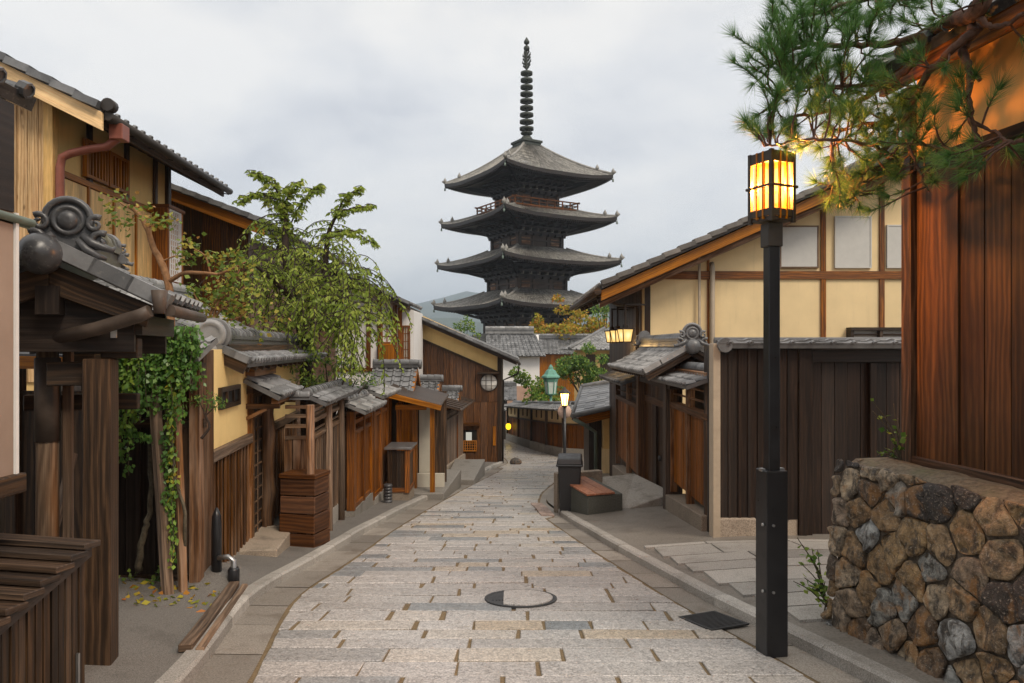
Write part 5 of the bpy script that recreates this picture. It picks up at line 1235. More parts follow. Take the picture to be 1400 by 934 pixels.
def f(mb):
    for k in range(6):
        y = -.55+.9*k; mb.beam((ex+.05,y,ez+.0),(.3,y,ez+.443*(.3-ex)+.0-.02),.08,.12)
    mb.tube([(ex-.07,-.8,ez+.1),(ex-.07,5.2,ez+.1)],.07,10); mb.tube([(ex-.02,-.2,ez+.03),(ex+.4,-.1,ez-.1),(-.1,.15,ez-.14),(-.1,.15,-.2)],.035,8)
part(h, 'rafters', 'wood_dark', f, rf)
part(h, 'side_boards', 'wood_dark', lambda mb: [mb.box(-.03-.0*k,.0,.2+.47*k,.64+.47*k,-.3,zw(0)-.1) for k in range(10)])
# three lit wall lanterns
for k, (Y, lab) in enumerate(((14.3,'lit wall lantern with tapering paper panes, nearest and largest of the three'),(15.35,'lit wall lantern hanging between its two neighbours under the cream house eave'),(16.2,'lit wall lantern farthest down the street of the three under the eave'))):
    x = (855-700)/1000*14.3; z = (474-457)/1000*14.3; zt = z+.16
    l = Thing('wall_lantern', lab, 'lantern', (x, Y, z-.16), R(20), 'lit lanterns under the eave of the cream house')
    def f(mb):
        a, b, hh = .08, .112, .25; i = mb.add([(-a,-a,.02),(a,-a,.02),(a,a,.02),(-a,a,.02),(-b,-b,hh),(b,-b,hh),(b,b,hh),(-b,b,hh)])
        for q in ((0,1,5,4),(1,2,6,5),(2,3,7,6),(3,0,4,7)): mb.face([i+t for t in q],[(0,0),(1,0),(1,1),(0,1)],.5)
        mb.face([i+3,i+2,i+1,i],[(0,0),(1,0),(1,1),(0,1)],.5)
    part(l, 'glow_panes', 'lamp_wall', f)
    def f(mb):
        mb.box(-.13,.13,-.13,.13,.25,.275); mb.box(-.09,.09,-.09,.09,-.005,.018)
        for sx_ in (-1,1):
            for sy in (-1,1): mb.beam((sx_*.083,sy*.083,.01),(sx_*.115,sy*.115,.26),.016,.016)
        mb.box(-.04,.04,-.04,.04,.275,.35); mb.box(-.015,.015,-.015,.015,.35,.75); mb.box(-.015,.5,-.015,.015,.73,.76)
    part(l, 'frame', 'wood_dark', f)
    ld = bpy.data.lights.new('lantern_light','POINT'); ld.energy = 2.5; ld.color = (1,.6,.22); ld.shadow_soft_size = .12
    lo = bpy.data.objects.new('lantern_light', ld); COL.objects.link(lo); lo.parent = l.o; lo.location = (0,0,-.12)

# ---------------- roofed gate beside the road
GA = R(-90); h = Thing('roofed_gate', 'tile-roofed wooden gate with scrolled ridge ornament and red-brown board doors', 'gate', (2.45, 17.0, -3.2), GA)
# local x runs towards the camera: x = 17 - Y ; local y = away from the road
yl = lambda Y: 17.0-Y
parts(h, 'plinth', 'granite_tan', (lambda mb: mb.hexa([(0,-.12,-.5),(yl(13.6),-.12,-.3),(yl(13.6),.25,-.3),(0,.25,-.5),(0,-.12,.45),(yl(13.6),-.12,.66),(yl(13.6),.25,.66),(0,.25,.45)],0), lambda mb: mb.hexa([(yl(11.2),-.12,-.2),(yl(9.0),-.12,.0),(yl(9.0),.25,.0),(yl(11.2),.25,-.2),(yl(11.2),-.12,.95),(yl(9.0),-.12,1.12),(yl(9.0),.25,1.12),(yl(11.2),.25,.95)],0)), bevel=.01)
zt_l = 3.2+at(0,540,17).z
parts(h, 'boards', 'wood_red', [lambda mb: planks(mb, .1, yl(13.75), .7, 2.0, 0, .05, .17), lambda mb: planks(mb, yl(11.1), yl(9.05), 1.16, 2.28, 0, .05, .13)])
for a, b, z0, z1, s in ((0.0,yl(13.7),.5,2.55,2.0),(yl(11.15),yl(9.0),1.0,2.86,2.28)):
    def f(mb):
        for x in (a,(a+b)/2-.04,b-.08): mb.box(x,x+.08,-.05,.06,z0,z1)
        for z in (s,z1-.07): mb.box(a,b,-.055,.065,z,z+.09)
        for z in (s+.2,s+.34): mb.box(a+.08,b-.08,-.01,.02,z,z+.025)
    part(h, 'fence_frame', 'wood_brown', f, bevel=.004)
parts(h, 'fence_back', 'wood_black', (lambda mb: mb.box(.05,yl(13.7),.3,.34,.6,2.6), lambda mb: mb.box(yl(11.15),yl(9.05),.3,.34,1.0,2.9)))
part(h, 'post', 'wood_burnt', lambda mb: mb.box(yl(13.75),yl(13.5),-.12,.14,-.3,2.85), bevel=.008)
part(h, 'post', 'wood_dark', lambda mb: mb.box(yl(11.3),yl(11.1),-.12,.14,-.2,2.85), bevel=.008)
d = part(h, 'door', 'wood_burnt', lambda mb: planks(mb, yl(13.5), yl(11.3), .28, 2.55, .02, .08, .22, .006))
part(h, 'door_rail', 'wood_burnt', lambda mb: (mb.box(yl(13.5),yl(11.3),-.01,.02,2.2,2.32), mb.box(yl(13.5),yl(11.3),-.01,.02,.32,.45), mb.box(yl(12.45),yl(12.35),-.02,.02,.45,2.2)), d, bevel=.003)
part(h, 'handle', 'iron', lambda mb: mb.lathe((yl(12.1),-.0,1.35),[(.05,0),(.05,.02),(.03,.03)],12,(0,-1,0)), d)
part(h, 'lintel', 'wood_dark', lambda mb: (mb.box(yl(14.0),yl(10.9),-.1,.12,2.56,2.75), mb.box(yl(14.0),yl(10.8),-.35,.5,2.78,2.85)), bevel=.005)
g0, g1 = yl(14.2), yl(10.45); RY, RZ_ = .12, 3.2+at(0,473,10.5).z; EY, EZ_ = -.56, 3.2-.37
def f(mb):
    tile_roof(mb, (g0,EY,EZ_), (g1,EY,EZ_), (g0,RY,RZ_), (g1,RY,RZ_), .15, .165, .028, sag=.03); tile_roof(mb, (g1,RY*2-EY,EZ_), (g0,RY*2-EY,EZ_), (g1,RY,RZ_), (g0,RY,RZ_), .15, .165, .028, sag=.03)
    for sg, y in ((1,EY),(1,RY*2-EY)):
        for k in range(3): mb.beam(lerp((g1+.02,RY,RZ_+.03),(g1+.02,y,EZ_+.03),k/3), lerp((g1+.02,RY,RZ_+.03),(g1+.02,y,EZ_+.03),(k+1.06)/3), .14, .075)
rf = part(h, 'roof', 'tile_light', f)
part(h, 'ridge', 'tile', lambda mb: ridge(mb, (g0,RY,RZ_-.01), (g1-.05,RY,RZ_-.01), .18, .12), rf)
part(h, 'ridge_ornament', 'tile', lambda mb: onigawara(mb, (g1+.02,RY,RZ_+.0), (1,0,0), .40), rf)
part(h, 'ridge_ornament', 'tile', lambda mb: onigawara(mb, (g0,RY,RZ_+.02), (-1,0,0), .34), rf)
def f(mb):
    for y in (EY+.03, RY*2-EY-.03): mb.beam((g1-.03,y,EZ_-.07),(g1-.03,RY,RZ_-.08),.05,.11)
    for k in range(18): x = g0+.1+(g1-g0-.2)*k/17; mb.beam((x,EY+.04,EZ_-.07),(x,RY,RZ_-.1),.04,.05); mb.beam((x,RY*2-EY-.04,EZ_-.07),(x,RY,RZ_-.1),.04,.05)
part(h, 'rafters', 'wood_dark', f, rf)
part(h, 'gable_boards', 'wood_dark', lambda mb: mb.hexa([(g1-.35,EY+.15,2.74),(g1-.35,RY*2-EY-.15,2.74),(g1-.3,RY*2-EY-.15,2.74),(g1-.3,EY+.15,2.74),(g1-.35,RY-.05,RZ_-.12),(g1-.35,RY+.05,RZ_-.12),(g1-.3,RY+.05,RZ_-.12),(g1-.3,RY-.05,RZ_-.12)],1))
def f(mb):
    tile_roof(mb, (yl(11.3),-.32,2.72), (yl(8.95),-.32,2.72), (yl(11.3),.08,2.86), (yl(8.95),.08,2.86), .14, .14, .024); ridge(mb, (yl(11.25),.09,2.84), (yl(8.95),.09,2.84), .15, .07, seg=.16)
part(h, 'side_coping', 'tile', f)
def f(mb): tile_roof(mb, (-.1,-.4,2.5), (yl(13.9),-.4,2.5), (-.1,.1,2.68), (yl(13.9),.1,2.68), .15, .15, .026)
part(h, 'side_coping', 'tile', f)

# dark board fence with the recessed door
h = Thing('dark_fence', 'tall near-black board fence with tiled coping and a recessed plank door', 'fence', (2.42, 8.6, -2.45))
FX = lambda px: h.sx(px)
ztop = h.sz(1100,472)
xa, xb, xc, xd = FX(984), FX(1103), FX(1196), FX(1240)
part(h, 'boards', 'wood_fence', lambda mb: (planks(mb, .02, xb-.1, .42, ztop, 0, .05, .12, .007, .005, .012), planks(mb, xb-.1, xb+.0, .05, ztop, -.03, .05, .1)))
part(h, 'plinth', 'granite_tan', lambda mb: (mb.box(-.0,FX(1036),-.07,.2,-.2,.17), mb.box(.0,FX(1036)-.03,-.05,.2,.175,.44), mb.box(FX(1036)-.03,xb-.1,.0,.2,-.2,.42)), bevel=.012)
part(h, 'corner_post', 'tan_paint', lambda mb: mb.box(-.07,.015,-.06,.12,-.2,ztop+.02), bevel=.004)
dr = part(h, 'door', 'wood_fence', lambda mb: planks(mb, xb+.06, xd+.9, .06, ztop-.18, .10, .15, .155, .006, .004))
part(h, 'door_frame', 'wood_fence', lambda mb: (mb.box(xb+.002,xb+.07,.0,.16,-.1,ztop-.0), mb.box(xb+.07,xd+.9,.02,.09,ztop-.2,ztop-.06), mb.box(xc-.04,xc+.04,.02,.095,.0,ztop-.21), mb.box(xb+.07,xd+.9,.0,.16,-.1,.05)), bevel=.004)
part(h, 'boards', 'wood_fence', lambda mb: planks(mb, xd+.91, 5.0, -.1, ztop, 0, .05, .14))
part(h, 'fence_back', 'wood_black', lambda mb: mb.box(xb+.03,5.0,.17,.2,-.1,ztop+.04))
part(h, 'return_boards', 'wood_fence', lambda mb: [mb.box(-.02,.02,.13+.14*k,.265+.14*k,-.2,ztop) for k in range(3)])
def f(mb):
    tile_roof(mb, (-.02,-.14,ztop+.01), (5.0,-.14,ztop+.01), (-.02,.05,ztop+.07), (5.0,.05,ztop+.07), .24, .2, .018)
    mb.tube([(-.03,.04,ztop+.05),(5.0,.04,ztop+.05)],.045,10); mb.lathe((.05,-.09,ztop+.0),[(.075,-.06),(.085,0),(.085,.05)],14,(0,-1,0))
part(h, 'coping', 'tile', f)

# low house behind the bin
h = Thing('low_house', 'low yellow plaster house with a plain grey sloping roof behind the trash bin', 'house', (2.9, 20.2, -3.6))
E0, E1, R0, R1 = h.at(782,569,19.0), h.at(858,553,19.4), h.at(795,529,21.5), h.at(862,517,22.2)
xx = lerp(E0,E1,1.7); yy = lerp(R0,R1,1.7)
part(h, 'roof', 'shingle_wet', lambda mb: tile_roof(mb, E0, xx, R0, yy, .3, .2, .004, .006, .06, 'flat', caps=False))
part(h, 'eave_tiles', 'tile_light', lambda mb: (mb.tube([E0+V((0,-.03,.02)), xx+V((0,-.03,.02))], .06, 8), mb.tube([R0, yy], .08, 8), mb.tube([E0,R0], .05, 8)))
part(h, 'back_roof', 'tile', lambda mb: tile_roof(mb, yy+V((0,2,-.7)), R0+V((0,2,-.7)), yy, R0, .3, .3, .03))
part(h, 'fascia', 'wood_red', lambda mb: (mb.beam(E0+V((.2,.1,-.14)), xx+V((0,.1,-.14)), .06, .2), mb.beam(E0+V((.25,.5,-.14)), xx+V((0,.5,-.14)), .8, .05)))
part(h, 'wall', 'plaster_ochre', lambda mb: mb.box(-.35,2.2,.2,2.0,.2,1.75))
part(h, 'base_wall', 'plaster_cream', lambda mb: mb.box(-.37,2.2,.18,2.0,-.8,.75))
part(h, 'door_recess', 'wood_black', lambda mb: mb.box(-.72,-.36,.5,2.0,-.8,1.7))
part(h, 'downpipe', 'verdigris_dark', lambda mb: (mb.tube([E0+V((.05,.0,-.08)), E0+V((.35,.1,-.25)), V((-.55,.35,1.2)), V((-.55,.35,-.4))], .05, 8)))
mb = MB(True); c = at(808.5,640,24); mb.lathe((c.x,24,gz(24)), [(.07,0),(.065,.35),(.05,.62)], 10)
tag(mb.build('red_post', M['red_paint'], loc=(c.x,24,gz(24))), 'short red post standing in the gap left of the low yellow house', 'post')

# ---------------- black bin, sunken brick-topped box
c = at(779,705,11.9)
h = Thing('trash_bin', 'black lidded plastic trash bin at the road edge by the brick-topped box', 'trash bin', (c.x, 11.9, gz(11.9)+.01), R(-6))
def f(mb): mb.hexa([(-.155,-.18,0),(.155,-.18,0),(.155,.18,0),(-.155,.18,0),(-.185,-.22,.84),(.185,-.22,.84),(.185,.22,.84),(-.185,.22,.84)],2)
part(h, 'body', 'bin_plastic', f, bevel=.02)
def f(mb): mb.hexa([(-.205,-.245,.835),(.205,-.245,.835),(.205,.25,.835),(-.205,.25,.835),(-.19,-.215,.93),(.19,-.215,.93),(.19,.22,.96),(-.19,.22,.96)],0); mb.box(-.215,.215,-.25,.25,.8,.84)
part(h, 'lid', 'bin_plastic', f, bevel=.015)
part(h, 'latch', 'white_paint', lambda mb: mb.box(.04,.075,-.2105,-.19,.42,.49))
h = Thing('stone_box', 'low mossy stone box with a wet rusty brick top beside the trash bin', 'stone box', (1.2, 11.15, gz(11.15)-.0), R(20))
def f(mb): mb.hexa([(-.05,0,-.3),(.55,0,-.3),(.55,1.2,-.4),(-.05,1.2,-.4),(-.05,0,.38),(.55,0,.38),(.55,1.2,.46),(-.05,1.2,.46)],1)
part(h, 'body', 'green_box', f, bevel=.01)
part(h, 'brick_top', 'rust_brick', lambda mb: [mb.hexa([(-.07+.16*k,-.02,.385),(.085+.16*k,-.02,.385),(.085+.16*k,1.05,.455),(-.07+.16*k,1.05,.455),(-.07+.16*k,-.02,.415),(.085+.16*k,-.02,.415),(.085+.16*k,1.05,.485),(-.07+.16*k,1.05,.485)],1) for k in range(3)], bevel=.004)
part(h, 'back_ledge', 'granite_tan', lambda mb: mb.box(-.09,.75,1.07,1.22,-.3,.55), bevel=.008)
mb = MB(); 
tag(part(h, 'side_slab', 'concrete', lambda mb: mb.hexa([(.57,.05,-.4),(1.5,.05,-.4),(1.5,1.3,-.4),(.57,1.3,-.4),(.57,.05,.1),(1.5,.05,.32),(1.5,1.3,.42),(.57,1.3,.4)],0), bevel=.01))

# ---------------- foreground lamp post
LP = at(1055, 893, 4.78)
h = Thing('street_lamp', 'black street lamp with a glowing slatted wooden lantern, in the foreground by the stone wall', 'street lamp', (LP.x, 4.78, gz(4.78)), R(9))
zz = lambda py: (474-py)/1000*4.78-gz(4.78)
part(h, 'pole', 'black_metal', lambda mb: mb.box(-.04,.04,-.04,.04,.05,zz(330)), bevel=.006)
def f(mb): mb.box(-.074,.074,-.074,.074,-.08,zz(642))
sl_ = part(h, 'sleeve', 'black_metal', f, bevel=.004)
def f(mb):
    for z in (.42,.85):
        mb.lathe((-.077,-.04,z),[(.011,0),(.011,.012)],8,(-1,0,0)); mb.lathe((-.03,-.075,z),[(.009,0),(.009,.01)],8,(0,-1,0))
    mb.box(-.08,-.055,-.02,.02,zz(644),zz(640)); mb.box(.045,.08,-.02,.02,zz(644),zz(640))
part(h, 'bolts', 'steel', f, sl_)
part(h, 'collar', 'dark_metal', lambda mb: mb.box(-.052,.052,-.052,.052,zz(338),zz(306)), bevel=.004)
lt = Matrix.Rotation(R(16), 4, 'Z')
LZ0, LZ1 = zz(306), zz(210); lw = .093
mbf = MB(); mbs = MB()
def rb(x0,x1,y0,y1,z0,z1,mbx=None,g=None):
    mbx = mbx or mbf; P = [lt @ V(p) for p in ((x0,y0,z0),(x1,y0,z0),(x1,y1,z0),(x0,y1,z0),(x0,y0,z1),(x1,y0,z1),(x1,y1,z1),(x0,y1,z1))]
    mbx.hexa(P, g if g is not None else max(range(3), key=lambda k: (x1-x0,y1-y0,z1-z0)[k]))
rb(-lw,lw,-lw,lw,LZ0+.01,LZ0+.035)
for sx_ in (-1,1):
    for sy in (-1,1): rb(sx_*lw-.013,sx_*lw+.013,sy*lw-.013,sy*lw+.013,LZ0-.0,LZ1)
for a in range(4):
    lt = Matrix.Rotation(R(16)+a*math.pi/2, 4, 'Z')
    rb(-lw+.013,lw-.013,-lw-.009,-lw+.009,LZ1-.075,LZ1-.005); rb(-lw+.013,lw-.013,-lw-.009,-lw+.009,LZ0+.036,LZ0+.085)
    rb(-lw-.022,lw+.022,-lw-.024,-lw-.0135,(LZ0+LZ1)/2-.008,(LZ0+LZ1)/2+.008)
    for x in (-.026,.028): rb(x-.006,x+.006,-lw-.0125,-lw+.006,LZ0+.02,LZ1-.003,mbs)
lt = Matrix.Rotation(R(16), 4, 'Z'); rb(-lw+.004,lw-.004,-lw+.004,lw-.004,LZ1-.04,LZ1-.02)
lan = mbf.build('lantern_frame', M['dark_metal'], h.o, bevel=.002)
mbs.build('lantern_slats', M['wood_orange'], lan)  # orange wood tone stands in for lamplight glowing through the slats
mbg = MB(); q = lw-.016
for a in range(4):
    lt = Matrix.Rotation(R(16)+a*math.pi/2, 4, 'Z')
    i = mbg.add([lt @ V(p) for p in ((-q,-q,LZ0+.05),(q,-q,LZ0+.05),(q,-q,LZ1-.03),(-q,-q,LZ1-.03))]); mbg.face([i,i+1,i+2,i+3],[(0,0),(1,0),(1,1),(0,1)],.5)
mbg.build('glow_panes', M['lamp_glow'], lan)
ld = bpy.data.lights.new('lamp_light','POINT'); ld.energy = 260; ld.color = (1,.34,.05); ld.shadow_soft_size = .05
lo = bpy.data.objects.new('lamp_light', ld); COL.objects.link(lo); lo.parent = h.o; lo.location = (0,0,(LZ0+LZ1)/2+.02)

# ---------------- far street lamp, disc, green lantern
c = at(772,632,26.5)
h = Thing('street_lamp', 'slender street lamp with a small lit lantern, farther down the street', 'street lamp', (c.x, 26.5, gz(26.5)))
zz = lambda py: (474-py)/1000*26.5-gz(26.5)
part(h, 'pole', 'black_metal', lambda mb: mb.lathe((0,0,-.1),[(.1,0),(.1,.35),(.055,.5),(.05,zz(556)+.1)],12))
part(h, 'glow_panes', 'lamp_small', lambda mb: mb.lathe((0,0,zz(554)),[(.09,0),(.15,.42)],6,cap=False))
def f(mb):
    mb.lathe((0,0,zz(555)-.04),[(.05,0),(.12,.05),(.1,.06)],6); mb.lathe((0,0,zz(554)+.42),[(.22,0),(.2,.05),(.06,.16),(.02,.24)],6)
    for k in range(6): a = k*math.pi/3; mb.beam((.095*math.cos(a),.095*math.sin(a),zz(554)),(.157*math.cos(a),.157*math.sin(a),zz(554)+.42),.022,.022)
part(h, 'lantern_frame', 'dark_metal', f)
d = part(h, 'disc_sign', 'sign_back', lambda mb: mb.lathe((0,.07,zz(563)),[(.001,0),(.25,0),(.25,.02),(.001,.02)],24,(0,-1,0),cap=False))
c = at(753,520,32.8)
h = Thing('copper_lantern', 'green copper lantern with frosted panes rising behind the bright shrub', 'lantern', (c.x, 32.8, gz(32.8)))
zz = lambda py: (474-py)/1000*32.8-gz(32.8)
part(h, 'pole', 'verdigris', lambda mb: mb.lathe((0,0,-.2),[(.09,0),(.07,.6),(.06,zz(540)+.2)],10))
part(h, 'roof', 'verdigris', lambda mb: (mb.lathe((0,0,zz(516)),[(.36,-.06),(.42,0),(.40,.06),(.3,.14),(.2,.32),(.12,.36),(.1,.46),(.02,.58)],6,smooth=False), mb.lathe((0,0,zz(520)),[(.3,-.06),(.34,.05),(.33,.14)],6,smooth=False)))
part(h, 'panes', 'frost', lambda mb: mb.lathe((0,0,zz(539)),[(.21,0),(.28,zz(521)-zz(539))],6,smooth=False))
def f(mb):
    H = zz(521)-zz(539)
    for k in range(6): a = k*math.pi/3; mb.beam((.22*math.cos(a),.22*math.sin(a),zz(539)),(.29*math.cos(a),.29*math.sin(a),zz(539)+H),.04,.04)
    mb.lathe((0,0,zz(541)),[(.1,0),(.25,.08),(.23,.1)],6)
part(h, 'frame', 'verdigris', f)

# ---------------- far curved wall
WP = [V((4.4,27.6,0)),V((3.1,28.9,0)),V((2.1,29.8,0)),(V((1.5,31.8,0))),V((.94,34.8,0)),V((.35,38.3,0)),V((-.25,42,0))]
h = Thing('curved_wall', 'board wall with a yellow plaster band, tiled top and stone base following the bend', 'wall', (1.5,32,gz(32)))
def seg(fn):
    for a, b in zip(WP, WP[1:]):
        d = (b-a).normalized(); n = V((d.y,-d.x,0)); n = n if n.y > 0 or n.x > 0 else -n
        fn(a, b, d, n)
def gA(p): return V((p.x,p.y,gz(p.y)))
def wallband(mb, z0, z1, off, th, n_p=1, jit=0):
    for a, b in zip(WP, WP[1:]):
        d = (b-a); L = d.length; d = d/L; nrm = V((d.y,-d.x,0)); 
        m = max(1, round(L*n_p)) if n_p > 1 else 1
        for k in range(m):
            p, q = gA(a.lerp(b,(k+.02*(m>1))/m)), gA(a.lerp(b,(k+1-.02*(m>1))/m)); o = -nrm*(-off)+nrm*mb.r.uniform(-jit,jit)
            P = [p+o, q+o, q+o+nrm*th, p+o+nrm*th]; mb.hexa([x+V((0,0,z0)) for x in P]+[x+V((0,0,z1)) for x in P], 2 if n_p > 1 else 0)
h.__dict__['w'] = 1
part(h, 'base', 'granite', lambda mb: wallband(mb, -.4, .36, -.1, .4), world=True)
part(h, 'boards', 'wood_red', lambda mb: wallband(mb, .36, 1.33, .0, .06, 4.5, .01), world=True)
part(h, 'plaster_band', 'plaster_cream', lambda mb: wallband(mb, 1.33, 1.9, .02, .06), world=True)
def f(mb):
    wallband(mb, 1.29, 1.36, -.03, .1)
    for a in WP[1:]: p = gA(a); mb.box(p.x-.07,p.x+.07,p.y-.1,p.y+.05,p.z+.36,p.z+1.85)
    for a, b in zip(WP, WP[1:]):
        for t in (.33,.66): p = gA(a.lerp(b,t)); mb.box(p.x-.03,p.x+.03,p.y-.05,p.y+.02,p.z+1.5,p.z+1.85)
part(h, 'frame', 'wood_dark', f, world=True)
def f(mb):
    for a, b in zip(WP, WP[1:]):
        d = (b-a).normalized(); nrm = V((d.y,-d.x,0)); p, q = gA(a), gA(b); up = V((0,0,1))
        tile_roof(mb, p-nrm*.38+up*1.92, q-nrm*.38+up*1.92, p+nrm*.35+up*2.12, q+nrm*.35+up*2.12, .25, .2, .03) if (d.x*1) > 9 else tile_roof(mb, q-nrm*.38+up*1.92, p-nrm*.38+up*1.92, q+nrm*.35+up*2.12, p+nrm*.35+up*2.12, .25, .2, .03)
        mb.tube([p+nrm*.37+up*2.15, q+nrm*.37+up*2.15], .1, 8)
part(h, 'coping', 'tile', f, world=True)
# lean-to roofs and small house behind the far wall
h = Thing('street_house', 'low house with grey tiled roofs where the road bends out of sight', 'house', (-1.9, 45.5, gz(45)))
q0 = lambda px,py,Y: h.at(px,py,Y)
part(h, 'wall', 'wood_black', lambda mb: mb.box(-3.2,1.5,0,4,-.5,2.45))
part(h, 'roof', 'tile', lambda mb: (tile_roof(mb, (-3.5,-.9,2.3), (2.2,-.9,2.3), (-3.5,2,3.0), (2.2,2,3.0), .28, .28, .04), ridge(mb, (-3.5,2,3.0), (2.2,2,3.0), .25, .2)))
part(h, 'lean_to_roof', 'tile_light', lambda mb: tile_roof(mb, (-1,-1.8,1.75), (1.6,-1.8,1.75), (-1,-.1,2.2), (1.6,-.1,2.2), .28, .28, .04))
l = Thing('paper_lantern', 'glowing yellow lantern hung in the dark passage past the plank house', 'lantern', (at(695,582,40).x, 40.2, at(0,588,40).z))
part(l, 'shade', 'lamp_yellow', lambda mb: mb.lathe((0,0,0),[(.06,0),(.13,.07),(.145,.18),(.13,.28),(.06,.34)],12))
part(l, 'cap', 'dark_metal', lambda mb: (mb.lathe((0,0,.34),[(.07,0),(.07,.04)],12), mb.tube([(0,0,.38),(0,0,.8)],.02,6)))

# ---------------- white storehouse and roofs beyond
h = Thing('white_storehouse', 'white plaster storehouse with a grey tiled roof and a pink base below the pagoda', 'storehouse', (-2.3, 60, gz(60)))
def P_(px, py, Y=60): q = at(px, py, Y)-h.loc; return q.x, q.z
xL, xR = P_(664,0)[0], P_(741,0)[0]; ze = P_(0,487,59.3)[1]; zr = P_(0,456,62)[1]
part(h, 'wall', 'plaster_white', lambda mb: mb.extr([(0,P_(0,528)[1]),(4.2,P_(0,528)[1]),(4.2,ze),(2.1,zr-.1),(0,ze)], xL+.35, xR-.2, 'yz', .5))
part(h, 'base_wall', 'plaster_pink', lambda mb: mb.box(xL+.3,xR-.15,-.05,4.2,-.5,P_(0,528)[1]))
def f(mb):
    tile_roof(mb, (xL,-.7,ze), (xR+.3,-.7,ze), (xL,2.1,zr), (xR-.5,2.1,zr), .36, .3, .07); tile_roof(mb, (xR+.3,4.9,ze), (xL,4.9,ze), (xR-.5,2.1,zr), (xL,2.1,zr), .36, .3, .07)
rf = part(h, 'roof', 'tile', f)
part(h, 'ridge', 'tile_light', lambda mb: ridge(mb, (xL-.1,2.1,zr-.02), (xR-.6,2.1,zr-.02), .4, .45, seg=.4), rf)
h = Thing('tiled_house', 'long-roofed tiled house with an orange board wall right of the white storehouse', 'house', (4, 66, gz(66)))
def P_(px, py, Y=66): q = at(px, py, Y)-h.loc; return q.x, q.z
xL, xR = P_(737,0)[0], P_(812,0)[0]; ze, zr = P_(0,484,65.3)[1], P_(0,463,68)[1]
part(h, 'wall', 'wood_orange', lambda mb: planks(mb, xL, xR, -.5, ze, 0, .2, .35))
part(h, 'roof', 'tile', lambda mb: (tile_roof(mb, (xL-.4,-.7,ze), (xR+.4,-.7,ze), (xL-.4,2.2,zr), (xR+.4,2.2,zr), .36, .32, .06), ridge(mb, (xL-.4,2.2,zr), (xR+.4,2.2,zr), .35, .3)))
part(h, 'side_wall', 'wood_dark', lambda mb: mb.box(xL+.1,xR-.1,.21,4.5,-.5,ze))
h = Thing('hip_roof_house', 'house with a pale grey sloping roof behind the three lit lanterns', 'house', (5.8, 46, gz(46)))
def P_(px, py, Y=46): q = at(px, py, Y)-h.loc; return q.x, q.z
a, b = P_(777,478), P_(875,478); c, d = P_(826,450,48.5), P_(880,446,48.5)
part(h, 'roof', 'tile_light', lambda mb: (tile_roof(mb, (a[0],-.8,a[1]), (b[0],-.8,b[1]), (c[0],2.4,c[1]), (d[0],2.4,d[1]), .3, .28, .05), tile_roof(mb, (a[0],5.6,a[1]), (a[0],-.8,a[1]), (c[0],2.6,c[1]), (c[0],2.4,c[1]), .3, .28, .05), mb.tube([(a[0],-.8,a[1]+.06),(c[0],2.4,c[1]+.06)], .12, 8)))
part(h, 'wall', 'plaster_ochre', lambda mb: mb.box(a[0]+.8,b[0],0,5,-.5,a[1]))
part(h, 'window_band', 'wood_dark', lambda mb: [mb.box(a[0]+1.1+.9*k,a[0]+1.7+.9*k,-.03,0,a[1]-1.7,a[1]-.3) for k in range(4)])

# ---------------- rubble stone wall in the foreground
h = Thing('rubble_wall', 'rough rubble stone retaining wall in brown and grey beside the lamp post', 'stone wall', (2.2, 5.17, -2.02), R(-90)+math.atan(.153))
WL, WH = 2.7, 1.235
def batter(z): return .105*z/1.2
def vor(W, H, sp, seed):
    r = random.Random(seed); pts = []; tries = 0
    while tries < 6000:
        tries += 1; p = (r.uniform(-.05, W+.05), r.uniform(-.05, H+.05))
        if all(((p[0]-q[0])/1.12)**2+(p[1]-q[1])**2 > (sp*r.uniform(.6,1.4))**2 for q in pts): pts.append(p)
    cells = []
    for i, p in enumerate(pts):
        poly = [(0,0),(W,0),(W,H),(0,H)]
        for j, q in enumerate(pts):
            if i == j or abs(p[0]-q[0])+abs(p[1]-q[1]) > sp*5: continue
            mx, my = (p[0]+q[0])/2, (p[1]+q[1])/2; nx, ny = q[0]-p[0], q[1]-p[1]; out = []
            for k in range(len(poly)):
                A, B = poly[k], poly[(k+1) % len(poly)]; da = (A[0]-mx)*nx+(A[1]-my)*ny; db = (B[0]-mx)*nx+(B[1]-my)*ny
                if da <= 0: out.append(A)
                if da*db < 0: t = da/(da-db); out.append((A[0]+(B[0]-A[0])*t, A[1]+(B[1]-A[1])*t))
            poly = out
            if len(poly) < 3: break
        if len(poly) >= 3: cells.append(poly)
    return cells
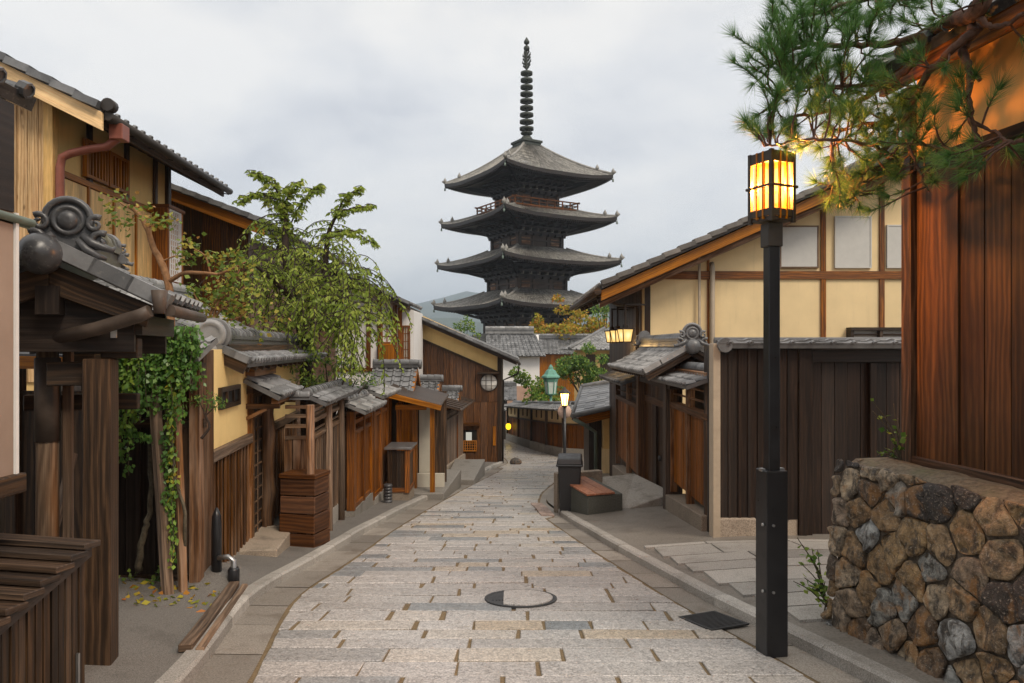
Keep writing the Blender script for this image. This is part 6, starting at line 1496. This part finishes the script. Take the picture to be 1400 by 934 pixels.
def stones(mb, W, H, sp, seed, place):
    r = random.Random(seed+1); hist = [.02,.06,.12,.2,.3,.36,.42,.46,.5,.6,.66,.7,.74,.8,.84,.95]
    for poly in vor(W, H, sp, seed):
        cx = sum(p[0] for p in poly)/len(poly); cz = sum(p[1] for p in poly)/len(poly)
        # resample the outline, pull in for the mortar, round it off and roughen it
        out = []; n = len(poly)
        for k in range(n):
            A, B = poly[k], poly[(k+1) % n]; L = math.hypot(B[0]-A[0], B[1]-A[1]); m = max(1, int(L/.028))
            for q in range(m): t = q/m; out.append((A[0]+(B[0]-A[0])*t, A[1]+(B[1]-A[1])*t))
        for _ in range(1): out = [((out[k-1][0]+2*out[k][0]+out[(k+1) % len(out)][0])/4, (out[k-1][1]+2*out[k][1]+out[(k+1) % len(out)][1])/4) for k in range(len(out))]
        g = r.uniform(.001,.011); pts = []
        for (x, z) in out:
            d = math.hypot(x-cx, z-cz) or 1; s = max(.3, 1-g/d); nz = 1+.09*mnoise.noise(V((x*14, z*14, seed))); pts.append((cx+(x-cx)*s*nz, cz+(z-cz)*s*nz))
        m = len(pts); var = r.choice(hist)+r.uniform(-.03,.03); bul = r.uniform(.02,.05); tx, tz_ = r.uniform(-.2,.2), r.uniform(-.2,.2); base = len(mb.v); rings = ((1,.0),(.985,.5),(.93,.82),(.8,.95),(.6,1.0),(.3,1.0))
        for s, hgt in rings:
            for (x, z) in pts:
                X, Z = cx+(x-cx)*s, cz+(z-cz)*s; nz = -abs(mnoise.noise(V((X*9,Z*9,seed+.5))))*.05+mnoise.noise(V((X*30,Z*30,seed+2.5)))*.014+mnoise.noise(V((X*80,Z*80,seed)))*.004
                mb.v.append(place(X, Z, .012-(bul*hgt+(nz+tx*(X-cx)+tz_*(Z-cz))*min(1,hgt*1.2))))
        mb.v.append(place(cx, cz, .012-bul+abs(mnoise.noise(V((cx*9,cz*9,seed+.5))))*.05))
        for q in range(len(rings)-1):
            for k in range(m):
                k2 = (k+1) % m; a = base+q*m; mb.face([a+k,a+k2,a+m+k2,a+m+k], None, var, q > 0)
        a = base+(len(rings)-1)*m
        for k in range(m): mb.face([a+k,a+(k+1) % m,base+len(rings)*m], None, var, True)
part(h, 'stones', 'rubble', lambda mb: stones(mb, WL, WH, .18, 91, lambda x, z, o: (x, o+batter(z), z+(.03*mnoise.noise(V((x*5,3,1))) if z > WH-.12 else 0))))
part(h, 'end_stones', 'rubble', lambda mb: stones(mb, .75, WH, .2, 77, lambda x, z, o: (o+.06+batter(z)*.4, .03+batter(z)+(.75-x), z)))
part(h, 'mortar', 'mortar', lambda mb: mb.hexa([(.03,.016,-.3),(WL,.016,-.3),(WL,.8,-.3),(.03,.8,-.3),(.075,.016+batter(WH),WH-.03),(WL,.016+batter(WH),WH-.03),(WL,.8,WH-.015),(.075,.8,WH-.015)],0))
def f(mb):
    n = 26; 
    for j in range(7):
        for k in range(n+1):
            x = .06+(WL-.06)*k/n; y = .02+batter(WH)+.5*j/6; z = WH-.03+.04*math.sin(math.pi*min(1,j/5))+mnoise.noise(V((x*7,y*11,1)))*.022+mnoise.noise(V((x*25,y*25,1)))*.006-(.03 if j == 0 else 0); mb.v.append((x,y,z))
    for j in range(6):
        for k in range(n): a = j*(n+1)+k; mb.face([a,a+1,a+n+2,a+n+1], None, .5, True)
part(h, 'cap', 'earth', f)
h_wall = h
# ---------------- boarded building standing on it
dr_ = R(-90)+math.atan(.153)
h = Thing('wooden_storehouse', 'burnt-board storehouse with lamp-tinted orange plaster under its eave, standing on the rubble wall', 'storehouse', (2.76, 5.06, -.80), dr_)
zt = lambda px, py: h.sz(px, py)
zp = zt(1330,208)
part(h, 'boards', 'wood_burnt', lambda mb: planks(mb, .05, 2.2, .05, zp, .0, .05, .19, .009, .009))
part(h, 'sill', 'wood_dark', lambda mb: mb.box(-.03,2.2,-.03,.1,-.04,.05), bevel=.006)
part(h, 'corner_post', 'wood_dark', lambda mb: mb.box(-.05,.045,-.04,.07,-.03,zt(1245,120)), bevel=.006)
for xx_ in (.98,): part(h, 'post', 'wood_burnt', lambda mb: mb.box(xx_,xx_+.1,-.035,-.0005,.05,zp), bevel=.004)
part(h, 'head_rail', 'wood_burnt', lambda mb: mb.box(.05,2.2,-.025,.06,zp,zp+.07), bevel=.004)
part(h, 'plaster', 'plaster_lamp_orange', lambda mb: mb.box(.045,2.2,.01,.08,zp+.07,2.9))
part(h, 'body', 'wood_dark', lambda mb: mb.box(-.02,2.2,.09,2.2,-.03,2.75))
def f(mb):
    e = 2.66; tile_roof(mb, (.02,-.3,e), (2.3,-.3,e), (.02,1.2,e+.75), (2.3,1.2,e+.75), .2, .2, .04)
    for k in range(7): mb.beam(lerp((.0,-.32,e+.04),(.0,1.2,e+.8),k/7), lerp((.0,-.32,e+.03),(.0,1.2,e+.78),(k+1.06)/7), .13, .09)
    for k in range(2): pass
rf = part(h, 'roof', 'tile_dark', f)
def f(mb):
    e = 2.66; mb.box(.04,2.2,-.27,-.23,e-.16,e-.03)
    for k in range(9): x = .1+.26*k; mb.beam((x,-.25,e-.06),(x,1.2,e+.66),.06,.09)
part(h, 'rafters', 'wood_red', f, rf)
# ------------------------------------------------------------------ TREES AND PLANTS
def curve(pts, n=6):
    """Catmull-Rom through points"""
    pts = [V(p) for p in pts]; out = []
    P = [pts[0]*2-pts[1]]+pts+[pts[-1]*2-pts[-2]]
    for i in range(1, len(P)-2):
        for k in range(n):
            t = k/n; a, b, c, d = P[i-1], P[i], P[i+1], P[i+2]
            out.append(.5*((2*b)+(c-a)*t+(2*a-5*b+4*c-d)*t*t+(3*b-a-3*c+d)*t*t*t))
    out.append(pts[-1]); return out
def limb(mb, pts, r0, r1, n=8, wob=.0):
    c = curve(pts); m = len(c)
    if wob: c = [p+V((mb.r.uniform(-wob,wob),mb.r.uniform(-wob,wob),mb.r.uniform(-wob,wob))) if 0 < i < m-1 else p for i, p in enumerate(c)]
    mb.tube(c, [r0+(r1-r0)*i/(m-1) for i in range(m)], n); return c

# weeping cherry behind the fence
TY = 11.6
h = Thing('weeping_cherry', 'weeping cherry tree with hanging green leaves behind the gatehouse', 'tree', at(424,0,TY)*1)
h.o.location = (at(424,0,TY).x, TY, -2.5); h.loc = V(h.o.location); h.M = Matrix.Translation(h.loc); h.Mi = h.M.inverted(); ROOT[h.o.name] = h.Mi
mb = MB(True, 5)
A = lambda px, py, dy=0: at(px, py, TY+dy)
L_ = [limb(mb, [A(424,690),A(420,560),A(416,470),A(402,410),A(391,350),A(390,300),A(384,275)], .13, .03),
      limb(mb, [A(418,480),A(436,430,.2),A(444,370,.2),A(449,320,.3),A(462,290,.3)], .08, .022),
      limb(mb, [A(436,430,.2),A(464,405,-.3),A(478,388,-.4),A(488,376,-.4)], .05, .016),
      limb(mb, [A(403,412),A(375,385,-.4),A(352,365,-.6),A(335,352,-.6)], .05, .016),
      limb(mb, [A(416,470),A(440,445,-.8),A(470,430,-1.1),A(490,425,-1.2)], .045, .014),
      limb(mb, [A(391,350),A(372,320,.4),A(360,300,.5)], .03, .012),
      limb(mb, [A(390,300),A(382,268),A(366,246),A(345,236)], .018, .006, 6), limb(mb, [A(388,290),A(396,262),A(412,248)], .016, .006, 6),
      limb(mb, [A(386,290),A(366,268),A(345,265),A(328,276)], .014, .005, 6),
      limb(mb, [A(462,290,.3),A(472,270,.3),A(490,257,.3)], .016, .005, 6), limb(mb, [A(462,292,.3),A(486,284,.2),A(510,283,.2)], .014, .005, 6),
      limb(mb, [A(391,320),A(408,285),A(424,262),A(433,254)], .014, .005, 6), limb(mb, [A(449,320,.3),A(480,315),A(512,335)], .016, .005, 6)]
r_ = random.Random(4); LP_, LD_, LV_ = [], [], []
def strand(p, d, L, dens=26, droopy=1.0):
    pts = [p]; v = V(d).normalized(); s = .07; n = int(L/s)
    for k in range(n):
        v = (v+V((r_.uniform(-.12,.12), r_.uniform(-.12,.12), -.17*droopy))).normalized(); pts.append(pts[-1]+v*s)
    if len(pts) > 2: mb.tube(pts[::2] if len(pts) > 4 else pts, .006, 4, cap=False)
    tone = r_.uniform(.2,.75)
    for k in range(int(L*dens)):
        t = r_.random()*(len(pts)-1); i = int(t); q = pts[i].lerp(pts[min(i+1,len(pts)-1)], t-i); a = r_.random()*6.283
        LP_.append(q); LD_.append((math.cos(a)*.75, math.sin(a)*.75, -.75 if droopy > .6 else -.35)); LV_.append(tone)
for i, c in enumerate(L_):
    thin = i >= 6; m = len(c)
    for k in range(m):
        t = k/m
        if not thin and (t < .35 if i < 3 else t < .25): continue
        for q in range(3 if thin else 2):
            a = r_.random()*6.283; p = c[k]+V((r_.uniform(-.05,.05),)*3)
            if thin: strand(p, (math.cos(a)*.45, math.sin(a)*.45, .1), r_.uniform(.08,.24), 60, 1.0)
            else: strand(p, (math.cos(a), math.sin(a)*.8, r_.uniform(.1,.6)), r_.uniform(.5,1.45)*(1-.6*t if i < 2 else 1), 28, 1.1)
for (px, py, dy, n, L) in ((345,390,-.6,4,.7),(485,375,-.5,10,1.2),(468,425,-1.2,18,1.2),(430,385,.2,14,1.3),(455,345,.2,22,1.4),(400,360,-.4,18,1.2),(380,340,.2,14,1.0),(445,400,-.6,22,1.4),(482,430,-1.2,10,1.0),(420,420,-.8,18,1.2),(375,420,-.5,9,.8)):
    c = A(px, py, dy)
    for q in range(n): a = r_.random()*6.283; strand(c+V((r_.uniform(-.3,.3), r_.uniform(-.4,.4), r_.uniform(-.25,.25))), (math.cos(a), math.sin(a), r_.uniform(.1,.8)), L*r_.uniform(.6,1.1), 27)
mb.build('trunk', M['bark_dark'], h.o)
leaves('crown', M['leaf_cherry'], h.o, LP_, LD_, .088, .036, 1, LV_)

# slender orange-barked tree
TY = 7.7
h = Thing('slender_tree', 'slender orange-barked tree with sparse turning leaves above the ivy fence', 'tree', (at(231,0,TY).x, TY, -2.3))
mb = MB(True, 6); A = lambda px, py, dy=0: at(px, py, TY+dy)
c0 = limb(mb, [A(231,700),A(232,520),A(233,430),A(231,392),A(222,362),A(210,340),A(202,315),A(188,291),A(176,281)], .052, .018, 10, .004)
c1 = limb(mb, [A(231,385),A(250,374,-.1),A(272,373,-.2),A(298,375,-.2)], .026, .014); c2 = limb(mb, [A(188,291),A(170,281),A(156,272),A(147,270)], .013, .004, 6)
c3 = limb(mb, [A(200,312),A(214,306),A(228,300)], .01, .004, 6); c4 = limb(mb, [A(298,375,-.2),A(316,368,-.2),A(336,358,-.2)], .014, .005); c5 = limb(mb, [A(220,358),A(240,350),A(252,352)], .01, .004, 6)
c6 = limb(mb, [A(288,375,-.2),A(280,350,-.2),A(262,338,-.2),A(255,326)], .01, .004, 6); c7 = limb(mb, [A(186,290),A(178,302),A(168,305)], .008,.003,6)
mb.build('trunk', M['bark_orange'], h.o)
P_l, D_l = [], []; r_ = random.Random(12)
def clump(c, n, rx, rz):
    for _ in range(n):
        P_l.append(c+V((r_.gauss(0,rx), r_.gauss(0,rx), r_.gauss(0,rz)))); D_l.append((r_.gauss(0,1), r_.gauss(0,1), r_.uniform(-.9,.2)))
for px, py, n in ((152,278,26),(160,302,24),(172,270,14),(178,302,22),(205,300,26),(222,303,30),(232,296,16),(195,283,12),(258,330,28),(268,344,26),(252,356,20),(282,352,30),(300,350,26),(318,345,26),(330,360,16),(300,368,14),(245,345,14),(286,395,20),(262,398,16),(310,400,18),(338,378,12)): clump(A(px,py,-.15), n, .055, .045)
leaves('crown', M['leaf_turn'], h.o, P_l, D_l, .062, .045, 2)
# multi-stemmed shrub beside it
TY = 8.6
h = Thing('bare_shrub', 'multi-stemmed shrub with yellowing leaves leaning over the gatehouse roof', 'shrub', (at(285,0,TY).x, TY, -2.4))
mb = MB(True, 7); A = lambda px, py, dy=0: at(px, py, TY+dy); ends = []
for px1, py1, px2, py2 in ((278,436,262,395),(288,432,300,385),(290,420,320,378),(292,415,335,392),(300,425,325,415),(284,436,270,420),(300,410,330,360),(296,440,340,425)):
    ends.append(limb(mb, [A(286,640), A(287,470), A(px1,py1), A((px1+px2)/2+3,(py1+py2)/2+4), A(px2,py2)], .024, .006, 6, .006))
mb.build('stems', M['bark_orange'], h.o); P_l, D_l = [], []
for c in ends:
    for q in c[-9:]: clump(q+V((0,0,.03)), 5, .07, .05)
for px, py, n in ((320,440,36),(345,430,20),(335,400,18),(300,440,18),(360,410,12),(265,432,14),(345,455,30),(372,440,14)): clump(A(px,py,.2), n, .13, .09)
leaves('foliage', M['leaf_turn'], h.o, P_l, D_l, .075, .05, 3)

# ivy hanging over the fence
h = Thing('ivy', 'curtain of green ivy with some yellow and red leaves hanging over the dark fence', 'ivy', (-3.2, 6.2, -.1))
r_ = random.Random(3); P_l, D_l, V_l = [], [], []; mb = MB(True, 8)
def hang(px, py, L, tone, dy=0, dens=95, wob=.02):
    p = at(px, py, 6.12+dy); n = int(L/.03); q = p.copy(); pts = [q.copy()]
    for k in range(n): q = q+V((r_.gauss(0,wob*.35), r_.gauss(0,wob*.25), -.03)); pts.append(q.copy())
    mb.tube(pts[::3]+[pts[-1]], .0035, 4, cap=False)
    for _ in range(int(L*dens)):
        t = r_.random(); i = int(t*n); P_l.append(pts[i]+V((r_.gauss(0,wob),r_.gauss(0,wob*.8),0))); D_l.append((r_.gauss(0,.6), -abs(r_.gauss(.4,.4)), -.9)); V_l.append(tone+.0*t)
for k in range(120):
    px = r_.uniform(152, 268); env = .62 if px < 200 else (.7 if px < 245 else .5); py = 455 if px > 192 else 470+r_.uniform(-8,16)
    if px > 195: py = 444+r_.uniform(0,8)
    hang(px, py, r_.uniform(.4,1.12)*env, r_.choice((.25,.35,.45,.55,.4)) if not (172 < px < 190) else .72, r_.uniform(-.2,.05))
for px, L, tn in ((160,1.05,.5),(166,1.0,.6),(172,1.15,.55),(178,.95,.5),(222,1.6,.45),(226,1.75,.4),(232,1.9,.75),(235,2.0,.9),(228,1.9,.35)): hang(px, 460, L, tn, -.12, 80, .018)
for k in range(14):                                  # a strand swinging sideways
    p = at(180+k*2.2, 588+k*.9, 6.0)
    for q in range(7): P_l.append(p+V((r_.gauss(0,.012),0,r_.gauss(0,.012)))); D_l.append((r_.gauss(0,.5),-.4,-.8)); V_l.append(.5)
mb.build('stems', M['bark_grey'], h.o); leaves('leaves', M['leaf_ivy'], h.o, P_l, D_l, .046, .036, 4, V_l)
mb = MB(True, 9); limb(mb, [at(250,770,6.1), at(243,700,6.1), at(236,640,6.05), at(228,560,6.1), at(232,480,6.15)], .028, .016, 8, .012); limb(mb, [at(254,770,6.08), at(250,690,6.0), at(232,620,6.05), at(238,540,6.1)], .016, .01, 6, .012)
limb(mb, [at(190,780,6.15), at(196,730,6.1), at(206,690,6.12), at(204,600,6.15)], .03, .018, 8, .01)
mb.build('woody_stems', M['bark_grey'], h.o)

def plant(name, label, cat, base, pts, mat, L, Wd, seed, stem=None, group=None):
    h = Thing(name, label, cat, base, 0, group); r = random.Random(seed); mb = MB(True, seed); P, D = [], []
    for (tip, n, sp) in pts:
        tip = V(tip); c = limb(mb, [V(base), V(base).lerp(tip,.5)+V((r.uniform(-.03,.03),0,.03)), tip], .006, .003, 5)
        for _ in range(n): q = c[int(len(c)*(.35+.65*r.random()))-1]; P.append(q+V((r.gauss(0,sp),r.gauss(0,sp),r.gauss(0,sp)))); D.append((r.gauss(0,1),r.gauss(0,1),r.uniform(-.3,.8)))
    mb.build('stems', M[stem or 'bark_grey'], h.o); leaves('leaves', M[mat], h.o, P, D, L, Wd, seed); return h
b = at(205,778,6.25); b.z = -2.12
plant('ground_plant', 'low bright green plant growing at the foot of the ivy fence', 'plant', b, [((b.x+dx,b.y-.1,b.z+dz),12,.035) for dx,dz in ((-.24,.07),(-.16,.16),(-.06,.1),(.05,.12),(.13,.2),(-.3,.14),(.2,.08))], 'leaf_bright', .06, .035, 21)
b = at(1232,628,5.05); b.z = -.79
plant('vine', 'thin leafy vine climbing at the storehouse corner on top of the rubble wall', 'vine', b, [(at(px,py,5.0),n,.014) for px,py,n in ((1190,545,5),(1193,562,4),(1222,552,5),(1228,572,3),(1200,622,9),(1215,618,7),(1225,600,5))], 'leaf_bright', .05, .036, 22)
b = at(1132,800,5.35); b.z = gz(5.35)+.15
plant('weed', 'bright green weed sprouting between the lamp post and the rubble wall', 'weed', b, [(at(px,py,5.3),n,.02) for px,py,n in ((1090,735,9),(1097,745,8),(1110,750,8),(1118,752,5),(1095,770,6),(1085,795,7),(1100,790,6),(1105,800,7),(1128,795,8),(1115,806,5))], 'leaf_bright', .055, .034, 23)
b = at(1127,815,5.2); b.z = gz(5.2)+.15
plant('weed', 'tiny yellow-green weed at the bottom corner of the rubble wall', 'weed', b, [(at(1126,818,5.15),8,.012)], 'leaf_bright', .045, .03, 24)
r_ = random.Random(31); P_l, D_l = [], []
for _ in range(70):
    px = r_.uniform(170, 300); Y = r_.uniform(5.5, 6.2); x = (px-700)/1000*Y; P_l.append((x, Y, apron(x, Y)+.008)); D_l.append((r_.gauss(0,1), r_.gauss(0,1), .03))
h = Thing('fallen_leaves', 'fallen yellow leaves scattered on the asphalt below the ivy', 'leaves', (-2.9,5.9,-2.0)); h.o['kind'] = 'stuff'
leaves('leaves', M['leaf_autumn'], h.o, P_l, D_l, .06, .04, 31)

# round leafy trees and shrubs
def leafy(name, label, cat, base, blobs, mat, L, Wd, seed, trunk='bark_dark', r0=.1, per=260, flat=.75, group=None):
    h = Thing(name, label, cat, base, 0, group); g = np.random.default_rng(seed); mb = MB(True, seed); P = [[],[]]; base = V(base)
    top = sum((V(b[0]) for b in blobs), V((0,0,0)))/len(blobs); fork = base.lerp(top,.6); limb(mb, [base, base.lerp(fork,.5)+V((.05,0,0)), fork], r0, r0*.7)
    for c, rad in blobs:
        limb(mb, [fork, fork.lerp(V(c),.5)+V((0,0,.1*rad)), V(c)], r0*.5, r0*.12, 6)
        n = int(per*rad*rad/(L*L)*.045)+40
        sub = [(V(c)+V(g.normal(size=3))*rad*.55, rad*g.uniform(.3,.55)) for _ in range(7)]
        for sc, sr in sub: leaf_ball(P, (sc.x,sc.y,sc.z), sr, n//7, g, flat)
    mb.build('trunk', M[trunk], h.o); leaves('crown' if cat == 'tree' else 'foliage', M[mat], h.o, np.concatenate(P[0]), np.concatenate(P[1]), L, Wd, seed)
    return h
B = lambda px, py, Y, rpx, dy=0: (at(px, py, Y+dy), rpx/1000*Y)
leafy('maple_tree', 'maple turning orange and yellow in front of the pagoda', 'tree', (at(775,0,70).x,70,gz(70)), [B(750,445,70,20),B(775,434,70,20,1),B(800,440,70,20),B(770,455,70,22,-1),B(815,450,70,18),B(735,440,70,10),B(790,424,70,11),B(828,444,70,12),B(745,455,70,14)], 'leaf_autumn', .34, .24, 41, r0=.2, per=560, flat=.5)
leafy('green_tree', 'bright green tree above the far wall, left of the low grey roof', 'tree', (at(800,0,40).x,40,gz(40)), [B(790,505,40,20),B(812,495,40,17),B(775,515,40,17),B(820,512,40,16),B(800,522,40,16),B(782,492,40,11),B(770,500,40,10)], 'leaf_green', .17, .1, 42, r0=.09, per=1000)
leafy('green_shrub', 'light green shrub overhanging the far wall below the green copper lantern', 'shrub', (at(732,0,37).x+.3,37.4,gz(37)), [B(722,520,37.5,13),B(738,530,37.5,14),B(730,545,36.5,12),B(715,512,37.5,9),B(750,540,37.5,12),B(742,548,36.5,8)], 'leaf_bright', .15, .1, 43, r0=.05, per=800)
leafy('green_tree', 'green treetop between the white storehouse and the plank house roof', 'tree', (at(632,0,52).x,52,gz(52)), [B(628,446,52,8),B(640,442,52,7),B(648,452,52,8),B(616,456,52,7),B(636,456,52,9)], 'leaf_bright', .22, .13, 44, r0=.1, per=260)
leafy('green_tree', 'dark green tree peeking out beside the cream house eave behind the maple', 'tree', (at(822,0,62).x,62,gz(62)), [B(815,420,62,12),B(826,412,62,10),B(830,428,62,12),B(845,420,62,14)], 'leaf_green', .3, .18, 45, r0=.15, per=240)
leafy('pine_shrub', 'dense green shrub filling the yard behind the coped fence', 'shrub', (at(440,0,10.6).x,10.6,-2.4), [B(432,520,10.8,24),B(462,515,10.9,20),B(488,518,11.3,17),B(420,495,10.8,18),B(505,520,11.8,11),B(445,497,10.8,16),B(475,500,11,14)], 'leaf_green', .075, .026, 46, r0=.05, per=300)
leafy('pine_shrub', 'small sprig of pine poking out at the gatehouse window', 'shrub', at(275,600,6.1), [B(285,547,6.2,11),B(300,552,6.2,9),B(270,545,6.2,10)], 'leaf_green', .045, .014, 47, r0=.012, per=200, flat=.4)

# ---------------- pine over the lamp
h = Thing('pine_tree', 'old pine whose gnarled branches and needle tufts hang over the lamp and the storehouse roof', 'tree', (2.95, 2.7, -.8))
mb = MB(True, 51); r_ = random.Random(52); TP, TD = [], []
A = lambda px, py, Y: at(px, py, Y)
limb(mb, [(2.95,2.7,-.85),(2.98,2.72,.4),(2.9,2.8,1.5),(2.7,3.1,2.3),(2.45,3.4,2.5)], .13, .07, 10, .015)
br = []
def BR(pts, r0, r1): c = limb(mb, [A(*p) for p in pts], r0, r1, 8, .008); br.append(c); return c
BR([(1420,-260,3.4),(1385,-110,3.6),(1350,-20,3.85),(1335,15,3.95),(1300,30,4.25),(1270,44,4.5),(1225,58,4.65),(1170,62,4.75),(1110,60,4.8)], .065, .014)
BR([(1335,22,3.95),(1362,38,3.9),(1400,18,3.75)], .02, .01)
BR([(1335,34,4.0),(1318,62,4.1),(1325,92,4.1),(1340,110,4.12)], .035, .012)
BR([(1270,44,4.5),(1245,88,4.6),(1216,112,4.65),(1170,140,4.75),(1120,155,4.85),(1080,160,4.9)], .03, .009)
BR([(1340,36,4.0),(1300,72,4.1),(1265,108,4.3),(1240,160,4.5),(1210,205,4.6),(1180,235,4.7),(1140,250,4.8)], .026, .008)
BR([(1328,96,4.1),(1324,140,4.1),(1328,165,4.1),(1336,190,4.1),(1315,205,4.15),(1265,198,4.3),(1230,196,4.4)], .02, .007)
BR([(1400,192,3.75),(1375,194,3.85),(1360,180,3.9),(1340,172,4.0)], .012, .006); BR([(1335,195,4.1),(1310,228,4.2),(1270,225,4.3)], .01, .005)
BR([(1385,-110,3.6),(1360,-60,3.9),(1320,-25,4.3),(1240,-12,4.6),(1160,5,4.8),(1090,25,4.95)], .035, .01)
BR([(1216,112,4.65),(1150,118,4.6),(1090,120,4.7),(1060,135,4.75)], .016, .006)
BR([(1210,205,4.6),(1170,195,4.5),(1120,190,4.45),(1070,196,4.5),(1045,200,4.5)], .014, .005)
BR([(1240,160,4.5),(1180,170,4.75),(1130,180,4.95)], .013, .005)
BR([(1110,60,4.8),(1080,70,4.85),(1050,95,4.9)], .014, .005)
BR([(1180,235,4.7),(1170,262,4.75),(1150,285,4.75)], .01, .005); BR([(1240,190,4.5),(1255,230,4.4),(1270,262,4.35)], .012, .005)
def tuft(p, d, n, L): TP.append((p, V(d).normalized(), n, L))
def twig(p, d, L, dens):
    v = V(d).normalized(); q = V(p); pts = [q.copy()]; k = max(2, int(L/.03))
    for i in range(k): v = (v+V((r_.gauss(0,.13), r_.gauss(0,.13), .035))).normalized(); q = q+v*.03; pts.append(q.copy())
    mb.tube(pts, [.0065-.0035*i/k for i in range(k+1)], 5, cap=False)
    for i in range(1, k+1):
        if i > k*.2 and r_.random() < dens: tuft(pts[i], (pts[i]-pts[i-1]), 26, .09)
    tuft(pts[-1], v, 48, .115)
dens_px = [(1040,85,8),(1075,75,12),(1110,55,14),(1150,40,14),(1190,30,12),(1230,20,10),(1090,20,12),(1140,5,12),(1200,-5,10),(1260,10,8),(1060,40,7),(1080,115,10),(1120,110,12),(1160,100,10),(1050,118,6),(1100,150,10),(1150,140,10),(1200,120,9),(1180,160,12),(1220,150,12),(1140,185,8),(1090,185,9),(1050,180,8),(1040,165,5),(1200,190,12),(1240,180,11),(1270,150,10),(1300,120,7),(1170,225,9),(1150,260,8),(1135,275,6),(1200,240,9),(1230,230,7),(1180,280,4),(1250,250,5),(1290,205,8),(1330,150,6),(1370,125,4),(1340,215,8),(1380,205,6),(1300,225,7),(1400,215,4),(1265,215,7),(1300,20,5),(1350,5,4),(1390,60,3),(1260,85,6)]
allp = [(p, c[min(i+1,len(c)-1)]-c[max(i-1,0)]) for c in br for i, p in enumerate(c)]
for px, py, n in dens_px:
    Yb = 4.7 if px < 1240 else (4.35 if px < 1300 else 3.95)
    for q in range(int(n*(1.3 if px < 1235 else .6))):
        tgt = at(px+r_.gauss(0,15), py+r_.gauss(0,11), Yb+r_.uniform(-.35,.3)*(1 if px < 1260 else .4)); p, d = min(allp, key=lambda a: (a[0]-tgt).length)
        st = p.lerp(tgt, .35); v = tgt-p
        if v.length > .5:
            st = p.lerp(tgt, 1-.28/v.length)
            mid = p.lerp(st,.5)+V((r_.gauss(0,.02),r_.gauss(0,.02),-.03)); mb.tube(curve([p, mid, st],3), .0055, 5, cap=False)
        elif v.length > .05: mb.tube([p, st], .006, 5, cap=False)
        twig(st, v+V((r_.gauss(0,.08), r_.gauss(0,.08), r_.gauss(.02,.05))), min(.3, max(.1, (tgt-st).length)), .85)
mb.build('trunk', M['bark_pine'], h.o)
g = np.random.default_rng(9); VV, VA = [], []
for p, d, n, L in TP:
    d = np.array(d); a = g.normal(size=(n,3)); a -= (a@d)[:,None]*d; a /= np.linalg.norm(a,axis=1,keepdims=True)
    th = g.uniform(.12, 1.0, n)[:,None]; D = d*np.cos(th)+a*np.sin(th); D[:,2] += .1; l = (L*g.uniform(.75,1.2,n))[:,None]; s = np.cross(D, g.normal(size=(n,3))); s /= np.linalg.norm(s,axis=1,keepdims=True)
    b = np.array(p)+D*.004; VV.append(np.stack([b-s*.0014, b+s*.0014, b+D*l], axis=1).reshape(-1,3)); t = g.uniform(.2,.8); VA.append(np.clip(t+g.uniform(-.2,.2,n),0,1))
np_mesh('crown', np.concatenate(VV), 3, np.concatenate(VA), M['pine'], h.o)
print('tufts', len(TP))

# ------------------------------------------------------------------ the air
hm = bpy.data.materials.new('haze_air'); hm.use_nodes = True; t = hm.node_tree; t.nodes.clear()
o_ = t.nodes.new('ShaderNodeOutputMaterial'); pv = t.nodes.new('ShaderNodeVolumePrincipled'); pv.inputs['Color'].default_value = (.72,.85,1,1); pv.inputs['Density'].default_value = .00036; pv.inputs['Anisotropy'].default_value = .1
t.links.new(pv.outputs[0], o_.inputs['Volume'])
mb = MB(); mb.box(-4200,4200,-420,5300,-11.5,260)
hz = mb.build('haze', hm); hz['kind'] = 'stuff'; hz.data.materials.clear(); hz.data.materials.append(hm)
